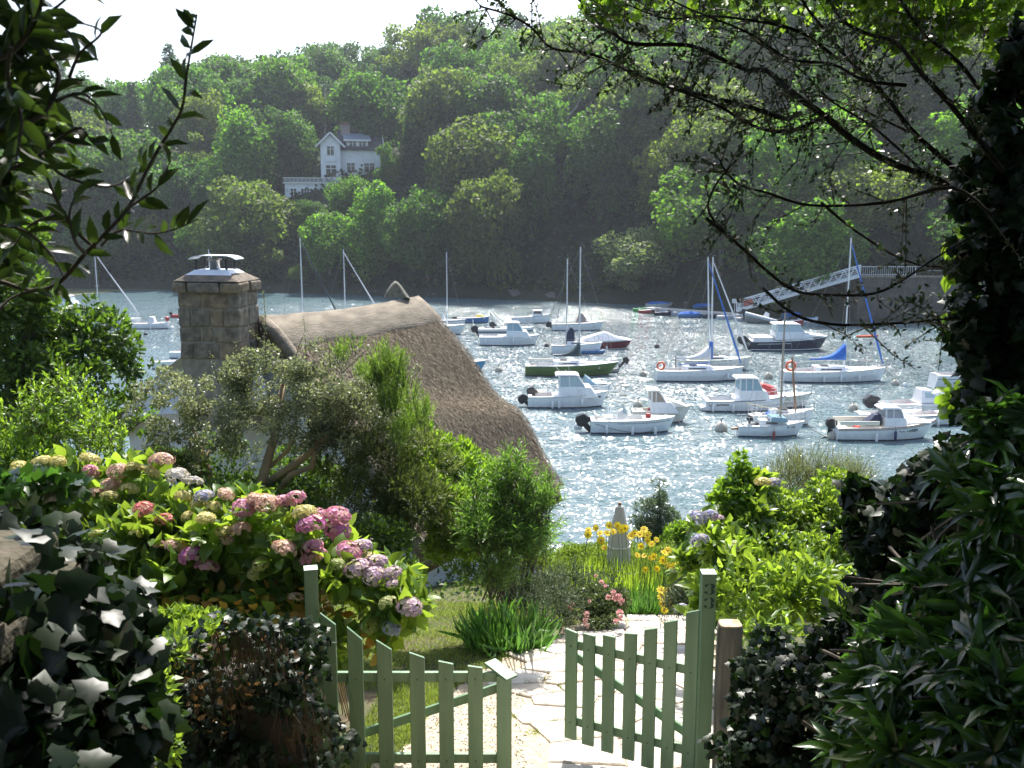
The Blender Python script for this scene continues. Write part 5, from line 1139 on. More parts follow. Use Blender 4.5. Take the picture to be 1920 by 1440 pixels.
sqp([H_-.009,H_,H_+.003], [.073,.070,.05]).build('cut_end', M['endgrain'], t)
# ---- path: gravel with irregular flagstones
pathpx = [(700,1440),(775,1400),(800,1350),(850,1300),(905,1260),(955,1235),(1010,1200),(1060,1178),(1130,1164),(1190,1157),(1310,1157),(1340,1200),(1345,1300),(1345,1440)]
poly = [G(a, b_) for a, b_ in pathpx]; poly = [Vector((p.x, p.y)) for p in poly]
poly = [Vector((-1.0, 3.5))]+poly+[Vector((1.5, 3.5))]
def inside(x, y, pl=poly):
    c = False; n = len(pl)
    for i in range(n):
        a, b2 = pl[i], pl[(i+1) % n]
        if (a.y > y) != (b2.y > y) and x < (b2.x-a.x)*(y-a.y)/(b2.y-a.y)+a.x: c = not c
    return c
M['gravel'] = pm('beige_gravel', (.50,.42,.31), .9, (.36,.29,.20), 14, .012, 60)
m_ = MB(); xs = np.arange(-1.6, 3.4, .1); ys = np.arange(3.4, 13.2, .1)
vid = {}
for x in xs:
    for y in ys:
        if inside(x+.05, y+.05):
            f = []
            for a, b_ in ((0,0),(.1,0),(.1,.1),(0,.1)):
                k = (round((x+a)*100), round((y+b_)*100))
                if k not in vid: vid[k] = len(m_.v); m_.v.append((x+a, y+b_, float(gz(x+a, y+b_))+.012))
                f.append(vid[k])
            m_.f.append(tuple(f)); m_.m.append(0)
path = m_.build('garden_path', M['gravel'], smooth=True); path['kind'] = 'structure'
rr = random.Random(11); pts = []
y = 3.6
while y < 13:
    x = -1.3+rr.random()*.2
    while x < 3.2: pts.append((x+rr.uniform(-.15,.15), y+rr.uniform(-.13,.13))); x += rr.uniform(.42,.66)
    y += .44
STM = [pm('flagstone', c1, .85, c2, 4, .012, 22, detail=10) for c1, c2 in (((.60,.55,.49),(.40,.35,.29)), ((.66,.62,.57),(.46,.42,.37)), ((.55,.49,.42),(.38,.33,.27)))]
def gravelly(x, y):   # left strip between the gate and the lawn is gravel
    q = at(0,0,10); px = 960+F*x/(y*CT+(EYE-gz(x,y))*ST); yy = F; 
    return px < 985 and y < 8.6
nst = 0
for i, (x, y) in enumerate(pts):
    if not inside(x, y) or gravelly(x, y): continue
    cell = [Vector((x+a, y+b_)) for a, b_ in ((-.6,-.6),(.6,-.6),(.6,.6),(-.6,.6))]
    for j, (u, v) in enumerate(pts):
        if i == j or abs(u-x) > 1.2 or abs(v-y) > 1.2: continue
        d = Vector((u-x, v-y)); L_ = d.length; d /= L_; lim = L_/2-.011; new = []
        for k in range(len(cell)):
            a, b_ = cell[k], cell[(k+1) % len(cell)]; da, db = (a-Vector((x, y))).dot(d)-lim, (b_-Vector((x, y))).dot(d)-lim
            if da <= 0: new.append(a)
            if da*db < 0: new.append(a+(b_-a)*(da/(da-db)))
        cell = new
        if len(cell) < 3: break
    if len(cell) < 3: continue
    n = len(cell); m_ = MB(); lift = .022+rr.uniform(0,.012)
    top = []
    for k, c in enumerate(cell):
        c2 = c+Vector((rr.uniform(-.01,.01), rr.uniform(-.01,.01))); top.append((c2.x-x, c2.y-y, float(gz(c2.x, c2.y))+lift))
    z0 = float(gz(x, y)); top = [(a, b_, c-z0) for a, b_, c in top]
    ins = [(a*.94, b_*.94, c+.008) for a, b_, c in top]; bot = [(a, b_, c-.05) for a, b_, c in top]
    m_.add(ins+top+bot, [tuple(range(n))]+[(n+k, n+(k+1) % n, (k+1) % n, k) for k in range(n)]+[(2*n+k, 2*n+(k+1) % n, n+(k+1) % n, n+k) for k in range(n)])
    o = m_.build('flagstone', rr.choice(STM), path); o.location = (x, y, z0); nst += 1
print('stones', nst)
rg = np.random.default_rng(8); P = []
while len(P) < 5000:
    x, y = rg.uniform(-1.3, 2.2), rg.uniform(5.6, 12.5)
    if inside(x, y) and (gravelly(x, y) or rg.random() < .12): P.append((x, y, float(gz(x, y))+.016))
P = np.array(P); n = len(P); D = rg.normal(size=P.shape); D[:,2] *= .3; Nn = np.tile([0,0,1.], (n,1))+rg.normal(size=P.shape)*.3; L = rg.uniform(.012, .03, n)
oc = (np.array([(0,0,.0),(.5,-.45,0),(1,0,0),(.5,.45,0),(.5,0,.4)]), [(0,1,4),(1,2,4),(2,3,4),(3,0,4)])
o = ob('gravel', npmesh('gravel', leafV(P, D, Nn, L, L*.8, oc), oc[1], leafm('pebble', (.30,.24,.17), (.66,.60,.50), ft=0), rg.random(n)), path); o['kind'] = 'stuff'

# ---- grass
M['grass'] = leafm('grass_blade', (.06,.115,.016), (.19,.23,.05), (.42,.55,.08), .4, .5)
def blades(name, label, regions, n, L0, L1, w0, mat, seed, cat='grass', up=1.0, clump=None, dark=0):
    rg = np.random.default_rng(seed); P = []
    for (xa, xb, ya, yb), frac in regions:
        k = int(n*frac); x = rg.uniform(xa, xb, k*2); y = rg.uniform(ya, yb, k*2)
        keep = np.array([not inside(a, b_) for a, b_ in zip(x, y)]); x, y = x[keep][:k], y[keep][:k]
        P.append(np.stack([x, y, gz(x, y)-.005], 1))
    P = np.concatenate(P); m_ = len(P); D = rg.normal(size=(m_,3))*.45; D[:,2] = up; Nn = rg.normal(size=(m_,3)); Nn[:,2] = .1
    pat = .5+.5*np.sin(P[:,0]*3.1+np.sin(P[:,1]*2.3)*1.5)*np.cos(P[:,1]*2.7); L = rg.uniform(L0, L1, m_)*(.6+.8*pat)
    me = npmesh(name, leafV(P, D, Nn, L, np.full(m_, w0), T_BLADE), T_BLADE[1], mat, np.clip(rg.random(m_)*.7+pat*.3, 0, 1))
    return tag(ob(name, me), label, cat, kind='stuff')
blades('grass', 'sunlit lawn of uneven green and straw coloured grass left of the path', [((-2.4,1.3,8.5,13.5),.55),((-1.2,.6,5.2,8.5),.25),((-4,2.5,13,17),.2)], 62000, .03, .085, .006, M['grass'], 5)
# low green cover under all the beds so that no bare soil shows
M['cover'] = leafm('ground_cover_leaf', (.02,.045,.012), (.06,.10,.02), (.14,.26,.04), .3, .55)
rg = np.random.default_rng(17); n = 60000; x = rg.uniform(-14, 14, n); y = rg.uniform(1.0, 38, n)
gmask = np.array([not inside(a, b_) for a, b_ in zip(x, y)]) & ~((x > -2.2) & (x < 2.6) & (y > 5.2) & (y < 13.4)); x, y = x[gmask], y[gmask]; n = len(x)
P = np.stack([x, y, gz(x, y)+rg.random(n)*.18], 1); D = rg.normal(size=P.shape)+np.array([0,0,.6]); L = rg.uniform(.05,.13,n)
tag(ob('ground_cover', npmesh('ground_cover', leafV(P, D, rg.normal(size=P.shape)+np.array([0,0,1.]), L, L*.6, T_RHOMB), T_RHOMB[1], M['cover'], rg.random(n))), 'low dark weeds covering the soil under the shrubs', 'ground cover', kind='stuff')

rg = np.random.default_rng(19); TP = []
while len(TP) < 2600:
    i = rg.integers(0, len(pts)); x, y = pts[i]; j = rg.integers(0, len(pts)); u, v = pts[j]
    if 0 < abs(u-x)+abs(v-y) < .75:
        cx_, cy_ = (x+u)/2+rg.normal()*.03, (y+v)/2+rg.normal()*.03
        if inside(cx_, cy_) and (math.sin(cx_*5.1)+math.cos(cy_*4.3+cx_) > .5 or rg.random() < .06):
            for _ in range(10): TP.append((cx_+rg.normal()*.022, cy_+rg.normal()*.022, float(gz(cx_, cy_))+.01))
TP = np.array(TP); n = len(TP); D = rg.normal(size=TP.shape)*.6; D[:,2] = .8; L = rg.uniform(.02,.06,n)
o = ob('weeds', npmesh('weeds', leafV(TP, D, rg.normal(size=TP.shape), L, np.full(n,.005), T_BLADE), T_BLADE[1], M['grass'], rg.random(n)), path); o['kind'] = 'stuff'
# ---- plants
def shrub(name, label, cat, blobs, n, L0, L1, ratio, T, mat, seed, up=.3, outw=1.0, rnd_=.7, sub=40, subr=.35, shell=.6, objs=0, stems=(), grp=None, stemmat=None, key=None, nup=.6, foln='foliage', base=None, nrnd=.6):
    rg = np.random.default_rng(seed); bl = pxblobs(blobs)
    c = np.array([b[0] for b in bl]).mean(0); t = thing(name, base or (c[0], c[1], float(gz(c[0], c[1]))), label, cat, grp)
    n = int(n*1.45); P, Nn = blob_pts(rg, bl, n, shell, sub, subr*1.15); globals().update(LASTP=P); D = Nn*outw+rg.normal(size=P.shape)*rnd_+np.array([0,0,up]); N_ = Nn+rg.normal(size=P.shape)*nrnd+np.array([0,0,nup])
    L = rg.uniform(L0, L1, n)*(1.3 if L1 < .1 else 1.1)
    foliage(t, P, D, N_, L, L*ratio, T, mat, rg, objs, key, foln)
    for s in stems:
        pts = [at(*q[:3]) if len(q) > 3 else q for q in s[0]]
        m_ = MB().tube([Vector(p)-Vector(t.location) for p in pts], s[1], 8); m_.build(s[2] if len(s) > 2 else 'stem', stemmat or M['bark'], t, smooth=True)
    return t, bl
def sprays(name, label, cat, blobs, nsp, per, spl, L0, ratio, T, mat, seed, up=.6, outw=.8, spread=.5, sub=30, subr=.4, shell=.5, objs=0, grp=None, key=None, tip=0):
    """shoots: each a twig with leaves set along it"""
    rg = np.random.default_rng(seed); bl = pxblobs(blobs); c = np.array([b[0] for b in bl]).mean(0)
    t = thing(name, (c[0], c[1], float(gz(c[0], c[1]))), label, cat, grp)
    nsp = int(nsp*1.3); P, Nn = blob_pts(rg, bl, nsp, shell, sub, subr*1.15); A = nrmz(Nn*outw+rg.normal(size=P.shape)*.5+np.array([0,0,up])); ln = rg.uniform(.6, 1.2, nsp)*spl
    f = np.tile(np.linspace(0, 1, per), nsp)[:, None]; PP = np.repeat(P, per, 0)+np.repeat(A*ln[:, None], per, 0)*f
    q = rg.normal(size=PP.shape); AA = np.repeat(A, per, 0); side = nrmz(q-AA*(q*AA).sum(1, keepdims=True))
    DD = AA*(.5+f*.6)+side*spread; NN = AA*.6+np.array([0,0,.5])+rg.normal(size=PP.shape)*.3
    L = np.repeat(ln/spl, per)*L0*rg.uniform(.75,1.15,len(PP))*(1-.35*f[:,0])
    foliage(t, PP, DD, NN, L, L*ratio, T, mat, rg, objs, key)
    m_ = MB(); k = min(nsp, 700)
    for i in range(k): m_.tube([P[i]-A[i]*ln[i]*.6-np.array(t.location), P[i]+A[i]*ln[i]*.95-np.array(t.location)], [.0035,.0015], 3, cap=False)
    o = m_.build('twigs', M['oak'] if T is T_RHOMB else M['twig'], t); o['kind'] = 'stuff'
    return t, bl
M['twig'] = pm('twig', (.07,.055,.04), .85)
M['oak'] = leafm('oak_leaf', (.03,.065,.016), (.08,.14,.028), (.20,.38,.03), .35, .4)
M['bright'] = leafm('bright_leaf', (.07,.15,.012), (.14,.26,.03), (.38,.62,.04), .45, .4)
M['coton'] = leafm('small_grey_green_leaf', (.09,.105,.065), (.30,.32,.21), (.36,.42,.16), .38, .42, spec=.55)
M['brownleaf'] = leafm('bronze_leaf', (.055,.035,.015), (.12,.075,.03), (.22,.12,.04), .3, .5)
M['heath'] = leafm('heath_needle', (.06,.125,.018), (.13,.22,.035), (.34,.56,.06), .4, .5)
M['heath2'] = leafm('olive_needle', (.05,.075,.018), (.12,.15,.04), (.28,.38,.06), .35, .5)
M['olean'] = leafm('oleander_leaf', (.04,.10,.022), (.11,.21,.04), (.30,.58,.06), .38, .35)
M['hyd'] = leafm('hydrangea_leaf', (.055,.12,.016), (.13,.22,.03), (.42,.62,.05), .42, .4)
M['hydold'] = leafm('fading_hydrangea_leaf', (.35,.16,.03), (.45,.36,.05), (.75,.4,.05), .4, .5)
M['aga'] = leafm('strap_leaf', (.03,.10,.02), (.07,.18,.035), (.22,.50,.06), .3, .28)
M['lily'] = leafm('bright_grass_leaf', (.14,.26,.02), (.25,.38,.04), (.6,.85,.06), .45, .4)
M['hedge'] = leafm('hedge_leaf', (.07,.13,.012), (.16,.24,.03), (.38,.55,.05), .35, .5)
M['gum'] = leafm('blue_green_leaf', (.06,.10,.06), (.13,.18,.11), (.2,.3,.12), .3, .4)
M['jun'] = leafm('juniper_needle', (.045,.075,.035), (.10,.14,.065), (.12,.18,.06), .25, .6)
M['rose'] = leafm('rose_leaf', (.03,.055,.02), (.09,.12,.04), (.18,.26,.06), .3, .4)
M['tam'] = leafm('tamarisk_needle', (.12,.15,.05), (.22,.24,.09), (.36,.42,.12), .35, .6)
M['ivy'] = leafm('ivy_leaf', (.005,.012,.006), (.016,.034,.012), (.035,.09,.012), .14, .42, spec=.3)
M['rhodo'] = leafm('rhododendron_leaf', (.012,.033,.009), (.034,.078,.018), (.12,.31,.03), .28, .25, spec=.6)
M['laurel'] = leafm('laurel_leaf', (.010,.024,.007), (.04,.055,.012), (.07,.13,.015), .35, .35)

# left: oak and the bright bush
shrub('oak_tree', 'leafy oak at the left edge in front of the river, left of the chimney', 'tree',
  [(40,640,10.5,120),(140,620,10.8,70,75),(190,660,11,75),(235,700,11,55),(100,720,10.5,110),(20,520,10.2,90,110),(10,430,10,65,70),(60,560,10.5,60),(215,590,11.2,22,18),(285,690,11.2,24,16),(250,730,11,55,40),(200,790,11,70,60),(110,600,10.8,75,45)],
  10500, .05, .10, .62, T_OAK, M['oak'], 101, sub=110, subr=.26, objs=0, stems=[([(-60,900,10.8,0),(20,760,10.7,0),(60,660,10.6,0),(40,560,10.4,0),(20,450,10.2,0)], [.2,.15,.1,.07,.03], 'trunk'),([(30,740,10.7,0),(120,700,10.8,0),(200,690,11,0)], [.08,.05,.02], 'limb')])
sprays('bright_shrub', 'fresh lime green shrub at the left edge behind the hydrangeas', 'shrub', [(40,830,9.2,80,70),(120,790,9.4,70,80),(200,830,9.2,50,60),(150,740,9.5,30,30),(0,800,9,50,60),(100,860,9,110,40)],
  520, 10, .20, .075, .42, T_LANCE, M['bright'], 102, up=.9, sub=60, subr=.3, objs=120)
# grey green cotoneaster on two crooked trunks
cb = [(330,750,10.2,75,60),(270,780,10.2,40,60),(400,800,10.2,80,70),(450,700,10.4,55,45),(520,720,10.4,90,60),(600,740,10.4,95,75),(660,790,10.3,90,75),(560,800,10.2,90,60),(700,730,10.5,60,45),(430,640,10.4,30,20),(480,660,10.4,50,25),(540,660,10.4,45,30),(620,660,10.5,40,30),(760,700,10.6,30,25),(740,800,10.4,40,45),(350,850,10,60,50),(290,840,10,45,50)]
t, _ = shrub('cotoneaster', 'grey green small-leaved shrub on crooked bare trunks in front of the thatched roof', 'shrub', cb, 25000, .018, .036, .55, T_RHOMB, M['coton'], 103, sub=260, subr=.2, shell=.4, rnd_=.9,
  stemmat=pm('ochre_bark', (.40,.28,.16), .85, (.27,.19,.12), 8, .006, 30), foln='foliage',
  stems=[([(486,960,9.9,0),(492,900,10,0),(503,860,10.1,0),(520,800,10.2,0),(530,720,10.3,0)], [.06,.055,.05,.04,.025], 'trunk'),([(490,915,10,0),(540,880,10.05,0),(580,850,10.1,0),(640,790,10.2,0)], [.05,.045,.035,.02], 'trunk'),
         ([(515,930,9.95,0),(545,890,9.98,0),(585,875,10.05,0),(592,840,10.1,0),(600,800,10.2,0)], [.035,.03,.03,.025,.015], 'limb'),([(500,880,10.05,0),(540,845,10.1,0),(560,800,10.2,0)], [.025,.02,.012], 'limb'),
         ([(396,940,9.9,0),(395,890,10,0),(380,850,10.1,0),(360,800,10.2,0)], [.028,.026,.022,.014], 'trunk'),([(378,925,9.95,0),(376,880,10,0),(395,840,10.1,0)], [.018,.016,.01], 'limb')])
rg = np.random.default_rng(71); m_ = MB(); LP = []
for px, py, tx, ty in [(498,690,494,545),(575,720,570,600),(455,690,440,640),(640,700,700,640),(700,740,780,690),(620,690,610,625),(540,700,470,620),(770,730,790,690),(690,790,795,740),(410,720,395,660),(550,690,575,615)]:
    a, b_ = at(px, py, 10.3), at(tx, ty, 10.3+rg.uniform(-.2,.2)); k = int((b_-a).length/.012)
    m_.tube([Vector(a)-t.location, Vector(a.lerp(b_,.5))+Vector((rg.normal()*.03,0,.02))-t.location, Vector(b_)-t.location], [.006,.004,.002], 4)
    for q in np.linspace(.15, 1, max(8, k)): LP.append(np.array(a.lerp(b_, q))+rg.normal(size=3)*.012)
LP = np.array(LP); nn = len(LP); D = rg.normal(size=LP.shape)+np.array([0,0,.4]); L = rg.uniform(.02,.035,nn)
foliage(t, LP, D, rg.normal(size=LP.shape)+np.array([0,-.3,.7]), L, L*.5, T_RHOMB, M['coton'], rg); o = m_.build('shoots', M['twig'], t); o['kind'] = 'stuff'
# tree heath and mixed greens behind and right of it
sprays('tree_heath', 'feathery bright green tree heath rising before the thatch', 'shrub', [(665,690,11.2,26,30),(715,700,11.2,35,25),(740,760,11,40,45),(760,810,10.9,30,50),(700,660,10.2,45,18),(650,670,10.1,24,30),(730,720,10.0,40,40),(770,790,9.9,36,50)], 1500, 12, .14, .055, .17, T_RHOMB, M['heath'], 104, up=1.6, outw=.3, spread=.45, sub=50, subr=.35)
sprays('tree_heath', 'darker feathery heath below the cotoneaster, reaching down to the lawn', 'shrub', [(700,880,10.2,70,60),(760,950,10.0,80,60),(690,960,9.9,70,60),(820,960,10,70,45),(640,860,10.4,50,60),(790,860,10.4,60,60),(850,1000,10.1,40,35),(740,1020,9.8,60,30),(450,850,10.3,40,40),(620,930,10.2,60,40)], 2600, 12, .15, .06, .2, T_RHOMB, M['heath2'], 105, up=.7, outw=.8, spread=.45, sub=90, subr=.3)
shrub('evergreen_shrub', 'glossy green shrub between the heath and the thatch eave', 'shrub', [(830,850,11.2,45,35),(880,890,11,60,40),(870,950,10.8,50,50),(810,900,10.9,50,50),(790,820,11.3,30,30),(760,870,11.2,40,40),(850,960,10.4,50,50),(820,1010,10.2,50,40),(880,1010,10.2,40,40),(800,940,10.4,50,40)], 8500, .05, .085, .3, T_LANCE, M['bright'], 106, up=.8, sub=70, subr=.3)
shrub('evergreen_shrub', 'dense dark shrub filling the shade between heath and lawn', 'shrub', [(560,980,9.6,110,60),(700,1060,9.3,80,60),(640,1010,9.5,80,60),(790,1080,9.6,50,35),(480,950,9.9,110,60),(360,920,9.9,100,50),(560,900,10.6,90,60),(400,870,10.6,70,50),(300,890,10.4,60,40),(900,1060,10.6,60,40)], 16000, .03, .06, .5, T_RHOMB, M['oak'], 107, sub=90, subr=.32)
# oleander
sprays('oleander', 'tall oleander with long narrow leaves between the thatch eave and the water', 'shrub', [(920,930,9.7,38,30),(960,910,9.7,40,28),(1000,950,9.7,35,40),(940,990,9.6,60,50),(980,1030,9.6,50,45),(900,1030,9.5,30,45),(930,1080,9.4,40,30),(1010,1010,9.7,25,35)], 620, 12, .22, .115, .13, T_LANCE, M['olean'], 108, up=1.3, outw=.7, spread=.7, sub=50, subr=.35, objs=240)
m_ = MB(); o0 = bpy.data.objects['oleander'].location; rr = random.Random(3)
for i in range(22):
    a = G(rr.uniform(895, 985), 1130); b_ = at(rr.uniform(880, 1030), rr.uniform(900, 1000), 9.6); m_.tube([a-o0, a.lerp(b_, .5)+Vector((rr.uniform(-.05,.05),0,0))-o0, b_-o0], [.014,.011,.005], 5)
o = m_.build('stems', M['twig'], bpy.data.objects['oleander']); o['kind'] = 'stuff'
# strap leaved clumps: agapanthus, day lily grass
def clump(name, label, cat, px, py, n, L0, L1, w0, mat, seed, rx=.22, ry=.2, lean=.8, T=T_ARCH, objs=0, up=1.0, key=None):
    rg = np.random.default_rng(seed); c = G(px, py); t = thing(name, c, label, cat); a = rg.uniform(0, 6.28, n); r = np.sqrt(rg.random(n))
    x = c.x+np.cos(a)*r*rx; y = c.y+np.sin(a)*r*ry; P = np.stack([x, y, gz(x, y)-.01], 1)
    D = np.stack([np.cos(a)*r*lean, np.sin(a)*r*lean, np.full(n, up)], 1)+rg.normal(size=(n,3))*.16; Nn = np.stack([-np.cos(a), -np.sin(a), np.full(n, .4)], 1)+rg.normal(size=(n,3))*.15
    L = rg.uniform(L0, L1, n); foliage(t, P, D, -Nn*np.array([1,1,-1]), L, np.full(n, w0)*rg.uniform(.7,1.2,n), T, mat, rg, objs, key); return t
clump('agapanthus', 'dark green clump of strap leaves at the edge of the lawn beside the path', 'plant', 945, 1215, 300, .34, .62, .034, M['aga'], 110, .20, .18, 2.0, objs=200)
rr = random.Random(5); ag = bpy.data.objects['agapanthus']
for i, (tx, ty) in enumerate([(953,1025),(910,1030),(985,1060),(926,1075)]):
    a = ag.location; b_ = at(tx, ty, a.y+.1); sp = MB().tube([(0,0,.1), (b_-a)*.5+Vector((.02,0,0)), b_-a], [.006,.005,.004], 5).build('flower_stalk', M['olean'], ag)
    MB().lathe([(.004,0),(.014,.02),(.012,.05),(.002,.075)], 8, tuple(b_-a)).build('bud', pm('pale_bud', (.50,.34,.22), .6) if i == 0 else M['olean'], sp, smooth=True)
clump('day_lily', 'bright yellow green tussock of grassy leaves in full sun by the path', 'plant', 1150, 1130, 900, .42, .80, .016, M['lily'], 111, .62, .5, .55, up=1.3, T=T_BLADE)
clump('day_lily', 'second bright grassy tussock, just right behind the first', 'plant', 1215, 1105, 500, .35, .65, .015, M['lily'], 112, .45, .4, .6, up=1.2, T=T_BLADE)
clump('day_lily', 'darker grassy leaves at the foot of the sunlit tussocks', 'plant', 1205, 1150, 420, .25, .5, .014, M['aga'], 113, .4, .25, .8, up=1.0, T=T_BLADE)
# low hedge and what stands on its far side
shrub('clipped_hedge', 'low clipped hedge in full sun along the top of the slope before the water', 'hedge', [(1040,1040,14.2,45,24),(1100,1036,14.4,50,22),(1170,1036,14.5,50,22),(1240,1044,14.5,50,24),(1300,1054,14.4,45,24),(1350,1065,14.2,40,22),(980,1045,14,50,16),(1110,1050,14,120,18),(1260,1065,13.8,70,22)], 16000, .02, .04, .5, T_RHOMB, M['hedge'], 114, sub=160, subr=.28, up=.8)
t, _ = shrub('gum_tree', 'young blue green willowy tree standing alone before the water', 'tree', [(1237,920,16,16,28),(1228,960,16,30,30),(1250,985,16,32,28),(1218,1000,16,30,25),(1255,1015,16,36,22),(1200,980,16,20,16),(1275,1005,16,20,18)], 4200, .04, .08, .22, T_RHOMB, M['gum'], 115, sub=70, subr=.3, rnd_=.6, up=.2, stems=[([(1240,1060,16,0),(1238,980,16,0),(1236,895,16,0)], [.04,.025,.006], 'trunk')])
shrub('bushy_shrub', 'round fresh green bush at the foot of the young gum tree', 'shrub', [(1262,1000,15.4,26,22),(1290,1030,15.2,26,16),(1245,1030,15.3,25,15)], 2200, .04, .07, .5, T_RHOMB, M['bright'], 116, sub=30)
# parasol
p = at(1160, 1045, 13.8); t = thing('closed_parasol', (p.x, p.y, p.z-.6), 'furled pale beige parasol standing upright behind the yellow flowers', 'parasol')
zt = at(1160, 946, 13.8).z-t.location.z; k = 16; vs = []; prof_ = [(.165,.0),(.16,.5),(.14,.9),(.09,zt-.2),(.055,zt-.03),(.02,zt)]
for r_, z in prof_:
    for j in range(2*k): a = math.pi*j/k; q = r_*(1+.16*math.cos(8*a)*min(1, (zt-z))); vs.append((q*math.cos(a), q*math.sin(a), z))
m_ = MB().add(vs, [(i*2*k+j, i*2*k+(j+1) % (2*k), (i+1)*2*k+(j+1) % (2*k), (i+1)*2*k+j) for i in range(5) for j in range(2*k)])
m_.build('canopy', leafm('beige_canvas', (.78,.75,.70), (.78,.75,.70), (.85,.82,.76), .4, .9), t); MB().tube([(0,0,-1.2),(0,0,zt+.03)], .025, 8).build('pole', M['wood'], t); MB().tube([(.158*math.cos(a), .158*math.sin(a), .78) for a in np.linspace(0, 6.28, 16)], .012, 5).build('tie', M['cream'], t)
# yellow flowers
M['petal'] = leafm('yellow_petal', (.80,.58,.01), (.88,.72,.02), (.95,.8,.02), .35, .5); M['disc'] = pm('flower_disc', (.45,.20,.02), .8)
fm = []
for s in range(3):
    rg = np.random.default_rng(s+300); k = 10; a = np.arange(k)*6.283/k+rg.uniform(0,1); D = np.stack([np.cos(a), np.sin(a), rg.uniform(.0,.35,k)], 1); P = D*.18; P[:,2] = 0
    me = npmesh('petals', leafV(P, D, np.tile([0,0,1.], (k,1)), np.full(k,.85), np.full(k,.5), T_LANCE), T_LANCE[1], M['petal'], rg.random(k)); fm.append(me)
dm_ = MB().lathe([(.24,-.02),(.22,.08),(.1,.16)], 8).build('disc', M['disc'], link=False)
yf = [(1208,993,1.1),(1214,1003,1.2),(1125,1000,1),(1127,1013,1.2),(1103,994,1),(1103,1002,1.2),(1142,985,1.1),(1150,997,1),(1166,993,1.4),(1184,1005,1.3),(1172,990,1.1),(1200,1002,1.2),(1214,1014,1),(1133,1027,.9),(1202,1024,1),(1222,1020,1),(1195,1041,.9),(1207,1042,.9),(1220,1046,.9),(1246,1037,1.1),(1252,1032,1.2),(1243,1050,1.2),(1254,1062,1.2),(1264,1063,1.3),(1276,1060,1.3),(1232,1066,.9),(1240,1107,1.2),(1252,1107,.9),(1241,1120,1.2),(1258,1132,1.1),(1242,1132,1),(1246,1144,1),(1210,1068,.9),(1190,1000,1.1),(1117,990,1),(1138,1000,1),(1158,985,1),(1231,1012,.9),(1226,1043,1),(1250,1122,.9)]
t = thing('coreopsis', G(1190,1120), 'tall yellow daisy-like flowers on thin stems behind and beside the sunlit tussocks', 'flowers')
rr = random.Random(8); st_ = MB()
for px, py, s in yf:
    Y = 12.4 if py < 1080 else 11.2; p = at(px, py, Y+rr.uniform(-.2,.2)); f = ob('flower', rr.choice(fm), t, p-t.location); sz = .052*s; f.scale = (sz,sz,sz); f.rotation_euler = (R(rr.uniform(25,75)), R(rr.uniform(-25,25)), rr.uniform(-.4,.4))
    d = ob('flower_disc', dm_, f); g = ondrop(p); st_.tube([Vector(g)-t.location, (p+g)/2+Vector((rr.uniform(-.08,.08),0,0))-t.location, p-t.location], .004, 4)
o = st_.build('stems', M['olean'], t); o['kind'] = 'stuff'
# junipers, rosemary-like, rose bush
sprays('juniper', 'low grey green juniper mound between agapanthus and rose bush', 'shrub', [(1000,1110,11.6,60,35),(960,1090,11.4,40,25),(1060,1090,11.8,50,28),(1040,1130,11,60,35),(1010,1160,10.8,60,30),(1110,1080,11.8,50,25)], 1500, 12, .13, .04, .25, T_RHOMB, M['jun'], 120, up=.6, sub=60)
sprays('juniper', 'grey green juniper to the right, behind the pale lilac head at the gate', 'shrub', [(1285,1120,10.4,40,22),(1300,1100,10.6,30,20),(1265,1130,10.4,25,15)], 700, 12, .13, .04, .25, T_RHOMB, M['jun'], 121, up=.6)
shrub('dark_shrub', 'dark shaded bush under the hedge right of the yellow flowers', 'shrub', [(1300,1080,12.5,45,22),(1340,1100,12,45,30)], 3000, .03, .05, .5, T_RHOMB, M['oak'], 122)
rs, _ = shrub('rose_bush', 'low rose bush with pale pink flowers where the path bends', 'shrub', [(1110,1125,11.4,38,28),(1080,1150,11.2,30,22),(1150,1130,11.5,30,28),(1125,1155,11.2,35,20)], 4200, .02, .04, .55, T_RHOMB, M['rose'], 123, sub=50, subr=.32)
M['rpetal'] = leafm('pink_petal', (.72,.38,.40), (.85,.62,.60), (.8,.45,.45), .35, .5)
rg = np.random.default_rng(31); k = 26; Dp = nrmz(rg.normal(size=(k,3))+np.array([0,0,.8])); rme = npmesh('flower', leafV(Dp*.25, Dp+rg.normal(size=(k,3))*.2, nrmz(rg.normal(size=(k,3))), np.full(k,.6), np.full(k,.55), T_OVAL), T_OVAL[1], M['rpetal'], rg.random(k))
for px, py, s in [(1160,1120,1.2),(1150,1112,1),(1165,1128,1.1),(1162,1150,1.2),(1166,1160,1.1),(1100,1152,1),(1099,1165,1.1),(1100,1175,.8),(1068,1140,1),(1072,1134,.8),(1128,1092,.8),(1135,1100,.7),(1117,1080,.6),(1140,1120,.9),(1155,1165,.9),(1105,1128,.6),(1154,1122,1.1)]:
    f = ob('flower', rme, rs, at(px, py, 11.0)-rs.location); f.scale = (.05*s,)*3; f.rotation_euler = (rr.uniform(0,.8), rr.uniform(-.5,.5), rr.uniform(0,6))
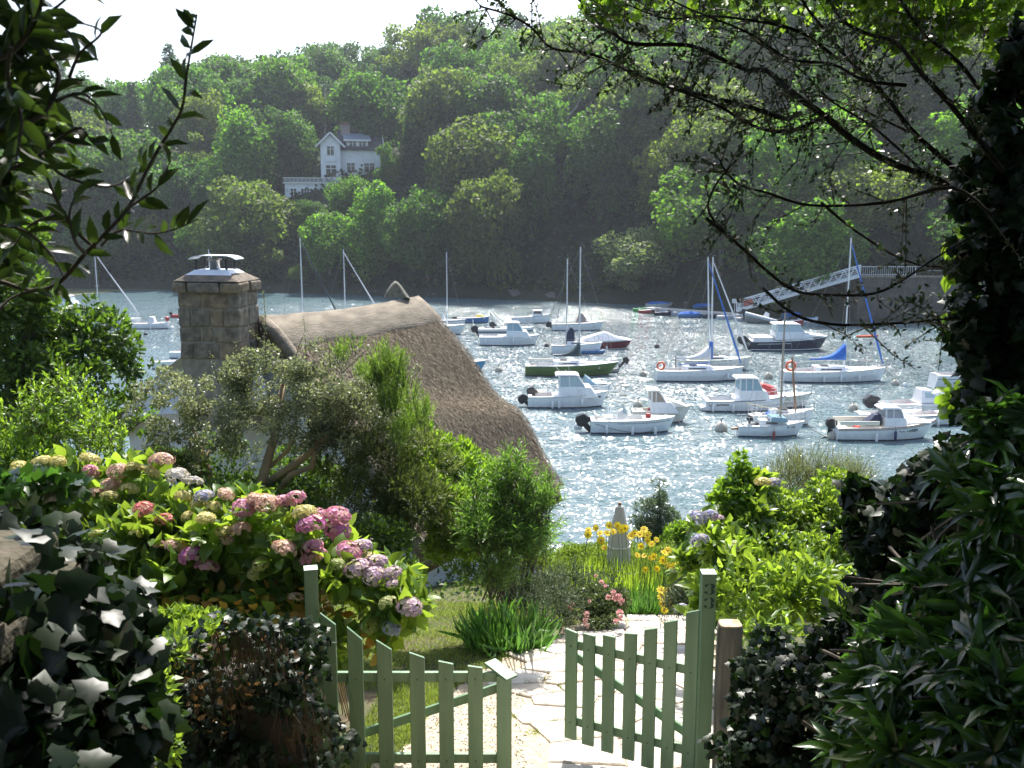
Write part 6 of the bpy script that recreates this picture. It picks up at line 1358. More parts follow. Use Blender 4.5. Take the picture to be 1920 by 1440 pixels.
# tamarisk tuft on the right bank, shrubs below
sprays('tamarisk', 'pale yellow green feathery tamarisk standing against the water at the right', 'shrub', [(1500,880,13,60,34),(1560,895,13,55,34),(1450,905,13,45,28),(1520,925,12.8,90,30),(1600,910,13,50,30)], 2300, 9, .22, .04, .2, T_RHOMB, M['tam'], 124, up=1.3, outw=.6, spread=.4, sub=80)
shrub('climbing_rose', 'light green leafy spray rising above the lilac hydrangea at the right', 'shrub', [(1385,880,9.4,14,28),(1370,910,9.3,22,18),(1360,940,9.2,30,18),(1400,930,9.2,24,20)], 420, .05, .07, .5, T_OVAL, M['bright'], 125, sub=30, objs=140, rnd_=.8)
shrub('mixed_shrub', 'sunlit small-leaved shrub filling the right bank above the gate post', 'shrub', [(1420,970,9.4,80,50),(1500,960,9.6,70,50),(1380,1020,9,60,50),(1460,1040,9,90,60),(1560,1000,9.4,80,60),(1600,1080,8.8,90,70),(1500,1120,8.4,90,60),(1400,1110,8.4,70,60),(1580,930,10,60,40)], 14000, .035, .07, .5, T_LANCE, M['hyd'], 126, sub=140, subr=.27, objs=0)
shrub('green_shrub', 'yellow green long-leaved shrub just right of the wooden post', 'shrub', [(1440,1130,7.4,70,50),(1500,1090,7.6,60,50),(1400,1180,7.2,45,40),(1560,1130,7.4,70,60),(1380,1080,7.6,45,50),(1450,1200,7,60,40)], 900, .08, .14, .32, T_LANCE, M['hyd'], 127, sub=60, objs=280, rnd_=.7)
# ---- hydrangea with its flower heads
hb_ = [(60,945,8.7,90,60),(170,935,8.5,100,60),(290,940,8.2,100,60),(380,985,7.9,100,60),(480,1010,7.6,100,65),(580,1040,7.4,80,60),(620,1090,7.2,90,60),(700,1115,7.0,80,45),(745,1165,6.9,45,45),(250,1060,7.7,110,80),(380,1090,7.5,110,80),(500,1120,7.4,90,70),(660,1180,6.9,70,50),(720,1215,6.8,45,40),(120,1010,8.2,90,60),(330,1150,7.4,90,50),(560,1180,7.2,70,60),(440,1170,7.3,80,50)]
hy, _ = shrub('hydrangea', 'big hydrangea in full bloom sprawling down from the left edge to the gate', 'shrub', hb_, 4600, .10, .17, .62, T_OVAL, M['hyd'], 201, up=.25, outw=.8, sub=150, subr=.34, shell=.75, objs=300, nup=1.1, foln='foliage')
HYP = LASTP.copy()
rg = np.random.default_rng(202); P, Nn = blob_pts(rg, pxblobs([(330,1120,7.3,130,30),(480,1130,7.2,140,30),(590,1150,7.1,70,50),(560,985,7.4,20,12),(700,1190,6.85,40,30)]), 240, .6)
L = rg.uniform(.07,.12,240); foliage(hy, P, Nn+rg.normal(size=P.shape)*.7, Nn+np.array([0,-.4,.8]), L, L*.6, T_OVAL, M['hydold'], rg, 40, 'hydold')
m_ = MB(); rr = random.Random(9)
for i in range(260):
    px = rr.uniform(250, 620); p = at(px, rr.uniform(1060, 1180), 7.5+rr.uniform(-.3,.3)); g = ondrop(p+Vector((rr.uniform(-.2,.2),.1,0))); m_.tube([g-hy.location, p-hy.location], [.006,.004], 4)
o = m_.build('stems', pm('hydrangea_stem', (.30,.22,.11), .8, (.22,.14,.07), 8), hy); o['kind'] = 'stuff'
m, nt, b = mk('hydrangea_petal'); N = nt.nodes; Lk = nt.links; M['hpet'] = m
at_ = N.new('ShaderNodeAttribute'); at_.attribute_name = 'tone'; oi = N.new('ShaderNodeObjectInfo'); mx = N.new('ShaderNodeMix'); mx.data_type = 'RGBA'
mr = N.new('ShaderNodeMapRange'); mr.inputs['From Min'].default_value = .35; mr.inputs['From Max'].default_value = 1.3; Lk.new(at_.outputs['Fac'], mr.inputs[0])
Lk.new(mr.outputs[0], mx.inputs['Factor']); Lk.new(oi.outputs['Color'], mx.inputs['A']); mx.inputs['B'].default_value = (.72,.66,.36,1); Lk.new(mx.outputs['Result'], b.inputs['Base Color']); b.inputs['Roughness'].default_value = .6
tr = N.new('ShaderNodeBsdfTranslucent'); Lk.new(mx.outputs['Result'], tr.inputs[0]); ms = N.new('ShaderNodeMixShader'); ms.inputs[0].default_value = .3; Lk.new(b.outputs[0], ms.inputs[1]); Lk.new(tr.outputs[0], ms.inputs[2]); Lk.new(ms.outputs[0], N['Material Output'].inputs[0])
HM = []
for s in range(4):
    rg = np.random.default_rng(s+400); k = 120; d = nrmz(rg.normal(size=(k,3))+np.array([0,0,.35])); d = d[d[:,2] > -.35]; k = len(d); c = d*np.array([1,1,.66])*rg.uniform(.9,1.06,(k,1))
    Ps, Ds, Ns, Ts = [], [], [], []
    for i in range(k):
        u = nrmz(np.cross(d[i], rg.normal(size=3))); v_ = np.cross(d[i], u); tn = rg.random()
        for q in range(4):
            a = q*math.pi/2; dd = u*math.cos(a)+v_*math.sin(a)+d[i]*.22; Ps.append(c[i]); Ds.append(dd); Ns.append(d[i]+rg.normal(size=3)*.15); Ts.append(tn)
    n = len(Ps); V = leafV(np.array(Ps), np.array(Ds), np.array(Ns), np.full(n,.25), np.full(n,.30), (np.array([(0,0,0),(.55,-.5,.05),(1,0,-.03),(.55,.5,.05)]), T_RHOMB[1]))
    HM.append(npmesh('flower_head', V, T_RHOMB[1], M['hpet'], np.array(Ts)))
HC = {'cream': (.66,.60,.22), 'salmon': (.74,.47,.40), 'pink': (.70,.30,.47), 'magenta': (.64,.19,.48), 'white': (.66,.62,.62), 'lilac': (.62,.45,.60), 'green': (.36,.42,.14), 'coral': (.76,.24,.27), 'lav': (.42,.42,.60)}
HL_ = {'cream': 'greenish cream flower head', 'salmon': 'cream and salmon flower head', 'pink': 'pink flower head', 'magenta': 'vivid magenta pink flower head', 'white': 'whitish flower head', 'lilac': 'pale lilac flower head', 'green': 'green unopened flower head', 'coral': 'coral red flower head', 'lav': 'grey lavender flower head'}
heads = [(40,876,'cream',44),(79,868,'cream',50),(109,866,'cream',36),(169,861,'cream',46),(171,884,'pink',40),(222,884,'salmon',50),(252,878,'cream',40),(303,864,'salmon',56),(282,886,'cream',40),(333,893,'white',52),(363,903,'white',42),(382,930,'lav',46),(209,910,'salmon',46),(243,917,'cream',42),(207,931,'cream',42),(179,924,'salmon',36),(269,956,'coral',46),(307,974,'coral',38),(346,932,'cream',44),(372,945,'cream',36),
 (400,950,'cream',34),(423,927,'salmon',40),(457,952,'pink',44),(495,944,'salmon',54),(532,943,'pink',48),(553,935,'pink',42),(480,938,'salmon',36),(572,962,'cream',48),(600,963,'pink',30),(583,983,'magenta',56),(634,967,'pink',50),(634,993,'magenta',52),(386,972,'cream',44),(418,995,'cream',38),(450,993,'salmon',50),(352,968,'cream',30),(295,1021,'pink',40),(329,1023,'salmon',50),(360,1041,'magenta',60),(388,1062,'pink',54),(534,1029,'salmon',50),(585,1027,'pink',44),(588,1045,'pink',54),
 (489,1058,'cream',34),(480,1076,'cream',32),(655,1034,'pink',50),(676,1026,'lilac',46),(668,1066,'lilac',50),(690,1046,'cream',40),(705,1053,'lilac',46),(702,1079,'lilac',46),(735,1074,'lilac',38),(735,1094,'lilac',24),(727,1130,'green',38),(768,1137,'lilac',52),(693,1171,'green',40),(735,1177,'lav',38),(640,1114,'green',34),(254,1001,'cream',30),(555,1119,'salmon',30),(632,1058,'green',30),(60,900,'cream',32),(135,900,'cream',34),(425,1012,'salmon',34),(180,1000,'cream',28),(360,985,'green',26),(8,895,'cream',34)]
rr = random.Random(12)
def head(par, px, py, col, w_, Y):
    p = at(px, py, Y); s = w_*mpp(p)/2.35; o = ob('flower_head', rr.choice(HM), par, p-Vector(par.location)); o.scale = (s*1.05,s*1.05,s*rr.uniform(.85,1.05)); o.rotation_euler = (rr.uniform(0,.5), rr.uniform(-.35,.35), rr.uniform(0,6))
    c = HC[col]; k = rr.uniform(.88,1.1); o.color = (c[0]*k, c[1]*k, c[2]*k, 1); o['label'] = HL_[col]
for px, py, col, w_ in heads:
    Y = 8.9-1.85*min(px, 760)/760-max(0, (py-870-(px*.28)))/300*.9; q_ = HYP-np.array([0,0,EYE]); dp = q_[:,1]*CT-q_[:,2]*ST; ppx = 960+F*q_[:,0]/dp; ppy = 720-F*(q_[:,1]*ST+q_[:,2]*CT)/dp
    sel = (abs(ppx-px) < 26) & (abs(ppy-py-6) < 24)
    if sel.sum() > 3: Y = float(np.percentile(HYP[sel,1], 6))+.02
    head(hy, px, py, col, w_*(1.05 if px > 450 else .9), Y-.10)
h2, _ = shrub('hydrangea', 'hydrangea with pale lilac heads growing right of the path behind the gate post', 'shrub', [(1330,1010,9.0,40,40),(1370,1060,8.6,50,50),(1300,1060,9.0,30,30),(1400,960,9.2,40,40),(1350,1110,8.2,45,40),(1320,1150,8.0,28,30),(1420,920,9.4,30,24)], 1300, .09, .15, .5, T_OVAL, M['hyd'], 205, up=.3, sub=60, objs=220, nup=1.0)
for px, py, col, w_ in [(1310,970,'lav',36),(1330,966,'lav',34),(1312,1013,'lav',38),(1375,1026,'green',40),(1430,904,'cream',34),(1450,905,'lav',30),(1285,1146,'lav',44),(1345,972,'lilac',26)]: head(h2, px, py, col, w_, 8.3)

# ---- ivy mound by the gate, ivy on the wall at the left
def ivymass(name, label, cat, blobs, n, L0, L1, mat, seed, objs, sub=90, T=T_IVY, hang=.5, nrm_bias=(0,-.5,.6), **k):
    rg = np.random.default_rng(seed); bl = pxblobs(blobs); c = np.array([b[0] for b in bl]).mean(0); t = thing(name, (c[0], c[1], float(gz(c[0], c[1]))), label, cat)
    P, Nn = blob_pts(rg, bl, n, k.get('shell', .8), sub, k.get('subr', .4)); D = rg.normal(size=P.shape)*.8+Nn*.5+np.array([0,0,-hang]); N_ = Nn*.8+rg.normal(size=P.shape)*.45+np.array(nrm_bias)
    L = rg.uniform(L0, L1, n); foliage(t, P, D, N_, L, L*rg.uniform(.85,1.1,n), T, mat, rg, objs, k.get('key')); return t, bl
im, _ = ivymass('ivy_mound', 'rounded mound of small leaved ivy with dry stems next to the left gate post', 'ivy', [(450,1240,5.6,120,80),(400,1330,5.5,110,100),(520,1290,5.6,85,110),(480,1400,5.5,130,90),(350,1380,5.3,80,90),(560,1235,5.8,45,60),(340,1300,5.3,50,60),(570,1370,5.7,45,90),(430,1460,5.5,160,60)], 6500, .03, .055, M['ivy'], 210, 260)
rg = np.random.default_rng(211); P, Nn = blob_pts(rg, pxblobs([(400,1290,5.4,90,90),(450,1250,5.5,110,75),(560,1330,5.6,50,90)]), 480, .9); k_ = Nn[:,1] < .2; P, Nn = P[k_], Nn[k_]; L = rg.uniform(.03,.06,len(P))
foliage(im, P, rg.normal(size=P.shape)+np.array([0,0,-.5]), Nn, L, L*.6, T_LANCE, M['brownleaf'], rg, 0)
m_ = MB(); rr = random.Random(4)
for i in range(240):
    px, py = rr.choice([(400,1270),(450,1200),(570,1330),(480,1190)]); px += rr.uniform(-50,50); p = at(px, py+rr.uniform(-20,30), 5.15+rr.uniform(0,.2)); q = p+Vector((rr.uniform(-.05,.08), -.02, -rr.uniform(.08,.28))); m_.tube([p-im.location, (p+q)/2+Vector((rr.uniform(-.02,.02),-.02,0))-im.location, q-im.location], [.0025,.002,.001], 3)
o = m_.build('dry_stems', M['brownleaf'], im); o['kind'] = 'stuff'
MB().prof([(-.42,0),(.42,0),(.36,.8),(.1,1.0),(-.25,.95)], .3, .22).build('earth_core', pm('dark_earth', (.03,.024,.018), .95), im).location = (0,.1,-.1)
# left wall
wl = thing('garden_wall', (-1.45, 2.4, 10.4), 'old stone wall at the left edge with a broad bare top stone, smothered in ivy', 'wall')
M['cop'] = pm('coping_stone', (.13,.11,.085), .95, (.05,.055,.035), 6, .02, 25, spec=.2)
za, zb_ = at(60, 1000, 2.3).z-.2, at(200, 1090, 3.3).z-.12
m_ = MB().add([(-3.2,1.0,9.6),(-1.36,1.0,9.6),(-1.42,3.5,9.6),(-3.2,3.5,9.6),(-3.2,1.0,za),(-1.2,1.0,za),(-1.42,3.5,zb_),(-3.2,3.5,zb_)], [(3,2,1,0),(4,5,6,7),(0,1,5,4),(1,2,6,5),(2,3,7,6),(3,0,4,7)])
o = m_.build('core', M['cop'], wl); o.location = -wl.location
x1 = at(100, 1000, 2.45).x; z1 = at(60, 1040, 2.2).z
for a_, c_ in (((x1-1.6, 2.15, z1-.14), (x1, 2.5, z1-.03)), ((x1-1.5, 2.1, z1-.27), (x1+.01, 2.6, z1-.15)), ((x1-1.5, 2.12, z1-.42), (x1-.03, 2.6, z1-.28))):
    o = MB().box(a_, c_).build('coping_stone', M['cop'], wl, bevel=.03); o.location = -wl.location
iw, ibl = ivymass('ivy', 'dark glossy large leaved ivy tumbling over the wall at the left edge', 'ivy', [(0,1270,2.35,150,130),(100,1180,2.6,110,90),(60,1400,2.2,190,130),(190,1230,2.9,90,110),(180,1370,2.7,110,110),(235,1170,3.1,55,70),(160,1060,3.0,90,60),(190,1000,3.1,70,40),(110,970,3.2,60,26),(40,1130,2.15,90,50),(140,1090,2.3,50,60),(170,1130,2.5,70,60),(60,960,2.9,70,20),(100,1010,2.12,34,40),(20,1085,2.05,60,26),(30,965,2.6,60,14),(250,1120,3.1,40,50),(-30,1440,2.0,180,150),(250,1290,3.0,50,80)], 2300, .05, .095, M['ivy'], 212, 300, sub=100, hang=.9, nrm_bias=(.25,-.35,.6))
ivymass('ivy', 'small patch of paler ivy leaves on top of the wall below the first flower heads', 'ivy', [(60,905,4.2,70,28),(30,930,4,50,24),(110,915,4.3,40,22)], 420, .05, .08, M['rhodo'], 213, 120, sub=30)
shrub('undergrowth', 'yellow green weeds in the gap between the dark ivy and the ivy mound', 'weeds', [(290,1350,4.6,50,90),(280,1230,5.4,60,60),(320,1200,6,70,40),(270,1430,4.3,60,50),(340,1180,6.4,80,30)], 2600, .03, .06, .5, T_RHOMB, M['hyd'], 214, sub=40)

# ---- right side
T_R = thing('ivy_clad_tree', (2.85, 5.1, 9.3), 'tree at the right edge, trunk wrapped in dark ivy, with spiny half bare boughs', 'tree')
tl = Vector(T_R.location)
MB().tube([Vector((0,0,-.5)), Vector((.0,0,1.5)), Vector((-.1,-.05,3)), Vector((-.12,-.1,4.3)), Vector((.1,-.3,5.6)), Vector((.2,-.8,7))], [.26,.22,.2,.17,.14,.1], 10).build('trunk', M['bark'], T_R, smooth=True)
rg = np.random.default_rng(220)
ivb = [(1880,230,5.0,60,90),(1880,330,4.9,85,80),(1890,450,4.8,90,90),(1865,550,4.8,65,70),(1875,650,4.7,80,80),(1835,690,4.7,45,55),(1900,780,4.6,90,90),(1915,120,5.1,60,80),(1845,390,4.9,45,50),(1800,655,4.7,22,35),(1870,760,4.6,60,50),(1900,880,4.5,80,60),(1835,480,4.8,35,40),(1920,600,4.8,60,120)]
bl = pxblobs(ivb); P, Nn = blob_pts(rg, bl, 5600, .75, 150, .33); n = len(P); L = rg.uniform(.045,.085,n)
foliage(T_R, P, rg.normal(size=P.shape)*.8+Nn*.5+np.array([0,0,-.6]), Nn+rg.normal(size=P.shape)*.5+np.array([0,-.5,.5]), L, L*.95, T_IVY, M['ivy'], rg, 150, name='ivy_cover')
M['thornbark'] = pm('dark_bark', (.016,.014,.012), .95, spec=.1)
# boughs traced as curves in depth 4.6-5.6 m
limbs = [([(1860,400),(1785,350),(1740,330),(1660,300),(1590,255),(1550,220),(1500,185),(1465,155),(1435,132),(1400,131),(1340,105),(1290,85),(1185,82),(1150,62),(1120,50)], 4.9, .036),
 ([(1540,220),(1500,240),(1460,247),(1410,235),(1350,200),(1300,180),(1240,160)], 4.9, .018),
 ([(1500,212),(1470,222),(1410,202),(1330,182),(1270,167),(1210,145),(1160,125),(1110,102),(1035,90),(1000,55),(960,30),(900,12)], 5.0, .02),
 ([(1870,380),(1800,325),(1710,245),(1660,180),(1590,110),(1545,55),(1510,10),(1490,-30)], 5.3, .026),
 ([(1880,320),(1785,200),(1725,135),(1680,80),(1630,65),(1580,40),(1560,10),(1540,-30)], 4.7, .022),
 ([(1860,405),(1785,352),(1660,380),(1520,385),(1440,362),(1390,348),(1360,320),(1350,300)], 4.6, .014),
 ([(1325,410),(1380,455),(1440,510),(1490,545),(1560,553),(1640,550),(1700,520),(1760,480),(1850,430),(1900,420)], 4.5, .013),
 ([(1540,380),(1600,430),(1690,485),(1760,500),(1830,480)], 4.8, .011),
 ([(1380,455),(1330,400),(1340,350),(1380,300)], 4.4, .009),
 ([(1430,540),(1490,590),(1560,608),(1640,608),(1720,603),(1800,595),(1860,590)], 4.6, .012),
 ([(1570,110),(1500,60),(1420,40),(1330,30),(1250,35),(1180,10)], 5.4, .014),
 ([(1700,160),(1620,150),(1560,120),(1480,110),(1400,60),(1300,20),(1240,-10)], 5.0, .013),
 ([(1740,330),(1640,240),(1560,190),(1500,130),(1420,80)], 5.5, .012),
 ([(1850,560),(1790,640),(1760,600)], 4.6, .01), ([(1700,245),(1600,200),(1500,170)], 5.6, .01),
 ([(1860,200),(1800,120),(1740,70),(1700,20),(1680,-20)], 5.2, .02)]
tw = MB(); LP, LD, LN = [], [], []
def smooth_path(pts, sub=4):
    out = []
    for i in range(len(pts)-1):
        p0, p1, p2, p3 = pts[max(i-1,0)], pts[i], pts[i+1], pts[min(i+2,len(pts)-1)]
        for k in range(sub):
            t = k/sub; out.append(.5*((2*p1)+(p2-p0)*t+(2*p0-5*p1+4*p2-p3)*t*t+(3*p1-p0-3*p2+p3)*t**3))
    return out+[pts[-1]]
rr = random.Random(77)
for li, (pp, Y, r0) in enumerate(limbs):
    pts = [at(a, b_, Y+.25*math.sin(i*.9+li)) for i, (a, b_) in enumerate(pp)]; pts = smooth_path(pts); n = len(pts)
    MB().tube([p-tl for p in pts], [r0*.5*(1-.75*i/n)+.002 for i in range(n)], 7).build('bough', M['thornbark'], T_R, smooth=True)
    for i in range(2, n):
        seg = pts[i]-pts[i-1]
        for q in range(2 if li not in (6,7,8,9) else 1+(rr.random() < .5)):
            if rr.random() < (.12 if li < 5 or 10 <= li else .5): continue
            b0 = pts[i-1]+seg*rr.random(); d = (seg.normalized()*rr.uniform(.2,1)+Vector((rr.gauss(0,.5), rr.gauss(0,.5), rr.gauss(.05,.6)))).normalized(); l = rr.uniform(.06,.36) if li not in (6,7,8) else rr.uniform(.04,.16)
            e = b0+d*l+Vector((0,0,-.1*l)); mid = (b0+e)/2+Vector((rr.gauss(0,.1),rr.gauss(0,.1),rr.gauss(0,.1)))*l; tw.tube([b0-tl, mid-tl, e-tl], [.004,.003,.0015], 3, cap=False)
            for k in range(int(5+l*60)):
                t = rr.random()**.7; p = b0.lerp(mid, t*2) if t < .5 else mid.lerp(e, t*2-1); LP.append(p+Vector((rr.gauss(0,.008),rr.gauss(0,.008),rr.gauss(0,.008)))); LD.append(d*.5+Vector((rr.gauss(0,.7),rr.gauss(0,.7),rr.gauss(0,.7)))); LN.append(Vector((rr.gauss(0,.6),rr.gauss(0,.6),1)))
o = tw.build('twigs', M['twig'], T_R); o['kind'] = 'stuff'
M['thorn'] = leafm('thorn_leaf', (.008,.016,.006), (.022,.036,.011), (.04,.09,.012), .25, .4)
LP, LD, LN = np.array(LP), np.array(LD), np.array(LN); n = len(LP); L = np.random.default_rng(3).uniform(.018,.036,n)
foliage(T_R, LP, LD, LN, L, L*.55, T_RHOMB, M['thorn'], np.random.default_rng(4), 260)
print('thorn leaves', n)
# overhanging oak leaves along the top edge, sunlit brightness put into their colour
M['oaklit'] = leafm('sunlit_oak_leaf', (.05,.10,.016), (.10,.17,.03), (.34,.58,.04), .45, .4)
shrub('oak_branch', 'sunlit lobed leaves hanging into the top right of the view', 'tree', [(1170,10,7.9,60,26),(1330,5,7.9,60,30),(1260,-15,8.1,60,30),(1440,-10,8.1,70,30),(1250,60,7.8,30,14),(1660,40,8.1,50,36),(1760,30,8.2,80,50),(1850,90,8.1,60,50),(1880,20,7.9,60,50),(1800,130,8.0,35,24),(1560,0,8.1,60,25),(1640,-20,8.1,90,30),(1710,75,8.1,35,25)], 1500, .085, .15, .6, T_OAK, M['oaklit'], 230, sub=60, subr=.35, objs=260, base=(2.9,5.6,9.0), stems=[([(1960,-60,8.0,0),(1850,60,8.1,0),(1740,40,8.1,0),(1640,10,8.1,0)], [.03,.02,.012,.006], 'bough')])
shrub('oak_sprig', 'sunlit sprig of lobed leaves poking out of the dark ivy, beside the quay', 'tree', [(1815,440,5.0,22,18),(1800,505,5.0,30,10),(1830,600,4.9,30,22),(1800,750,4.9,16,22)], 130, .05, .09, .7, T_OAK, M['bright'], 231, sub=20, objs=90, base=(2.6,5.0,9.3))
# vine, rhododendron, ivy on the bank
ivymass('ivy', 'large leaved ivy arching out over the sunlit bank from the right', 'ivy', [(1720,950,4.8,100,60),(1620,960,5.0,60,45),(1790,880,4.7,80,50),(1670,1030,4.9,80,50),(1580,985,5.1,35,32),(1810,980,4.6,90,70),(1720,1110,4.7,90,60),(1600,905,5,28,22),(1850,850,4.6,60,60),(1640,1100,4.9,60,50)], 2700, .05, .085, M['ivy'], 240, 300, sub=120, subr=.3)
ivymass('ivy', 'blue green ivy covering the ground right of the wooden post', 'ivy', [(1450,1260,5.6,70,70),(1530,1320,5.3,100,90),(1425,1370,5.5,50,90),(1590,1230,5.3,80,60),(1480,1430,5.2,130,70),(1650,1400,4.8,100,80),(1400,1440,5.5,40,60),(1620,1300,4.9,80,70)], 5200, .04, .065, M['ivy'], 241, 260, sub=140, subr=.3)
def rhodo(name, label, blobs, nw, seed, objs):
    rg = np.random.default_rng(seed); bl = pxblobs(blobs); c = np.array([b[0] for b in bl]).mean(0); t = thing(name, (c[0], c[1], float(gz(c[0], c[1]))), label, 'shrub')
    C, Nn = blob_pts(rg, bl, nw, .55); P, D, N_, L = [], [], [], []
    m_ = MB()
    for i in range(nw):
        ax = nrmz(Nn[i]*.8+np.array([0,-.25,.7])+rg.normal(size=3)*.3); u = nrmz(np.cross(ax, rg.normal(size=3))); v_ = np.cross(ax, u); k = int(rg.integers(8, 13)); a0 = rg.uniform(0, 6.28)
        for j in range(k):
            a = a0+j*2.4; el = rg.uniform(.05,.75); d = (u*math.cos(a)+v_*math.sin(a))*math.cos(el)+ax*math.sin(el); P.append(C[i]+ax*rg.uniform(-.03,.02)); D.append(d); N_.append(ax+rg.normal(size=3)*.15-d*.2); L.append(rg.uniform(.12,.20))
        m_.tube([Vector(C[i]-ax*.35+np.array([0,.1,-.1]))-t.location, Vector(C[i])-t.location], [.008,.005], 4)
    o = m_.build('twigs', M['twig'], t); o['kind'] = 'stuff'
    P, D, N_, L = map(np.array, (P, D, N_, L)); foliage(t, P, D, N_, L, L*.27, T_LANCE, M['rhodo'], rg, objs)
rhodo('rhododendron', 'rhododendron with whorls of long leathery leaves filling the lower right corner', [(1680,1230,3.9,60,50),(1770,1190,3.7,80,60),(1660,1320,3.7,70,60),(1780,1290,3.5,100,80),(1860,1120,3.6,80,70),(1880,950,3.7,60,70),(1840,900,3.9,50,40),(1870,1250,3.3,90,100),(1740,1390,3.4,120,70),(1880,1400,3.1,100,90),(1760,1080,3.9,60,40),(1900,800,3.9,50,50),(1620,1420,3.7,60,40)], 250, 250, 300)
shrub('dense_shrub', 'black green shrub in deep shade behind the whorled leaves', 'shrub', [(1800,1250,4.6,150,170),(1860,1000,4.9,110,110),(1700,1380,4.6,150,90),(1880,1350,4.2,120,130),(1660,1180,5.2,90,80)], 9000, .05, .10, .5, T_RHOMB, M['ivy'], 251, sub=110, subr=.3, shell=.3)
# unseen canopy overhead, shaped to keep the foreground in shade
rg = np.random.default_rng(260)
cn = thing('shade_tree', (4.4, 1.0, 11.2), 'tall tree beside the viewpoint whose crown shades the gate approach from above', 'tree')
cbl = [((x+rg.uniform(-.4,.4), y+rg.uniform(-.4,.4), 15.9+.10*max(y,-1)+rg.uniform(0,1.6)), (1.25,1.2,.75)) for x in np.arange(-4.5, 7.5, 1.5) for y in np.arange(-8, 9.2, 1.5) if y < (7.3 if x > 1.4 else 5.0)]
cbl += [((x, y, z), (1.0,1.0,.8)) for x, y, z in [(3.6,7.5,16.0),(4.4,8.2,16.4),(5,6.5,15.8),(3.8,8.4,17),(-2.6,5.2,16),(-3.4,5.6,16.3)]]
P, Nn = blob_pts(rg, cbl, 44000, .2); n = len(P); L = rg.uniform(.18,.28,n); foliage(cn, P, rg.normal(size=P.shape), Nn+np.array([0,0,1.2])+rg.normal(size=P.shape)*.5, L, L*.9, T_RHOMB, M['oak'], rg, 0)
MB().tube([(0,0,-1),(-.1,.1,2.5),(-.3,.8,4.6),(-1.2,2,5.8),(-3,3.5,6.6)], [.35,.3,.24,.15,.06], 10).tube([(-.3,.8,4.6),(-.2,3,5.2),(-.4,5.5,5.7)], [.16,.1,.05], 8).tube([(-.2,.4,3.6),(-3.5,1.2,5.4),(-6.5,2,5.9)], [.16,.1,.05], 8).build('trunk', M['bark'], cn, smooth=True)
# ---- laurel branches close by at the upper left
lt = thing('laurel_branches', (-1.9, 2.2, 10.8), 'loose out of focus laurel branches with pointed leaves hanging in at the upper left', 'branch')
ll = Vector(lt.location)
lb = [([(-40,525),(0,528),(60,545),(110,530),(160,475),(190,445),(240,390),(275,320),(300,275),(325,235),(342,200),(350,140),(360,80),(369,28)], 2.25, .006),
 ([(180,465),(150,440),(120,400),(95,350),(80,300),(65,250),(60,190)], 2.2, .005), ([(190,460),(225,432),(290,438),(340,425),(372,410)], 2.3, .0035),
 ([(160,475),(140,450),(130,400),(150,350)], 2.1, .004), ([(-30,250),(40,235),(90,200),(110,140),(85,90),(60,20),(50,-30)], 2.2, .008), ([(-20,330),(60,300),(110,260),(150,240),(170,265)], 2.15, .005),
 ([(105,190),(150,175),(185,200),(210,250)], 2.2, .004), ([(-30,120),(30,90),(70,30),(80,-20)], 2.0, .007), ([(70,40),(110,10),(150,-25)], 2.1, .004), ([(240,390),(270,370),(300,345),(320,300)], 2.2, .0035), ([(75,290),(120,330),(200,350),(250,330),(290,300)], 2.3, .004),
 ([(-30,420),(40,430),(90,470),(120,520)], 2.2, .004), ([(-20,600),(20,560),(70,540)], 2.2, .004), ([(20,90),(15,150),(40,220),(30,300)], 1.9, .005), ([(120,400),(60,420),(20,470)], 2.2, .004), ([(130,145),(150,100),(190,60),(140,40)], 2.2, .004)]
P, D, N_, L = [], [], [], []; rr = random.Random(15)
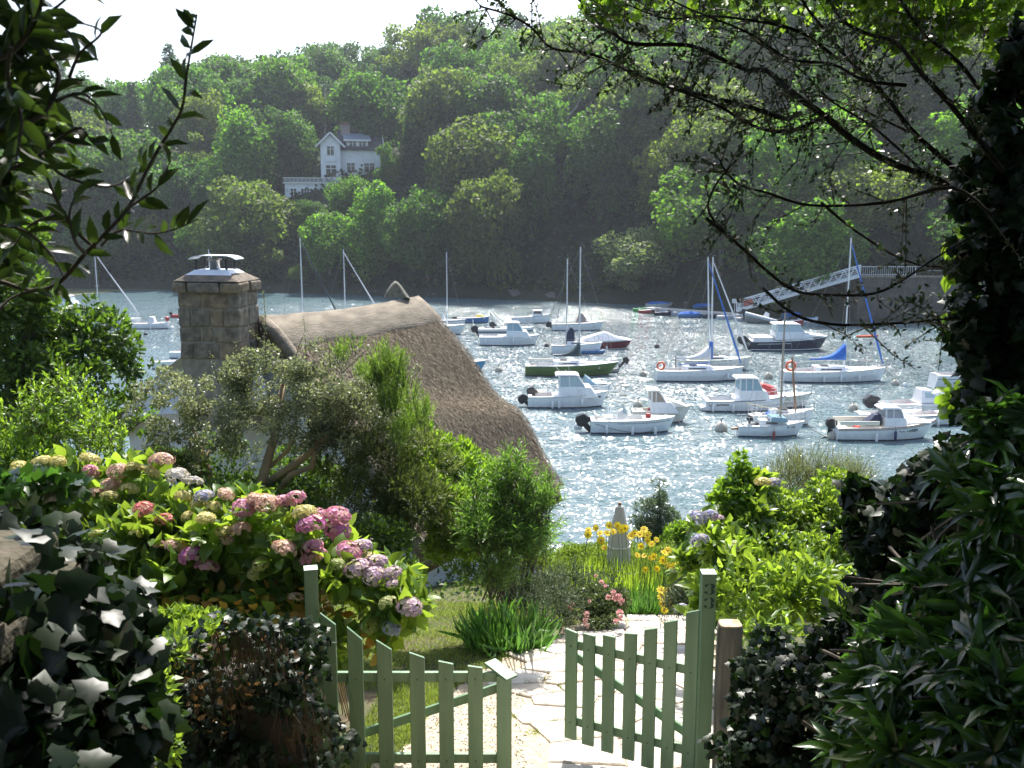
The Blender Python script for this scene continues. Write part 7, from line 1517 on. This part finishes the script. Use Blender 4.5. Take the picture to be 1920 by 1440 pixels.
for li, (pp, Y, r0) in enumerate(lb):
    pts = smooth_path([at(a, b_, Y+.05*math.sin(i+li)) for i, (a, b_) in enumerate(pp)], 5); n = len(pts)
    MB().tube([p-ll for p in pts], [r0*(1-.65*i/n) for i in range(n)], 6).build('branch', M['twig'], lt, smooth=True)
    acc = 0
    for i in range(2, n):
        acc += (pts[i]-pts[i-1]).length; dens = .016 if li in (4, 7, 13) else .021
        while acc > dens:
            acc -= dens
            if rr.random() < .25: continue
            d = (pts[i]-pts[i-1]).normalized(); sd2 = Vector((rr.gauss(0,1), rr.gauss(0,.6), rr.gauss(0,1))); sd2 = (sd2-d*sd2.dot(d)).normalized(); P.append(pts[i]); D.append(d*.8+sd2*.75); N_.append(Vector((rr.gauss(0,.5),-.7+rr.gauss(0,.4),.5))); L.append(rr.uniform(.045,.075) if li not in (4,7,8,13) else rr.uniform(.06,.095))
rg = np.random.default_rng(18); Q, Nq = blob_pts(rg, pxblobs([(20,60,2.2,70,80),(60,150,2.3,60,70),(10,200,2.2,60,90),(70,240,2.4,50,50),(10,340,2.3,50,60),(90,60,2.3,40,70),(0,480,2.4,40,60)]), 230, .4)
for a, b_ in zip(Q, Nq): P.append(Vector(a)); D.append(Vector((rg.normal(), rg.normal()*.5, rg.normal()*.7-.3))); N_.append(Vector((rg.normal()*.5, -.8, .5))); L.append(rg.uniform(.06,.10))
P, D, N_, L = np.array([tuple(p) for p in P]), np.array([tuple(p) for p in D]), np.array([tuple(p) for p in N_]), np.array(L)
foliage(lt, P, D, N_, L, L*.36, T_LANCE, M['laurel'], rg, 300)

# added, unseen hedge mass behind and beside the viewpoint that blocks skylight
hd_bl = [((x, -6.5+.1*abs(x), z), (1.6,1.0,1.3)) for x in np.arange(-8, 9, 1.8) for z in (12.5, 14.2, 15.8, 17.6)]+[((s*7.5, y, z), (1.0,1.6,1.3)) for s in (-1, 1) for y in np.arange(-5, 3.5, 1.8) for z in (12.3, 14, 15.6, 17.4)]
hg = thing('shade_hedge', (0, -6.5, 11.9), 'tall dark hedge closing the lane behind the viewpoint', 'hedge')
rg = np.random.default_rng(270); P, Nn = blob_pts(rg, hd_bl, 28000, .6); n = len(P); L = rg.uniform(.16,.26,n); foliage(hg, P, rg.normal(size=P.shape), Nn+rg.normal(size=P.shape)*.5, L, L*.85, T_RHOMB, M['oak'], rg, 0)
HAZE = .00026
# ================================================================== haze
mb = MB(); mb.box((-470,-25,-4.5), (470,560,84))
m, nt, b = mk('haze_air'); nt.nodes.remove(b); v = nt.nodes.new('ShaderNodeVolumePrincipled')
v.inputs['Color'].default_value = (.80,.88,1.0,1); v.inputs['Density'].default_value = HAZE; v.inputs['Anisotropy'].default_value = .35
nt.links.new(v.outputs[0], nt.nodes['Material Output'].inputs['Volume'])
o = mb.build('haze', m); o['kind'] = 'stuff'
